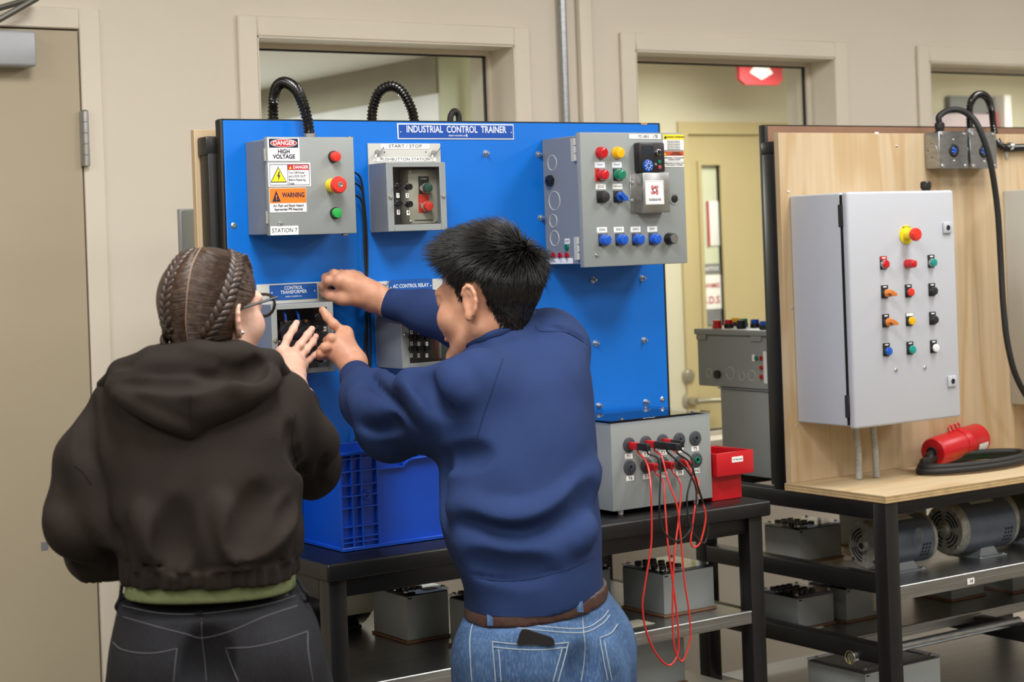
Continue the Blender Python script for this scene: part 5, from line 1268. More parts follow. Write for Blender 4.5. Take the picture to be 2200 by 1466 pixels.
for k in range(3): mb.ring(A + dn * (Ln * (.40 + .085 * k)) + upv * .047, dn.cross(upv), .0085, .0022, 16, 6)
mb.build('lock_tab', 'red_bin', rl)
MB().lathe(A - dn * .006, dn, [(0, .014), (.010, .0155)], 20).build('cable_entry', 'dark_hole', rl)
sd = dn.cross(upv)
if sd.y > 0: sd = -sd
rings = []
for k in range(6):
    a = math.radians(-5 - 12 * k); e = sd * math.cos(a) + upv * math.sin(a)
    rings.append([A + dn * (Ln * q_) + e * .0412 for q_ in (.72, .92)])
MB().rings(rings, cap=False, loop=False).build('warning_sticker', 'paper', rl)
q0 = atz(2085, 1018, P2 + .012); coil = []
for k in range(26):
    a = 2 * math.pi * k / 12 + 2.6
    coil.append(Vector((q0.x + .150 + (.185 - .006 * (k // 12)) * math.cos(a), 3.20 + (.075 - .004 * (k // 12)) * math.sin(a), P2 + .010 + .0095 * (k / 12.0))))
o = MB().tube([A - dn * .002, A - dn * .03 + Vector((0, -.006, -.006)), Vector((A.x - .030, A.y - .02, P2 + .035))] + coil, .0088, 12, 6).build('cable_coil', 'rubber'); tag(o, 'thick black cable coiled on the plywood worktop', 'cable')
mat('card_green', '5fb83a', 0.5, var=0.1, scale=30)
g0 = atz(2120, 1006, P2); o = MB().box(g0.x - .03, g0.x + .10, 3.19, 3.25, P2 + .0006, P2 + .004).build('green_card', 'card_green'); tag(o, 'green card lying inside the coiled black cable', 'card')
for k, (dx, m) in enumerate(((.045, 'sign_red'), (.075, 'yellow_print'))): 
    pass
# ---- loose papers on the shelves
p = atz(1700, 1345, .553); o = MB().box(p.x - .03, p.x + .05, p.y - .07, p.y - .012, .5533, .5540).build('paper_sheet', 'paper'); tag(o, 'loose white paper on the low right shelf by the left rail', 'paper')
p = atz(1360, 1342, S1); o = MB().box(p.x - .05, p.x + .04, p.y - .03, p.y + .03, S1 + .0006, S1 + .0015).build('paper_sheet', 'beige_plate'); tag(o, 'loose paper lying on the shelf beside the grey box', 'paper')
# ================================================================== PEOPLE: implicit surfaces meshed into one continuous skin
from mathutils.bvhtree import BVHTree
NV = lambda p: np.array((p[0], p[1], p[2]), dtype=np.float64)
class Field:
    def __init__(s, lo, hi, h):
        s.lo = np.array(lo, float); s.h = h
        s.n = np.ceil((np.array(hi, float) - s.lo) / h).astype(int) + 1
        s.f = np.full(s.n, 0.2, dtype=np.float32)
        s.ax = [s.lo[i] + h * np.arange(s.n[i]) for i in range(3)]
    def _sub(s, lo, hi):
        a = np.clip(np.floor((np.array(lo) - s.lo) / s.h).astype(int), 0, s.n - 1); b = np.clip(np.ceil((np.array(hi) - s.lo) / s.h).astype(int) + 1, 1, s.n)
        sl = tuple(slice(int(a[i]), int(max(b[i], a[i] + 1))) for i in range(3))
        X = s.ax[0][sl[0]][:, None, None]; Y = s.ax[1][sl[1]][None, :, None]; Z = s.ax[2][sl[2]][None, None, :]
        return sl, X, Y, Z
    def _mix(s, sl, d, k, op):
        f = s.f[sl]; d = d.astype(np.float32)
        if op == 'add':
            if k > 0:
                hh = np.maximum(k - np.abs(f - d), 0) / k; s.f[sl] = np.minimum(f, d) - hh * hh * k * .25
            else: s.f[sl] = np.minimum(f, d)
        else:
            d = -d
            if k > 0:
                hh = np.maximum(k - np.abs(f - d), 0) / k; s.f[sl] = np.maximum(f, d) + hh * hh * k * .25
            else: s.f[sl] = np.maximum(f, d)
    def cone(s, a, b, ra, rb, k=.01, op='add', flat=None):
        a, b = NV(a), NV(b); m = max(ra, rb) + k + 2 * s.h
        sl, X, Y, Z = s._sub(np.minimum(a, b) - m, np.maximum(a, b) + m)
        ba = b - a; L2 = max(ba.dot(ba), 1e-9)
        px_, py_, pz_ = X - a[0], Y - a[1], Z - a[2]
        t = np.clip((px_ * ba[0] + py_ * ba[1] + pz_ * ba[2]) / L2, 0, 1)
        qx, qy, qz = px_ - ba[0] * t, py_ - ba[1] * t, pz_ - ba[2] * t
        dd = qx * qx + qy * qy + qz * qz
        if flat is not None:
            n, sc = NV(flat[0]), flat[1]; n = n / np.linalg.norm(n); c = qx * n[0] + qy * n[1] + qz * n[2]
            dd = dd + c * c * (1 / (sc * sc) - 1); 
            s._mix(sl, (np.sqrt(dd) - (ra + (rb - ra) * t)) * (sc if sc < 1 else 1), k, op)
        else: s._mix(sl, np.sqrt(dd) - (ra + (rb - ra) * t), k, op)
        return s
    def chain(s, pts, rs, k=.01, op='add'):
        for i in range(len(pts) - 1): s.cone(pts[i], pts[i + 1], rs[i], rs[i + 1], k, op)
        return s
    def ell(s, c, r, M=None, k=.01, op='add'):
        """M: three unit axes (rows)"""
        c = NV(c); m = max(r) + k + 2 * s.h
        sl, X, Y, Z = s._sub(c - m, c + m)
        X, Y, Z = X - c[0], Y - c[1], Z - c[2]
        if M is None: q = (X, Y, Z)
        else: q = [X * A[0] + Y * A[1] + Z * A[2] for A in (NV(M[0]), NV(M[1]), NV(M[2]))]
        k0 = np.sqrt(sum((q[i] / r[i]) ** 2 for i in range(3))); k1 = np.sqrt(sum((q[i] / r[i] ** 2) ** 2 for i in range(3))) + 1e-9
        s._mix(sl, k0 * (k0 - 1) / k1, k, op)
        return s
    def loft(s, secs, lat, fwd, k=.02, pw=2.3, wob=None, op='add'):
        """secs: (centre, half width, half depth) from top to bottom; cross-sections are superellipses in (lat, fwd)"""
        C = np.array([NV(c[0]) for c in secs]); A = np.array([c[1] for c in secs]); B = np.array([c[2] for c in secs])
        o = np.argsort(C[:, 2]); C, A, B = C[o], A[o], B[o]
        m = max(A.max(), B.max()) + k + .02
        sl, X, Y, Z = s._sub(C.min(0) - m, C.max(0) + m)
        z = Z[0, 0, :]
        zz = np.clip(z, C[0, 2], C[-1, 2])
        kw = max(1, int(.016 / s.h)) if len(C) > 3 else 0
        def sm(v):
            y = np.interp(zz, C[:, 2], v)
            for _ in range(2 if kw else 0):
                y = np.convolve(np.pad(y, kw, mode='edge'), np.ones(2 * kw + 1) / (2 * kw + 1), 'valid')
            return y[None, None, :]
        cx, cy, a, b = sm(C[:, 0]), sm(C[:, 1]), sm(A), sm(B)
        lat, fwd = NV(lat), NV(fwd)
        p = (X - cx) * lat[0] + (Y - cy) * lat[1]; q = (X - cx) * fwd[0] + (Y - cy) * fwd[1]
        r = (np.abs(p / a) ** pw + np.abs(q / b) ** pw) ** (1 / pw)
        d = (r - 1) * np.minimum(a, b) * 1.0
        d = np.where(r > 1, (r - 1) * (np.sqrt(p * p + q * q) / np.maximum(r, 1e-6)), d)
        if wob: d = d + wob(p, q, Z)
        dz = np.maximum(C[0, 2] - Z, Z - C[-1, 2])
        d = np.where(dz > 0, np.sqrt(np.maximum(d, 0) ** 2 + dz ** 2), np.maximum(d, dz))
        s._mix(sl, d, k, op)
        return s
    def cut(s, p, n, k=.004):
        """keep what lies on the side away from n"""
        n = NV(n); n = n / np.linalg.norm(n); p = NV(p)
        d = (s.ax[0][:, None, None] - p[0]) * n[0] + (s.ax[1][None, :, None] - p[1]) * n[1] + (s.ax[2][None, None, :] - p[2]) * n[2]
        s._mix((slice(None),) * 3, -d, k, 'sub'); return s
    def noise(s, amp, fr, seed=0):
        rng = np.random.default_rng(seed)
        X, Y, Z = s.ax[0][:, None, None], s.ax[1][None, :, None], s.ax[2][None, None, :]
        acc = 0
        for i in range(5):
            w = rng.normal(size=3) * fr; ph = rng.uniform(0, 6.28); acc = acc + np.sin(X * w[0] + Y * w[1] + Z * w[2] + ph)
        s.f += (acc * amp / 2.2).astype(np.float32); return s
    def val(s, p):
        g = (np.array(p) - s.lo) / s.h; i = np.clip(g.astype(int), 0, s.n - 2); t = g - i
        v = 0
        for dx in (0, 1):
            for dy in (0, 1):
                for dz in (0, 1):
                    v += s.f[i[0] + dx, i[1] + dy, i[2] + dz] * (t[0] if dx else 1 - t[0]) * (t[1] if dy else 1 - t[1]) * (t[2] if dz else 1 - t[2])
        return v
    def hit(s, u, v, d0=2.4, d1=4.3):
        """first surface point met looking through the photo pixel (u, v)"""
        r = NV(ray(u, v)) / FPX; o = np.array((0, 0, CZ)); d = d0
        while d < d1:
            p = o + r * d
            if np.all(p > s.lo) and np.all(p < s.lo + (s.n - 2) * s.h):
                f = s.val(p)
                if f < 0.0005: return Vector(p)
                d += max(min(f * .8, .03), .001)
            else: d += .01
        return None
    def crease(s, px_, r, inset, k, op='add'):
        """a fold (add) or groove (sub) that follows the photo polyline over the surface"""
        P = [s.hit(u, v) for u, v in px_]
        P = [p for p in P if p is not None]
        if len(P) < 2: return s
        dirv = _F * inset
        P = catmull([p + dirv for p in P], 4)
        n = len(P)
        rs = [r * (.35 + .65 * math.sin(math.pi * (i + .5) / n)) for i in range(n)]
        return s.chain(P, rs, k, op)
    def mesh(s, name, m):
        f = s.f; S = f < 0; nx, ny, nz = f.shape
        cnt = np.zeros((nx - 1, ny - 1, nz - 1), np.uint8)
        for a in (0, 1):
            for b in (0, 1):
                for c in (0, 1): cnt += S[a:nx - 1 + a, b:ny - 1 + b, c:nz - 1 + c]
        act = (cnt > 0) & (cnt < 8)
        I = np.argwhere(act); idm = np.full(act.shape, -1, np.int32); idm[act] = np.arange(len(I))
        acc = np.zeros((len(I), 3)); num = np.zeros(len(I))
        cor = [(a, b, c) for a in (0, 1) for b in (0, 1) for c in (0, 1)]
        for A in cor:
            for B in cor:
                if sum(abs(A[i] - B[i]) for i in range(3)) == 1 and A < B:
                    fa = f[I[:, 0] + A[0], I[:, 1] + A[1], I[:, 2] + A[2]]; fb = f[I[:, 0] + B[0], I[:, 1] + B[1], I[:, 2] + B[2]]
                    m_ = (fa < 0) != (fb < 0); t = np.where(m_, fa / np.where(m_, fa - fb, 1), 0)
                    acc += (np.array(A)[None] + t[:, None] * (np.array(B) - np.array(A))[None]) * m_[:, None]; num += m_
        V = s.lo + s.h * (I + acc / num[:, None])
        Q = []
        for ax in range(3):
            b, c = (ax + 1) % 3, (ax + 2) % 3
            sl0 = [slice(1, -1)] * 3; sl1 = [slice(1, -1)] * 3
            sl0[ax] = slice(0, -1); sl1[ax] = slice(1, None)
            ch = S[tuple(sl0)] != S[tuple(sl1)]
            E = np.argwhere(ch)
            off = np.array([1, 1, 1]); off[ax] = 0; E = E + off
            ins = S[E[:, 0], E[:, 1], E[:, 2]]
            def cell(db, dc):
                J = E.copy(); J[:, b] += db; J[:, c] += dc; return idm[J[:, 0], J[:, 1], J[:, 2]]
            q = np.stack([cell(-1, -1), cell(0, -1), cell(0, 0), cell(-1, 0)], 1)
            q[~ins] = q[~ins][:, ::-1]; Q.append(q)
        Q = np.concatenate(Q); Q = Q[(Q >= 0).all(1)]
        return np_mesh(name, V, Q, m)
def np_mesh(name, V, Q, m, smooth=True):
    me = bpy.data.meshes.new(name)
    me.vertices.add(len(V)); me.vertices.foreach_set('co', np.asarray(V, np.float32).ravel())
    k = Q.shape[1]
    me.loops.add(len(Q) * k); me.loops.foreach_set('vertex_index', np.asarray(Q, np.int32).ravel())
    me.polygons.add(len(Q)); me.polygons.foreach_set('loop_start', np.arange(0, len(Q) * k, k, dtype=np.int32)); me.polygons.foreach_set('loop_total', np.full(len(Q), k, np.int32))
    me.polygons.foreach_set('use_smooth', np.full(len(Q), smooth)); me.update(calc_edges=True); me.validate()
    me.materials.append(MATS[m] if isinstance(m, str) else m)
    return me
def person_part(name, me, root, label=None):
    if root is not None: me.transform(Matrix.Translation(-origin_of(root)))
    o = obj_link(name, me, root)
    if label: o['label'] = label
    return o
def bvh_of(me):
    return BVHTree.FromPolygons([v.co.copy() for v in me.vertices], [tuple(p.vertices) for p in me.polygons])
def cast(bvh, u, v):
    d = ray(u, v).normalized()
    p, n, _, _ = bvh.ray_cast(Vector((0, 0, CZ)), d)
    if p is None: return None, None
    if n.dot(d) > 0: n = -n
    return p, n
def stitch(bvh, name, m, root, lines, r=.0008, lift=.0004, res=5):
    """raised seams that follow the cloth; lines are photo polylines"""
    mb = MB(); any_ = False
    for ln in lines:
        V2 = catmull([Vector((a, b, 0)) for a, b in ln], res) if len(ln) > 2 else [Vector((ln[0][0] + (ln[1][0] - ln[0][0]) * t / 8, ln[0][1] + (ln[1][1] - ln[0][1]) * t / 8, 0)) for t in range(9)]
        P = []
        for q in V2:
            p, n = cast(bvh, q.x, q.y)
            if p is not None: P.append(p + n * lift)
        if len(P) > 2: mb.tube(P, r, 6, 1); any_ = True
    return mb.build(name, m, root) if any_ else None
def patch(bvh, name, m, root, quad, thick=.0016, nu=10, nv=10):
    """cloth patch (pocket, label) laid on the body; quad = TL, TR, BR, BL in photo pixels"""
    rings = []
    for j in range(nv + 1):
        row = []
        for i in range(nu + 1):
            s_, t = i / nu, j / nv
            a = [quad[0][k] * (1 - s_) + quad[1][k] * s_ for k in (0, 1)]; b = [quad[3][k] * (1 - s_) + quad[2][k] * s_ for k in (0, 1)]
            p, n = cast(bvh, a[0] * (1 - t) + b[0] * t, a[1] * (1 - t) + b[1] * t)
            if p is None: continue
            row.append(p + n * (thick if 0 < i < nu and 0 < j < nv else -.0008))
        if len(row) == nu + 1: rings.append(row)
    if len(rings) > 2: return MB().rings(rings, cap=False, loop=False).build(name, m, root)

# ------------------------------------------------------------------ cloth, skin and hair materials
def cloth(name, col, col2, bscale, bump, rough=0.85, sheen=0.0, weave=None, fade=None):
    m, nt, b = _nt(name); L = nt.links
    tc = nt.nodes.new('ShaderNodeTexCoord')
    n = nt.nodes.new('ShaderNodeTexNoise'); n.inputs['Scale'].default_value = 9; n.inputs['Detail'].default_value = 6; L.new(tc.outputs['Object'], n.inputs['Vector'])
    rp = nt.nodes.new('ShaderNodeValToRGB'); rp.color_ramp.elements[0].position = .32; rp.color_ramp.elements[1].position = .7
    rp.color_ramp.elements[0].color = srgb(col); rp.color_ramp.elements[1].color = srgb(col2); L.new(n.outputs['Fac'], rp.inputs[0])
    out = rp.outputs[0]
    n2 = nt.nodes.new('ShaderNodeTexNoise'); n2.inputs['Scale'].default_value = bscale; n2.inputs['Detail'].default_value = 4
    mp = nt.nodes.new('ShaderNodeMapping'); L.new(tc.outputs['Object'], mp.inputs[0]); L.new(mp.outputs[0], n2.inputs['Vector'])
    if weave: mp.inputs['Scale'].default_value = weave
    if fade:        # threads of the lighter weft showing through
        r3 = nt.nodes.new('ShaderNodeValToRGB'); r3.color_ramp.elements[0].position = .46; r3.color_ramp.elements[1].position = .66; L.new(n2.outputs['Fac'], r3.inputs[0])
        mi = nt.nodes.new('ShaderNodeMath'); mi.operation = 'MULTIPLY'; mi.inputs[1].default_value = fade[1]; L.new(r3.outputs[0], mi.inputs[0])
        mx = nt.nodes.new('ShaderNodeMix'); mx.data_type = 'RGBA'; L.new(mi.outputs[0], mx.inputs[0]); L.new(out, mx.inputs[6]); mx.inputs[7].default_value = srgb(fade[0]); out = mx.outputs[2]
    L.new(out, b.inputs['Base Color'])
    bp = nt.nodes.new('ShaderNodeBump'); bp.inputs['Strength'].default_value = bump; bp.inputs['Distance'].default_value = .0015; L.new(n2.outputs['Fac'], bp.inputs['Height']); L.new(bp.outputs[0], b.inputs['Normal'])
    b.inputs['Roughness'].default_value = rough; b.inputs['Sheen Weight'].default_value = sheen; b.inputs['Sheen Roughness'].default_value = .45; b.inputs['Specular IOR Level'].default_value = .2
    MATS[name] = m
cloth('hoodie_cloth', '1f1916', '261f1a', 420, .35, sheen=0)
cloth('hoodie_rib', '1c1613', '221b17', 420, .35, sheen=0)
cloth('sweat_cloth', '203158', '253762', 420, .35, sheen=0)
cloth('sweat_rib', '1d2d52', '22335b', 500, .5, weave=(1, 1, .12), sheen=0)
cloth('black_denim', '1a1a1d', '212125', 380, .4, weave=(1, 1, .25), fade=('2c2c31', .3))
cloth('blue_denim', '2b4369', '4a6890', 380, .5, weave=(1, 1, .2), fade=('8299b3', .28))
cloth('green_knit', '68714e', '747d58', 500, .5, weave=(1, 1, .05))
mat('stitch_grey', '56565b', .8); mat('stitch_pale', '9fabb2', .8, var=.12, scale=300)
mat('leather_brown', '40261f', .45, var=.25, scale=40, bump=.3, bscale=120)
mat('leather_patch', '4b4b4e', .6, var=.1, scale=60)
mat('phone_black', '1c1a1c', .35)
def skin(name, c1, c2):
    m, nt, b = _nt(name); L = nt.links
    tc = nt.nodes.new('ShaderNodeTexCoord'); n = nt.nodes.new('ShaderNodeTexNoise'); n.inputs['Scale'].default_value = 38; n.inputs['Detail'].default_value = 5; L.new(tc.outputs['Object'], n.inputs['Vector'])
    rp = nt.nodes.new('ShaderNodeValToRGB'); rp.color_ramp.elements[0].position = .35; rp.color_ramp.elements[1].position = .68; rp.color_ramp.elements[0].color = srgb(c1); rp.color_ramp.elements[1].color = srgb(c2); L.new(n.outputs['Fac'], rp.inputs[0]); L.new(rp.outputs[0], b.inputs['Base Color'])
    n2 = nt.nodes.new('ShaderNodeTexNoise'); n2.inputs['Scale'].default_value = 320; n2.inputs['Detail'].default_value = 3; L.new(tc.outputs['Object'], n2.inputs['Vector'])
    bp = nt.nodes.new('ShaderNodeBump'); bp.inputs['Strength'].default_value = .25; bp.inputs['Distance'].default_value = .001; L.new(n2.outputs['Fac'], bp.inputs['Height']); L.new(bp.outputs[0], b.inputs['Normal'])
    b.inputs['Roughness'].default_value = .5; b.inputs['Subsurface Weight'].default_value = .12; b.inputs['Subsurface Radius'].default_value = (.012, .005, .003); b.inputs['Subsurface Scale'].default_value = .5
    MATS[name] = m
skin('skin_fair', 'cfa08a', 'dcb4a0'); skin('skin_tan', 'b98468', 'c8957a')
mat('nail_fair', 'd8a79a', .25); mat('nail_tan', 'cc9a86', .25)
mat('hair_brown', '35261d', .42, var=.5, scale=60, stretch=(1, 1, 1), spec=.5)
mat('hair_strand', '4c3a2e', .4, var=.5, scale=120, spec=.5)
mat('hair_black', '15130f', .36, var=.4, scale=70, spec=.55)
mat('scalp_brown', '3a2a21', .6, var=.2, scale=90); mat('scalp_part', '8f7462', .7)
mat('hair_fade', '2a1f19', .7, var=.25, scale=160)
mat('eye_white', 'e8e4de', .2)

def frame_from(fwd_deg, pitch_deg, tilt_deg):
    """head axes from a heading measured from the camera's view direction (right positive), nod and side tilt"""
    a = math.radians(fwd_deg); f = _R * math.sin(a) + _F * math.cos(a); r = _R * math.cos(a) - _F * math.sin(a); u = Vector((0, 0, 1))
    p = math.radians(pitch_deg); f2 = f * math.cos(p) - u * math.sin(p); u2 = u * math.cos(p) + f * math.sin(p)
    t = math.radians(tilt_deg); r3 = r * math.cos(t) - u2 * math.sin(t); u3 = u2 * math.cos(t) + r * math.sin(t)
    return r3, f2, u3
class Head:
    def __init__(s, c, ax, sc): s.c, (s.r, s.f, s.u), s.s = Vector(c), ax, sc
    def P(s, x, y, z): return s.c + (s.r * x + s.f * y + s.u * z) * s.s
    def ell(s, F, x, y, z, a, b, c, k=.01, op='add', rot=None):
        F.ell(s.P(x, y, z), (a * s.s, b * s.s, c * s.s), (s.r, s.f, s.u), k, op)
    def cone(s, F, p, q, ra, rb, k=.01, op='add'): F.cone(s.P(*p), s.P(*q), ra * s.s, rb * s.s, k, op)
    def build(s, F, female=False):
        w = .96 if female else 1.0
        s.ell(F, 0, -.010, .030, .073 * w, .093, .084, .01)
        s.ell(F, 0, .030, -.030, .060 * w, .062, .076, .03)
        for e in (-1, 1):
            s.cone(F, (e * .052 * w, -.005, -.052), (e * .018, .070, -.104), .017, .016, .025)
            s.ell(F, e * .037, .058, -.030, .026, .028, .028, .02)
            s.ell(F, e * .032, .090, .000, .017, .014, .011, .008, 'sub')
            s.ell(F, e * .032, .077, .000, .0125, .0125, .0125, .002)
            # ear: flared disc, rolled rim, bowl, lobe
            fl_ = math.radians(38 if female else 6); out = s.r * e; nn = out * math.cos(fl_) + s.f * math.sin(fl_); bk = s.f * -math.cos(fl_) + out * math.sin(fl_)
            c0 = s.P(e * (.0725 * w + .008), -.014, -.004); S_ = s.s
            F.ell(c0, (.0052 * S_, .0175 * S_, .0300 * S_), (nn, bk, s.u), .006)
            rim = [c0 + (bk * (math.cos(t) * .0165) + s.u * (math.sin(t) * .0285) + nn * .0035) * S_ for t in [math.radians(d_) for d_ in (150, 120, 90, 60, 30, 0, -30, -55)]]
            F.chain(rim, [.0036 * S_] * 8, .003)
            F.ell(c0 + (s.u * -.026 + bk * -.004 + nn * .002) * S_, (.0055 * S_, .009 * S_, .0095 * S_), (nn, bk, s.u), .005)
            F.ell(c0 + (nn * .0075 + bk * -.002 + s.u * .001) * S_, (.0065 * S_, .0095 * S_, .0155 * S_), (nn, bk, s.u), .003, 'sub')
        s.ell(F, 0, .080, .020, .048, .018, .011, .02)
        s.cone(F, (0, .090, .012), (0, .106, -.026), .007, .0105, .012); 
        for e in (-1, 1): s.ell(F, e * .010, .100, -.030, .008, .009, .007, .006)
        s.ell(F, 0, .090, -.056, .021, .010, .0052, .006); s.ell(F, 0, .089, -.066, .019, .010, .006, .006)
        s.ell(F, 0, .078, -.098, .020, .018, .016, .02)
def scalp(me, H, inside, grow, name, m, root, soft=None):
    """hair base: the skin's own faces inside the hairline, lifted by grow (me is in room coordinates)"""
    n = len(me.vertices); V = np.empty(n * 3, np.float32); me.vertices.foreach_get('co', V); V = V.reshape(-1, 3)
    N = np.empty(n * 3, np.float32); me.vertices.foreach_get('normal', N); N = N.reshape(-1, 3)
    q = (V - np.array(H.c)) / H.s; L = np.stack([q @ np.array(H.r), q @ np.array(H.f), q @ np.array(H.u)], 1)
    near = (np.abs(L) < .16).all(1)
    ok = near & inside(L[:, 0], L[:, 1], L[:, 2])
    Q = np.empty(len(me.polygons) * 4, np.int32); me.polygons.foreach_get('vertices', Q); Q = Q.reshape(-1, 4)
    keep = ok[Q].all(1); Q = Q[keep]
    used, inv = np.unique(Q, return_inverse=True)
    W = V[used] + N[used] * grow
    o = person_part(name, np_mesh(name, W, inv.reshape(-1, 4), m), root)
    return o, V[used], N[used], L[used]
def strands(name, m, root, roots, dirs_fn, n_seg=4, w=.0007):
    """hair strands: thin three-sided tapering blades; dirs_fn(i, root) -> list of points"""
    V = []; Q = []
    for i, p0 in enumerate(roots):
        pts = dirs_fn(i, p0)
        if pts is None: continue
        b = len(V); n = len(pts)
        for j, p in enumerate(pts):
            t = (pts[min(j + 1, n - 1)] - pts[max(j - 1, 0)]).normalized()
            a = t.cross(Vector((.31, .2, .93))).normalized(); c = t.cross(a); rr = w * (1 - .85 * j / (n - 1))
            for k in range(3):
                an = 2.0944 * k; V.append(p + a * (rr * math.cos(an)) + c * (rr * math.sin(an)))
        for j in range(n - 1):
            for k in range(3):
                k2 = (k + 1) % 3; Q.append((b + j * 3 + k, b + j * 3 + k2, b + j * 3 + 3 + k2, b + j * 3 + 3 + k))
    me = np_mesh(name, np.array([tuple(v) for v in V]), np.array(Q), m)
    return person_part(name, me, root)
def nail(mb, tip, along, normal, s=1.0, off=.0080):
    """a small curved nail plate on the back of a fingertip"""
    along = along.normalized(); normal = (normal - along * normal.dot(along)).normalized(); side = along.cross(normal)
    rings = []
    for j in range(5):
        t = -.5 + j / 4.0; row = []
        for i in range(5):
            q = (i - 2) / 2.0; a = q * 1.0
            row.append(tip + along * (t * .0105 * s) + side * (math.sin(a) * .0066 * s * (1 - .12 * (j == 4))) + normal * ((math.cos(a) - 1) * .0060 * s + off))
        rings.append(row)
    mb.rings(rings, cap=False, loop=False)
CTF = depth_from(549, 584, 727, PY - .004)          # front plane of the transformer module
def sec(v, uL, uR, d, b):
    return (atd((uL + uR) / 2, v, d), (uR - uL) / 2 * d / FPX, b)
def px_plane(F, p1, p2, d, up=True, tilt=0.0):
    A, B = atd(p1[0], p1[1], d), atd(p2[0], p2[1], d)
    n = (B - A).cross(_F + Vector((0, 0, tilt))); n = n if n.z > 0 else -n
    F.cut(A, n if up else -n)
def ellipsoid_hit(H, u, v, grow, c=(0, -.010, .030), rad=(.073, .093, .084)):
    o = Vector((0, 0, CZ)); d = ray(u, v).normalized(); C = H.P(*c)
    R3 = [x * H.s + grow for x in rad]
    oo = [(o - C).dot(a) / R3[i] for i, a in enumerate((H.r, H.f, H.u))]; dd = [d.dot(a) / R3[i] for i, a in enumerate((H.r, H.f, H.u))]
    A = sum(x * x for x in dd); B = sum(x * y for x, y in zip(oo, dd)); Cc = sum(x * x for x in oo) - 1
    D = B * B - A * Cc
    if D < 0: D = 0.0; 
    t = (-B - math.sqrt(D)) / A
    p = o + d * t
    n = (H.r * ((p - C).dot(H.r) / R3[0] ** 2) + H.f * ((p - C).dot(H.f) / R3[1] ** 2) + H.u * ((p - C).dot(H.u) / R3[2] ** 2)).normalized()
    return p, n
def cap_mesh(H, name, m, root, grow, inside, c=(0, -.010, .030), rad=(.073, .093, .084), nu=72, nv=48, wob=0.0):
    V = []; Q = []
    C = H.P(*c)
    for j in range(nv + 1):
        th = math.pi * j / nv
        for i in range(nu):
            ph = 2 * math.pi * i / nu
            e = Vector((math.sin(th) * math.cos(ph), math.sin(th) * math.sin(ph), math.cos(th)))
            g = grow + wob * math.sin(ph * 23 + 5 * math.sin(th * 5)) 
            V.append(C + H.r * e.x * (rad[0] * H.s + g) + H.f * e.y * (rad[1] * H.s + g) + H.u * e.z * (rad[2] * H.s + g))
    ok = []
    for v in V:
        q = v - H.c; ok.append(inside(q.dot(H.r) / H.s, q.dot(H.f) / H.s, q.dot(H.u) / H.s))
    for j in range(nv):
        for i in range(nu):
            a, b = j * nu + i, j * nu + (i + 1) % nu
            if ok[a] and ok[b] and ok[a + nu] and ok[b + nu]: Q.append((a, a + nu, b + nu, b))
    me = np_mesh(name, np.array([tuple(v) for v in V]), np.array(Q), m)
    bm = bmesh.new(); bm.from_mesh(me); bmesh.ops.delete(bm, geom=[v for v in bm.verts if not v.link_faces], context='VERTS'); bm.to_mesh(me); bm.free()
    return person_part(name, me, root)
def poly(pts, t):
    P = [Vector((a, b, 0)) for a, b in pts]; n = len(P) - 1
    k = min(int(t * n), n - 1); s_ = t * n - k
    p0 = P[k - 1] if k > 0 else P[0] * 2 - P[1]; p3 = P[k + 2] if k + 2 <= n else P[n] * 2 - P[n - 1]
    p1, p2 = P[k], P[k + 1]
    return 0.5 * ((2 * p1) + (p2 - p0) * s_ + (2 * p0 - 5 * p1 + 4 * p2 - p3) * s_ * s_ + (3 * p1 - p0 - 3 * p2 + p3) * s_ ** 3)
def shoe(root, p, fwd, m, name='shoe'):
    p = Vector(p); fwd = Vector(fwd).normalized(); side = Vector((fwd.y, -fwd.x, 0))
    F = Field(p - Vector((.2, .2, .02)), p + Vector((.2, .2, .16)), .006)
    F.ell(p + fwd * .08 + Vector((0, 0, .035)), (.045, .11, .04), (side, fwd, Vector((0, 0, 1))), .02); F.ell(p - fwd * .03 + Vector((0, 0, .05)), (.04, .06, .05), (side, fwd, Vector((0, 0, 1))), .02)
    F.cone(p + Vector((0, 0, .05)), p + Vector((0, 0, .12)), .045, .045, .02); F.cut(p + Vector((0, 0, .001)), (0, 0, -1))
    return person_part(name, F.mesh(name, m), root)
def fingers(F, joints, r0, r1, k=.006):
    n = len(joints)
    rs = [r0 + (r1 - r0) * i / (n - 1) for i in range(n)]
    F.chain(joints, rs, k)
    for i, j in enumerate(joints[1:-1]): F.ell(j, (rs[i + 1] * 1.03,) * 3, None, k)

# ================================================================== WOMAN
hipc = atd(470, 1400, 2.98)
wo = thing('person', 'person in a dark brown hoodie and black jeans with braided hair, seen from behind', 'person', (hipc.x, hipc.y, 0))
lat, fw = _R, _F
# --- hoodie
F = Field(atd(90, 1270, 2.8) - Vector((.12, .16, .03)), atd(740, 740, 3.6) + Vector((.10, .10, .06)), .005)
secs = [sec(785, 345, 575, 3.07, .062), sec(815, 285, 615, 3.06, .085), sec(860, 235, 640, 3.05, .105), sec(930, 216, 652, 3.03, .12), sec(1030, 222, 650, 3.01, .125), sec(1110, 236, 650, 2.995, .13), sec(1165, 248, 650, 2.985, .13), sec(1196, 262, 640, 2.98, .121), sec(1204, 264, 638, 2.98, .119), sec(1216, 262, 642, 2.98, .122), sec(1240, 266, 640, 2.98, .118)]
def gather(p, q, Z):
    a = np.arctan2(q, p); zt = atd(450, 1196, 2.98).z; zz = np.clip((Z - zt) / .09, -1, 2)
    hem = (Z < zt - .004)
    amp = np.where(hem, .0030, .0055 * np.exp(-np.maximum(zz, 0) * 2.2))
    return amp * (np.sin(a * 37 + 2 * np.sin(a * 7)) * np.where(hem, 1.0, .0) + np.where(hem, 0, 1.0) * np.sin(a * 13 + 3 * np.sin(a * 3)))
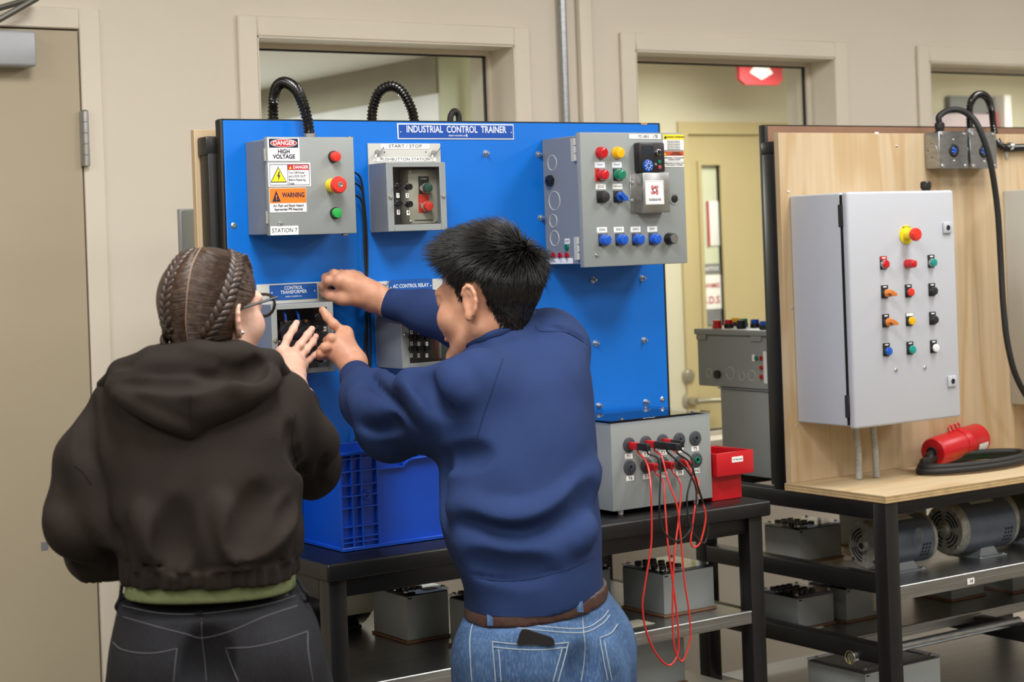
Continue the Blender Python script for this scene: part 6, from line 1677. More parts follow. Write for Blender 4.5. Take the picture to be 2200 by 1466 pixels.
F.loft(secs, lat, fw, .02, 2.35, gather)
# her left arm (picture left), bent, hand in front
sl = [atd(262, 880, 3.04), atd(205, 985, 3.01), atd(170, 1100, 2.99), atd(215, 1185, 3.05), atd(300, 1212, 3.17)]
F.chain(sl, [.058, .054, .050, .046, .04], .045)
# her right arm reaching to the module
srr = [atd(598, 868, 3.06), atd(650, 950, 3.15), atd(664, 1000, 3.27), atd(655, 925, 3.42), atd(645, 862, 3.54)]
F.chain(srr, [.058, .053, .046, .040, .034], .04)
F.ell(atd(664, 1008, 3.25), (.046, .046, .046), None, .03)
F.chain([atd(300, 800, 3.02), atd(350, 778, 3.0), atd(430, 772, 2.99), atd(510, 770, 3.0), atd(570, 785, 3.03)], [.02, .028, .028, .028, .02], .02)
F.ell(atd(440, 748, 3.06), (.062, .06, .06), None, .01, 'sub')
F.noise(.0022, 34, 3)
F.crease([(190, 860), (185, 940), (195, 1040), (215, 1110), (255, 1165)], 0.008, -0.0038, 0.024, 'sub')
F.crease([(170, 1000), (205, 1090), (240, 1165)], 0.012, 0.0075, 0.036)
F.crease([(655, 1060), (645, 985), (630, 920)], 0.009, -0.0048, 0.024, 'sub')
F.crease([(620, 1090), (575, 1150), (520, 1185)], 0.011, 0.0065, 0.036); F.crease([(640, 1075), (600, 1130), (560, 1180)], 0.008, -0.0038, 0.024, 'sub')
F.crease([(700, 985), (690, 1010), (688, 1040)], .006, -.002, .014, 'sub')
F.crease([(300, 1100), (325, 1160), (345, 1195)], 0.01, 0.0055, 0.03); F.crease([(470, 1080), (500, 1150), (512, 1195)], 0.011, 0.0065, 0.03); F.crease([(380, 1090), (372, 1150), (370, 1195)], 0.01, -0.0058, 0.036, 'sub'); F.crease([(560, 1060), (535, 1130), (525, 1190)], 0.01, -0.0058, 0.036, 'sub')
F.crease([(140, 1180), (190, 1200), (250, 1205)], 0.008, -0.0038, 0.024, 'sub'); F.crease([(120, 1120), (150, 1160), (215, 1185)], 0.012, 0.0075, 0.036)
F.crease([(258, 1204), (350, 1218), (450, 1220), (560, 1212), (640, 1196)], .0035, -.001, .004, 'sub')
me = F.mesh('hoodie', 'hoodie_cloth'); hb = bvh_of(me)
hoodie = person_part('hoodie', me, wo)
# hood lying on the back
Fh = Field(atd(190, 960, 2.85) - Vector((.02, .12, .0)), atd(640, 735, 3.15) + Vector((.02, .12, .02)), .004)
Fh.loft([sec(790, 250, 580, 2.985, .05), sec(815, 226, 604, 2.975, .062), sec(838, 218, 608, 2.965, .066), sec(868, 262, 572, 2.957, .066), sec(900, 318, 520, 2.955, .060), sec(922, 366, 470, 2.957, .052), sec(938, 402, 428, 2.96, .043)], lat, fw, .006, 2.0)
Fh.chain([atd(222, 828, 3.03), atd(262, 802, 3.0), atd(330, 776, 2.975), atd(430, 768, 2.965), atd(515, 767, 2.98), atd(575, 782, 3.01), atd(614, 810, 3.06)], [.012, .021, .026, .027, .026, .023, .013], .012)
Fh.chain([atd(240, 836, 2.97), atd(320, 838, 2.925), atd(410, 842, 2.912), atd(500, 832, 2.925), atd(590, 812, 2.98)], [.010, .013, .013, .013, .010], .02)
Fh.ell(atd(440, 738, 3.06), (.066, .062, .062), None, .01, 'sub')
Fh.noise(.0016, 38, 9)
Fh.crease([(262, 824), (330, 822), (400, 824), (470, 812), (560, 796)], .009, -.003, .014, 'sub')
Fh.crease([(430, 800), (500, 808), (545, 800), (556, 780)], .009, -.002, .02, 'sub')
Fh.crease([(300, 792), (380, 785), (450, 792)], .009, .003, .02)
Fh.crease([(250, 850), (330, 895), (405, 925)], .007, .003, .02)
hme = Fh.mesh('hood', 'hoodie_cloth'); hhb = bvh_of(hme); hood = person_part('hood', hme, hoodie)
stitch(hhb, 'hood_seam', 'hoodie_rib', hoodie, [[(410, 846), (408, 870), (411, 905), (414, 930)]], .0011)
stitch(hb, 'seam', 'hoodie_rib', hoodie, [[(160, 1000), (178, 1015), (196, 1040)], [(635, 890), (628, 950), (645, 1010)]], .0011)
q, n = cast(hb, 642, 1130)
# --- shirt hem, jeans
Fs = Field(atd(230, 1300, 2.8) - Vector((.1, .1, .02)), atd(680, 1200, 3.2) + Vector((.1, .1, .05)), .005)
Fs.loft([sec(1222, 278, 626, 2.98, .100), sec(1244, 272, 634, 2.98, .108), sec(1272, 270, 634, 2.98, .109)], lat, fw, .005, 2.3)
person_part('shirt', Fs.mesh('shirt', 'green_knit'), wo, 'sage green shirt hem')
fl = lambda x, y: Vector((x, y, 0))
Fj = Field((hipc.x - .42, hipc.y - .30, .03), (hipc.x + .42, hipc.y + .30, 1.06), .006)
Fj.loft([sec(1262, 264, 642, 2.98, .112), sec(1300, 256, 656, 2.98, .117), sec(1350, 246, 680, 2.98, .124), sec(1420, 238, 697, 2.98, .13), sec(1480, 231, 710, 2.98, .132), sec(1545, 228, 716, 2.98, .125)], lat, fw, .03, 2.4)
Fj.ell(atd(358, 1440, 2.92), (.085, .085, .105), (_R, _F, _U), .03); Fj.ell(atd(580, 1440, 2.92), (.085, .085, .105), (_R, _F, _U), .03)
Fj.crease([(446, 1380), (448, 1430), (450, 1466)], .012, -.004, .04, 'sub')
for e in (-1, 1):
    h0 = hipc + lat * (e * .092) + Vector((0, 0, .80 - hipc.z)); k0 = hipc + lat * (e * .105) + fw * .02 + Vector((0, 0, .46 - hipc.z)); a0 = hipc + lat * (e * .115) + Vector((0, 0, .07 - hipc.z))
    Fj.chain([h0, k0, a0], [.090, .066, .058], .05)
    shoe(wo, (a0.x, a0.y, 0), fw, 'soft_black')
Fj.noise(.0016, 40, 5)
px_plane(Fj, (264, 1275), (642, 1262), 2.98, tilt=.22)
me = Fj.mesh('jeans', 'black_denim'); jb = bvh_of(me); jeans = person_part('jeans', me, wo)
stitch(jb, 'stitching', 'stitch_grey', jeans, [[(262, 1302), (340, 1318), (420, 1320), (500, 1312), (580, 1298), (645, 1277)], [(252, 1322), (330, 1345), (400, 1363), (436, 1371), (500, 1355), (570, 1325), (655, 1297)], [(433, 1330), (434, 1371), (440, 1420), (443, 1464)],
    [(242, 1380), (262, 1396), (305, 1404), (345, 1402), (380, 1394)], [(380, 1394), (376, 1430), (373, 1464)], [(484, 1393), (540, 1391), (600, 1378), (660, 1357)], [(486, 1396), (498, 1430), (512, 1464)], [(661, 1357), (662, 1400), (672, 1464)]], .0007)
patch(jb, 'leather_label', 'leather_patch', jeans, ((574, 1260), (618, 1246), (624, 1282), (580, 1293)), .0012, 6, 5)
mb = MB()
for (u, v0, v1) in ((428, 1264, 1325),):
    P = [cast(jb, u, v0 + (v1 - v0) * t / 6) for t in range(7)]; pts = [p + n * .003 for p, n in P if p is not None]
    rings = [[p - _R * .006 + _F * .001, p + _R * .006 + _F * .001, p + _R * .006 - _F * .0008, p - _R * .006 - _F * .0008] for p in pts]
    if len(rings) > 2: mb.rings(rings)
mb.build('belt_loop', 'black_denim', jeans)
for pl_ in ([(262, 1258, 2.96), (258, 1285, 2.95), (250, 1303, 2.95), (253, 1312, 2.96)], [(640, 1245, 2.97), (652, 1268, 2.96), (664, 1280, 2.96), (660, 1292, 2.97), (650, 1290, 2.97)]):
    MB().tube([atd(*q_) for q_ in pl_], .0032, 8, 5).build('belt_loop', 'black_denim', jeans)
# --- body with head and hands
WH = Head(atd(456, 674, 3.06), frame_from(36, -6, 4), .92)
hand_y = CTF
def A3(u, v, dy): return at(u, v, hand_y - dy)
Fb = Field((1.19, 2.58, .93), (1.93, 3.44, 1.72), .0031)
WH.build(Fb, True)
nb = atd(445, 775, 3.05)
Fb.cone(WH.P(0, -.02, -.05), nb, .046, .050, .03); Fb.cone(nb, atd(450, 880, 3.04), .045, .07, .03); Fb.cone(atd(450, 890, 3.04), atd(450, 1180, 3.0), .075, .085, .05); Fb.cone(atd(330, 850, 3.04), atd(560, 850, 3.06), .04, .04, .04)
Fb.chain(sl, [.042, .042, .036, .032, .026], .02); Fb.chain(srr, [.044, .042, .038, .034, .028], .02)
lw = sl[-1]; Fb.cone(lw, lw + _F * .06, .024, .03, .02)
for i in range(4): Fb.chain([lw + _F * .06 + _U * (.02 - .014 * i), lw + _F * .10 + _U * (.022 - .015 * i) + _R * .01, lw + _F * .115 + _U * (.02 - .015 * i) + _R * .035], [.0095, .0085, .0075], .004)
Fb.chain([lw + _F * .03 + _U * .02, lw + _F * .05 + _U * .045, lw + _F * .075 + _U * .05], [.012, .0105, .009], .006)
wr = A3(630, 808, .062); pc = A3(622, 778, .042)
Fb.cone(srr[-1], wr, .026, .023, .02, flat=None); Fb.cone(wr, A3(628, 790, .05), .023, .024, .02)
M4 = [A3(606, 757, .030), A3(628, 760, .033), A3(641, 772, .032), A3(649, 785, .028)]
for m_, r_ in zip(M4, (.0125, .0125, .012, .011)): Fb.cone(A3(628, 795, .046), m_, .019, r_, .014)
Fb.cone(M4[0], M4[3], .0105, .010, .012)
WF = [[M4[0], A3(618, 727, .026), A3(630, 707.5, .016), A3(637, 694, .010)], [M4[1], A3(644, 741.5, .030), A3(660.5, 720, .018), A3(670, 707, .010)], [M4[2], A3(657, 752.5, .029), A3(671.5, 735.5, .018), A3(678.5, 723, .010)], [M4[3], A3(663.5, 773, .024), A3(675.5, 763.5, .015), A3(684, 755, .009)]]
for j, (a, b) in zip(WF, ((.0088, .0072), (.0090, .0073), (.0085, .0069), (.0074, .0061))): fingers(Fb, j, a, b, .004)
Fb.chain([A3(612, 792, .045), A3(594, 785, .035), A3(579, 773, .026), A3(563, 759, .016)], [.0175, .0135, .0102, .0082], .008)
wme = Fb.mesh('body', 'skin_fair'); wcopy = wme.copy(); wbody = person_part('body', wme, wo); wme = wcopy; wme.update()
for j in WF:
    mb = MB(); nail(mb, j[3] * .75 + j[2] * .25, j[3] - j[2], Vector((0, -1, .15)), .72, .0077); mb.build('nail', 'nail_fair', wbody)
# --- hair: cap, combed strands, two braids, parting
def w_in(x, y, z):
    h = np.interp(y, [-.13, -.085, -.06, -.045, -.034, -.028, .0, .02, .04, .06, .075, .095], [-.088, -.088, -.084, -.066, -.03, .026, .030, .018, .028, .055, .072, .095]); return (z > h) & ((z > -.050) | (np.abs(x) < .040))
hair, _, _, _ = scalp(wme, WH, w_in, .0085, 'hair', 'hair_brown', wo)
HP = dict(c=(0, -.012, .014), rad=(.072, .093, .100))
part = [(432, 531), (421, 551), (412, 572), (406, 600), (402, 630), (400, 660), (399, 690), (402, 722), (405, 742)]
braid = [(504, 546), (507, 560), (506, 577), (501, 597), (493, 620), (485, 645), (474, 668), (460, 692), (446, 714), (430, 738)]
hairline = [(530, 546), (541, 572), (545, 602), (543, 630), (534, 650), (516, 668), (504, 700), (497, 726)]
lside = [(418, 532), (392, 552), (373, 582), (362, 614), (357, 648), (357, 682), (362, 708), (374, 738)]
rnd = random.Random(5)
def comb(A, B, sa, sb, n, lift, w=.0009, bul=.004):
    out = []
    for _ in range(n):
        s0 = rnd.random(); s1 = min(1, max(0, sa + (sb - sa) * s0 + rnd.gauss(0, .012)))
        a = poly(A, s0); b = poly(B, s1); pts = []
        lf = lift + rnd.random() * .0025; K = 7; off = rnd.gauss(0, .8)
        for k in range(K + 1):
            t = k / K; q = a + (b - a) * t; sag = 6 * math.sin(math.pi * t)
            p, n_ = ellipsoid_hit(WH, q.x, q.y + sag * .5 + off, lf + bul * math.sin(math.pi * t), **HP); pts.append(p)
        out.append(pts)
    return out
S = comb(part, braid, .10, 1.0, 1500, .0075) + comb(hairline, braid, .0, .95, 800, .0065) + comb(part, lside, .05, 1.0, 1200, .0075) + comb([(500, 725), (480, 742), (440, 750), (408, 750)], braid[5:], .0, 1.0, 400, .0055)
strands('hair_strands', 'hair_strand', hair, [p[0] for p in S], lambda i, r: S[i], w=.0008)
mb = MB()
P = [ellipsoid_hit(WH, *poly(part, t / 24).to_2d(), .0108, **HP)[0] for t in range(25)]; mb.tube(P, .0011, 6, 1); mb.build('parting', 'scalp_part', hair)
def braid_mesh(pts3, nrm, name, r=1.0, step=.0125):
    P = resample(catmull(pts3, 8), step); mb = MB()
    for i, p in enumerate(P[:-1]):
        t = (P[i + 1] - P[max(i - 1, 0)]).normalized(); n_ = nrm(p); n_ = (n_ - t * n_.dot(t)).normalized(); sd_ = t.cross(n_)
        for e in (-1, 1):
            ax = (t * .82 - sd_ * (e * .57)).normalized(); bx = n_.cross(ax).normalized()
            c = p + sd_ * (e * .0062 * r) + t * (step * .5 * (e > 0)) + n_ * .001
            rings = []
            for a in range(9):
                th = math.pi * a / 8
                rings.append([c + ax * (math.cos(th) * .0135 * r) + (bx * math.cos(2 * math.pi * k / 10) * .0066 * r + n_ * math.sin(2 * math.pi * k / 10) * .0062 * r) * max(math.sin(th), .02) for k in range(10)])
            mb.rings(rings)
    return mb.build(name, 'hair_brown', hair)
HC = WH.P(0, -.012, .014)
braid_mesh([ellipsoid_hit(WH, u, v, .0095, **HP)[0] for u, v in braid], lambda p: (p - HC).normalized(), 'braid', .95)
lb_px = [(402, 544), (386, 560), (371, 584), (360, 615), (355, 648), (356, 682), (362, 706)]
lp = [ellipsoid_hit(WH, u, v, .0075, **HP)[0] for u, v in lb_px] + [atd(362, 722, 3.02), atd(355, 738, 3.01), atd(353, 756, 3.0), atd(352, 772, 3.0)]
braid_mesh(lp, lambda p: (p - HC).normalized(), 'braid', .95)
# --- glasses and ear stud
gl = thing('eyeglasses', 'black framed eyeglasses worn by the person in the brown hoodie', 'glasses', tuple(WH.P(0, .1, 0)))
for e in (-1, 1):
    MB().tube([WH.P(e * .078, -.020, .012), WH.P(e * .080, .0, .016), WH.P(e * .077, .05, .018), WH.P(e * .072, .098, .020)], .0024, 8, 5).build('temple', 'black_plastic', gl)
    A_ = [2 * math.pi * k / 18 for k in range(18)]
    def RP(a, k, dy): return WH.P(e * (.037 + k * .031 * math.cos(a) + .003 * math.sin(a) * (math.cos(a) > 0)), .100 - dy - .006 * max(0, math.cos(a)), .002 + k * .021 * math.sin(a) + .004 * max(0, math.cos(a)))
    MB().tube([RP(a, 1, 0) for a in A_], .0027, 8, 1, closed=True).build('rim', 'black_plastic', gl)
    MB().prism([RP(a, .97, .0005) for a in A_], WH.f * .0012).build('lens', 'lens_glass', gl)
MB().tube([WH.P(-.008, .102, .006), WH.P(0, .104, .009), WH.P(.008, .102, .006)], .002, 8, 3).build('bridge', 'black_plastic', gl)
MB().ball(WH.P(.0835, -.010, -.028), .0034).build('ear_stud', 'chrome', wo)

# ================================================================== MAN
hm = atd(1169, 1400, 3.33)
ma_ = thing('person', 'person in a blue sweatshirt and blue jeans reaching towards the panel with both hands', 'person', (hm.x, hm.y, 0))
F = Field((1.66, 2.42, .90), (2.36, 3.60, 1.52), .005)
secs = [sec(690, 1110, 1225, 3.55, .045), sec(722, 1030, 1252, 3.52, .075), sec(750, 1005, 1264, 3.49, .108), sec(800, 985, 1270, 3.46, .125), sec(900, 962, 1278, 3.42, .138), sec(1000, 946, 1283, 3.39, .142), sec(1100, 944, 1288, 3.36, .142), sec(1180, 962, 1293, 3.345, .142), sec(1230, 985, 1297, 3.335, .138), sec(1262, 999, 1299, 3.33, .132), sec(1275, 996, 1300, 3.33, .134), sec(1335, 998, 1298, 3.33, .131)]
F.loft(secs, lat, fw, .02, 2.3)
ml = [atd(1030, 828, 3.36), atd(930, 880, 3.42), atd(838, 912, 3.50), atd(790, 860, 3.61), atd(764, 808, 3.71)]
F.chain(ml, [.070, .065, .059, .045, .0325], .06)
mr = [atd(1183, 742, 3.60), atd(1090, 718, 3.76), atd(1000, 697, 3.86), atd(915, 670, 3.90), atd(835, 652, 3.935)]
F.chain(mr, [.070, .062, .051, .041, .031], .035)
F.ell(atd(1185, 748, 3.52), (.072, .09, .068), (_R, _F, _U), .03)
COLLAR = [atd(*q_) for q_ in ((1000, 740, 3.475), (1028, 731, 3.448), (1062, 719, 3.438), (1096, 706, 3.447), (1127, 688, 3.478), (1140, 674, 3.53), (1120, 668, 3.57), (1070, 682, 3.58), (1020, 706, 3.545), (1000, 727, 3.505))]
F.chain([p + Vector((0, 0, -.021)) for p in COLLAR[:6]], [.011, .012, .013, .013, .012, .011], .025)
F.noise(.0022, 30, 11)
px_plane(F, (995, 1324), (1298, 1254), 3.33, up=False, tilt=.10)
# folds
F.crease([(800, 812), (835, 842), (870, 872)], 0.01, -0.0058, 0.024, 'sub')
F.crease([(815, 800), (852, 832), (880, 850)], 0.01, 0.0055, 0.024); F.crease([(848, 838), (880, 865), (900, 905)], 0.012, -0.0078, 0.03, 'sub')
F.crease([(872, 812), (905, 850), (925, 900)], 0.014, 0.0095, 0.036); F.crease([(890, 800), (930, 835), (958, 880)], 0.01, -0.0058, 0.03, 'sub')
F.crease([(912, 780), (960, 800), (1000, 850)], 0.014, 0.0095, 0.036)
F.crease([(770, 880), (800, 905), (850, 915)], 0.01, -0.0058, 0.03, 'sub'); F.crease([(760, 850), (790, 885), (840, 890)], 0.012, 0.0075, 0.03)
F.crease([(1040, 975), (1000, 980), (962, 985)], 0.01, -0.0058, 0.03, 'sub'); F.crease([(955, 985), (948, 1040), (955, 1120), (962, 1185)], 0.009, -0.0048, 0.024, 'sub')
F.crease([(980, 1090), (1060, 1120), (1140, 1125), (1220, 1085), (1275, 1010)], 0.013, 0.0085, 0.042); F.crease([(990, 1130), (1060, 1165), (1150, 1165), (1230, 1120), (1280, 1050)], 0.013, -0.0088, 0.042, 'sub')
F.crease([(1000, 1165), (1080, 1200), (1160, 1195), (1240, 1150)], 0.014, 0.0095, 0.042); F.crease([(1010, 1205), (1080, 1228), (1170, 1222)], 0.01, -0.0058, 0.036, 'sub')
F.crease([(1240, 1170), (1268, 1130), (1290, 1080)], 0.01, 0.0055, 0.03)
F.crease([(1010, 1236), (1100, 1246), (1200, 1226), (1296, 1186)], .004, -.0012, .006, 'sub')
F.crease([(1180, 700), (1220, 712), (1262, 738)], .004, -.001, .008, 'sub')
me = F.mesh('sweatshirt', 'sweat_cloth'); sb = bvh_of(me); sweat = person_part('sweatshirt', me, ma_)
stitch(sb, 'seam', 'sweat_rib', sweat, [[(1080, 772), (1067, 810), (1041, 883), (1022, 952)], [(1150, 700), (1162, 712), (1220, 716), (1262, 742)], [(1010, 1240), (1100, 1249), (1200, 1230), (1294, 1190)]], .0011)
# cuffs and collar in ribbed knit
MB().tube(COLLAR, .0115, 10, 5, closed=True).build('collar', 'sweat_rib', sweat)
mb = MB().lathe(ml[4] + (ml[3] - ml[4]).normalized() * .052, (ml[4] - ml[3]), [(0, .037), (.006, .0385), (.05, .0345), (.058, .0325), (.058, .029)], 28); mb.build('cuff', 'sweat_rib', sweat); mb = MB().lathe(mr[4] + (mr[3] - mr[4]).normalized() * .052, (mr[4] - mr[3]), [(0, .0350), (.006, .0362), (.05, .0328), (.058, .0312), (.058, .028)], 28)
mb.build('cuff', 'sweat_rib', sweat)
# --- jeans, belt, phone
Fj = Field((hm.x - .42, hm.y - .32, .03), (hm.x + .42, hm.y + .34, 1.06), .006)
jsec = [sec(1255, 1003, 1299, 3.33, .122), sec(1300, 1001, 1305, 3.33, .126), sec(1345, 1000, 1322, 3.33, .134), sec(1400, 1000, 1335, 3.33, .142), sec(1466, 1003, 1338, 3.33, .145), sec(1540, 1008, 1332, 3.33, .135)]
Fj.loft(jsec, lat, fw, .03, 2.35)
Fj.ell(atd(1145, 1430, 3.265), (.09, .08, .10), (_R, _F, _U), .05); Fj.ell(atd(1285, 1420, 3.31), (.052, .085, .10), (_R, _F, _U), .05)
fm = _F * math.cos(math.radians(30)) - _R * math.sin(math.radians(30)); lm = _R * math.cos(math.radians(30)) + _F * math.sin(math.radians(30))
for e in (-1, 1):
    h0 = hm + lm * (e * .085) + Vector((0, 0, .80 - hm.z)); k0 = hm + lm * (e * .10) + fm * .03 + Vector((0, 0, .47 - hm.z)); a0 = hm + lm * (e * .12) - fm * .02 + Vector((0, 0, .07 - hm.z))
    Fj.chain([h0, k0, a0], [.094, .070, .060], .05); shoe(ma_, (a0.x, a0.y, 0), fm, 'soft_black')
Fj.crease([(1253, 1400), (1250, 1440), (1246, 1475)], .010, -.003, .03, 'sub')
Fj.noise(.0018, 42, 8)
Fb2 = Field((hm.x - .30, hm.y - .25, .85), (hm.x + .30, hm.y + .25, 1.06), .005)
Fb2.loft([(c, a + .004, b + .004) for c, a, b in jsec[:3]], lat, fw, .005, 2.35)
px_plane(Fj, (1000, 1316), (1302, 1273), 3.33, tilt=.12)
px_plane(Fb2, (1000, 1290), (1302, 1240), 3.33, tilt=.12); px_plane(Fb2, (1000, 1317), (1302, 1274), 3.33, up=False, tilt=.12)
me = Fj.mesh('jeans', 'blue_denim'); jb = bvh_of(me); mj = person_part('jeans', me, ma_)
bme = Fb2.mesh('belt', 'leather_brown'); bb_ = bvh_of(bme); person_part('belt', bme, ma_, 'brown leather belt')
stitch(jb, 'stitching', 'stitch_pale', mj, [[(1018, 1331), (1080, 1336), (1160, 1346), (1250, 1351), (1290, 1332), (1307, 1312)], [(1020, 1341), (1080, 1346), (1160, 1355), (1250, 1360), (1292, 1342), (1310, 1322)], [(1018, 1331), (1010, 1370), (1011, 1420), (1014, 1464)],
    [(1250, 1300), (1253, 1350), (1257, 1390), (1254, 1430), (1249, 1464)]], .0009)
patch(jb, 'back_pocket', 'blue_denim', mj, ((1057, 1379), (1222, 1380), (1199, 1470), (1064, 1470)), .0022, 12, 8)
patch(jb, 'back_pocket', 'blue_denim', mj, ((1287, 1372), (1326, 1345), (1335, 1440), (1304, 1470)), .0022, 8, 8)
for _pl in ([[(1058, 1380), (1100, 1384), (1160, 1387), (1221, 1381)], [(1060, 1391), (1100, 1395), (1160, 1397), (1218, 1392)], [(1059, 1382), (1063, 1430), (1066, 1464)], [(1220, 1383), (1209, 1425), (1199, 1464)], [(1072, 1395), (1075, 1430), (1077, 1464)], [(1207, 1395), (1197, 1430), (1188, 1464)]],
    [[(1287, 1372), (1310, 1362), (1325, 1342)], [(1288, 1374), (1296, 1420), (1304, 1462)], [(1297, 1378), (1305, 1420), (1313, 1462)]]):
    stitch(jb, 'pocket_stitching', 'stitch_pale', mj, _pl, .0009, .0024)
for (u0, v0, u1, v1) in ((1052, 1300, 1054, 1345), (1241, 1258, 1247, 1316)):
    pts = []
    for t in range(9):
        u, v = u0 + (u1 - u0) * t / 8, v0 + (v1 - v0) * t / 8
        hs = [q[0] for q in (cast(jb, u, v), cast(bb_, u, v)) if q[0] is not None]
        if hs:
            d_ = min((h_ - Vector((0, 0, CZ))).dot(_F) for h_ in hs); pts.append(atd(u, v, d_ - .0028))
    MB().rings([[p - _R * .0058, p + _R * .0058, p + _R * .0058 + _F * .0022, p - _R * .0058 + _F * .0022] for p in pts]).build('belt_loop', 'blue_denim', mj)
p, n = cast(jb, 1150, 1385)
if p is not None:
    p, n = cast(jb, 1150, 1380); ph = thing('mobile_phone', 'black phone sticking out of the left back jeans pocket', 'phone', tuple(p))
    c = [(1110, 1384), (1117, 1361), (1121, 1355), (1128, 1353), (1178, 1368), (1187, 1372), (1191, 1378), (1192, 1386)]
    dd = (p - Vector((0, 0, CZ))).dot(_F) - .0065
    MB().prism([atd(u, v, dd + .0) for u, v in c], _F * .0075).build('case', 'phone_black', ph)
    MB().prism([atd(1116 + (u - 1116) * .96 + 2, v + 2, dd - .0006) for u, v in c], _F * .0005).build('back_glass', 'black_plastic', ph)
# --- body
MH = Head(atd(1050, 644, 3.50), frame_from(-57, 4, 2), 1.06)
Fb = Field((1.74, 2.74, .93), (2.36, 3.535, 1.74), .0031)
MH.build(Fb)
nb = atd(1082, 745, 3.50)
Fb.cone(MH.P(0, -.022, -.045), nb, .050, .052, .03); Fb.cone(nb, atd(1105, 850, 3.46), .045, .07, .03); Fb.cone(atd(1105, 860, 3.46), atd(1140, 1200, 3.38), .08, .10, .05); Fb.cone(ml[0], mr[0], .035, .035, .05)
Fb.chain(ml, [.040, .042, .044, .034, .027], .02); Fb.chain(mr, [.052, .048, .042, .034, .027], .02)
# left hand pointing with the index finger
def L3(u, v, dy): return at(u, v, CTF - dy)
wr = L3(762, 792, .075)
Fb.cone(ml[4], wr, .026, .024, .02)
M4 = [L3(741, 717, .040), L3(734, 722, .044), L3(722, 738, .044), L3(711, 755, .038)]
M4 = [L3(742, 717, .034), L3(735, 727, .044), L3(724, 741, .044), L3(713, 757, .036)]
for m_, r_ in zip(M4, (.0145, .0145, .014, .013)): Fb.cone(L3(757, 779, .066), m_, .022, r_, .016)
Fb.cone(M4[0], M4[3], .0135, .012, .014); Fb.cone(L3(757, 779, .066), L3(731, 745, .05), .024, .016, .02)
MF = [M4[0], L3(717, 697, .030), L3(702.5, 680.5, .018), L3(693, 667, .011)]
fingers(Fb, MF, .0105, .0084, .004)
for m_, p1, p2, p3, r_ in ((M4[1], (711, 727, .050), (704, 733, .028), (714, 738, .020), .0102), (M4[2], (698, 746, .050), (692, 752, .028), (703, 755, .020), .0100), (M4[3], (689, 760, .040), (687, 765, .022), (698, 768, .016), .0090)):
    fingers(Fb, [m_, L3(*p1), L3(*p2), L3(*p3)], r_, r_ * .86, .004)
Fb.chain([L3(752, 770, .05), L3(733, 757, .026), L3(716, 742, .016)], [.016, .012, .0095], .008)
# right hand pinching the wing nut
def R3(u, v, dy): return at(u, v, PY - dy)
wr = R3(812, 645, .075)
Fb.cone(mr[4], wr, .027, .025, .02)
K4 = [R3(731, 604, .075), R3(745, 594, .060), R3(757, 593, .044), R3(768, 598, .030)]
for m_, r_ in zip(K4, (.0150, .0145, .014, .0125)): Fb.cone(R3(798, 637, .072), m_, .023, r_, .018)
Fb.cone(K4[0], K4[3], .013, .012, .014); Fb.cone(R3(798, 637, .072), R3(750, 620, .068), .025, .021, .02)
fingers(Fb, [K4[0], R3(706, 603, .058), R3(694, 614, .036), R3(693, 622, .018)], .0108, .0085, .004)
fingers(Fb, [K4[1], R3(717, 589, .050), R3(700, 597, .030), R3(697, 612, .016)], .0105, .0084, .004)
fingers(Fb, [K4[2], R3(732, 589, .032), R3(716, 600, .016), R3(720, 613, .012)], .0100, .0082, .004)
fingers(Fb, [K4[3], R3(748, 598, .018), R3(736, 610, .012), R3(744, 620, .012)], .0090, .0075, .004)
Fb.chain([R3(770, 640, .074), R3(735, 640, .066), R3(712, 636, .046), R3(696, 630, .024)], [.020, .0155, .0115, .0090], .010)
mme = Fb.mesh('body', 'skin_tan'); mcopy = mme.copy(); mbody = person_part('body', mme, ma_); mme = mcopy; mme.update()
mb = MB(); nail(mb, MF[3] * .75 + MF[2] * .25, MF[3] - MF[2], Vector((.2, -1, .25)), .85, .0090); mb.build('nail', 'nail_tan', mbody); mb = MB(); nail(mb, R3(697, 630.5, .026), R3(696, 630, .024) - R3(712, 636, .046), Vector((.1, -.7, -.7)), .85, .0096); mb.build('nail', 'nail_tan', mbody)
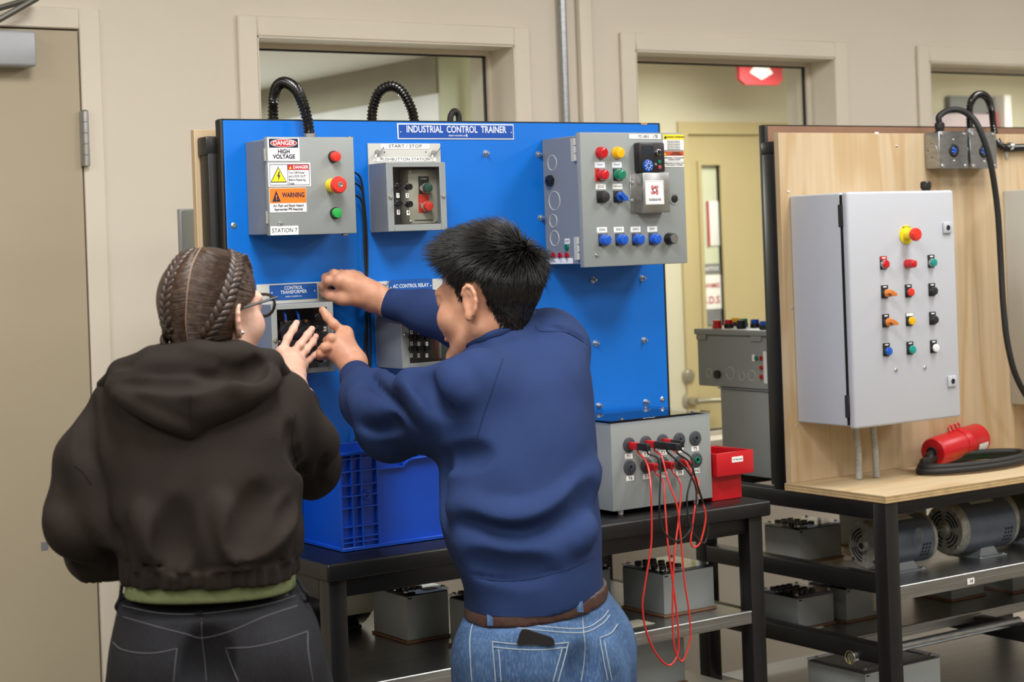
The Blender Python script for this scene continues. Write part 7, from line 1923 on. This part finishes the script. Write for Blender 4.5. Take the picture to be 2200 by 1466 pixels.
# --- hair
def hl(y): return np.interp(y, [-.13, -.085, -.066, -.050, -.040, -.034, .0, .008, .018, .034, .050, .066, .085], [-.082, -.082, -.074, -.050, -.02, .032, .036, .000, .004, .040, .066, .086, .100])
fade, _, _, _ = scalp(mme, MH, lambda x, y, z: z > hl(y), .0014, 'hair', 'hair_fade', ma_)
base, RV, RN, RL = scalp(mme, MH, lambda x, y, z: z > hl(y) + .034 + .01 * (y > -.03), .003, 'hair_base', 'hair_black', fade)
allv, RV, RN, RL = scalp(mme, MH, lambda x, y, z: z > hl(y), .0, 'tmp', 'hair_black', None); bpy.data.objects.remove(allv)
rnd = random.Random(11); rng = np.random.default_rng(4)
WHL = Vector((.014, -.072, .088))
idx = rng.integers(0, len(RV), 13500)
jit = rng.normal(0, .0012, (len(idx), 3))
roots = [(Vector(RV[i] + jit[k]), Vector(RN[i]), Vector(RL[i])) for k, i in enumerate(idx)]
def hair_dir(i, r):
    p0, nw, q = roots[i]
    n_ = Vector((nw.dot(MH.r), nw.dot(MH.f), nw.dot(MH.u)))
    h = q.z - float(hl(q.y)); topf = min(1, max(0, (q.z - .035) / .05)); front = min(1, max(0, (q.y + .01) / .08)) * topf
    a = q - WHL; a = a - n_ * a.dot(n_); a = a.normalized() if a.length > 1e-4 else Vector((0, 1, 0))
    side = .0065 + .015 * min(1, max(0, (q.z + .02) / .06)) * min(1, max(0, (h - .01) / .04))
    ln = (side * (1 - topf) + topf * (.041 - .017 * front)) * (.75 + .5 * rnd.random())
    down = Vector((0, 0, -1)) + n_ * n_.z
    t = a * (.5 + .5 * topf) + down * (.8 * (1 - topf)) + Vector((0, .35, .25 * front)) * topf + Vector((rnd.gauss(0, .17), rnd.gauss(0, .17), rnd.gauss(0, .12)))
    t = t - n_ * t.dot(n_); t = t.normalized() if t.length > 1e-5 else a
    lift = .14 + .70 * topf + .9 * front
    pts = []
    for k in range(5):
        s_ = k / 4.0
        v = t * (ln * s_) + n_ * (ln * lift * s_ * (1.2 - .5 * s_ * (1 - .9 * front))) + n_ * .001
        pts.append(p0 + (MH.r * v.x + MH.f * v.y + MH.u * v.z) * MH.s)
    return pts
strands('hair_strands', 'hair_black', fade, roots, hair_dir, w=.00095)
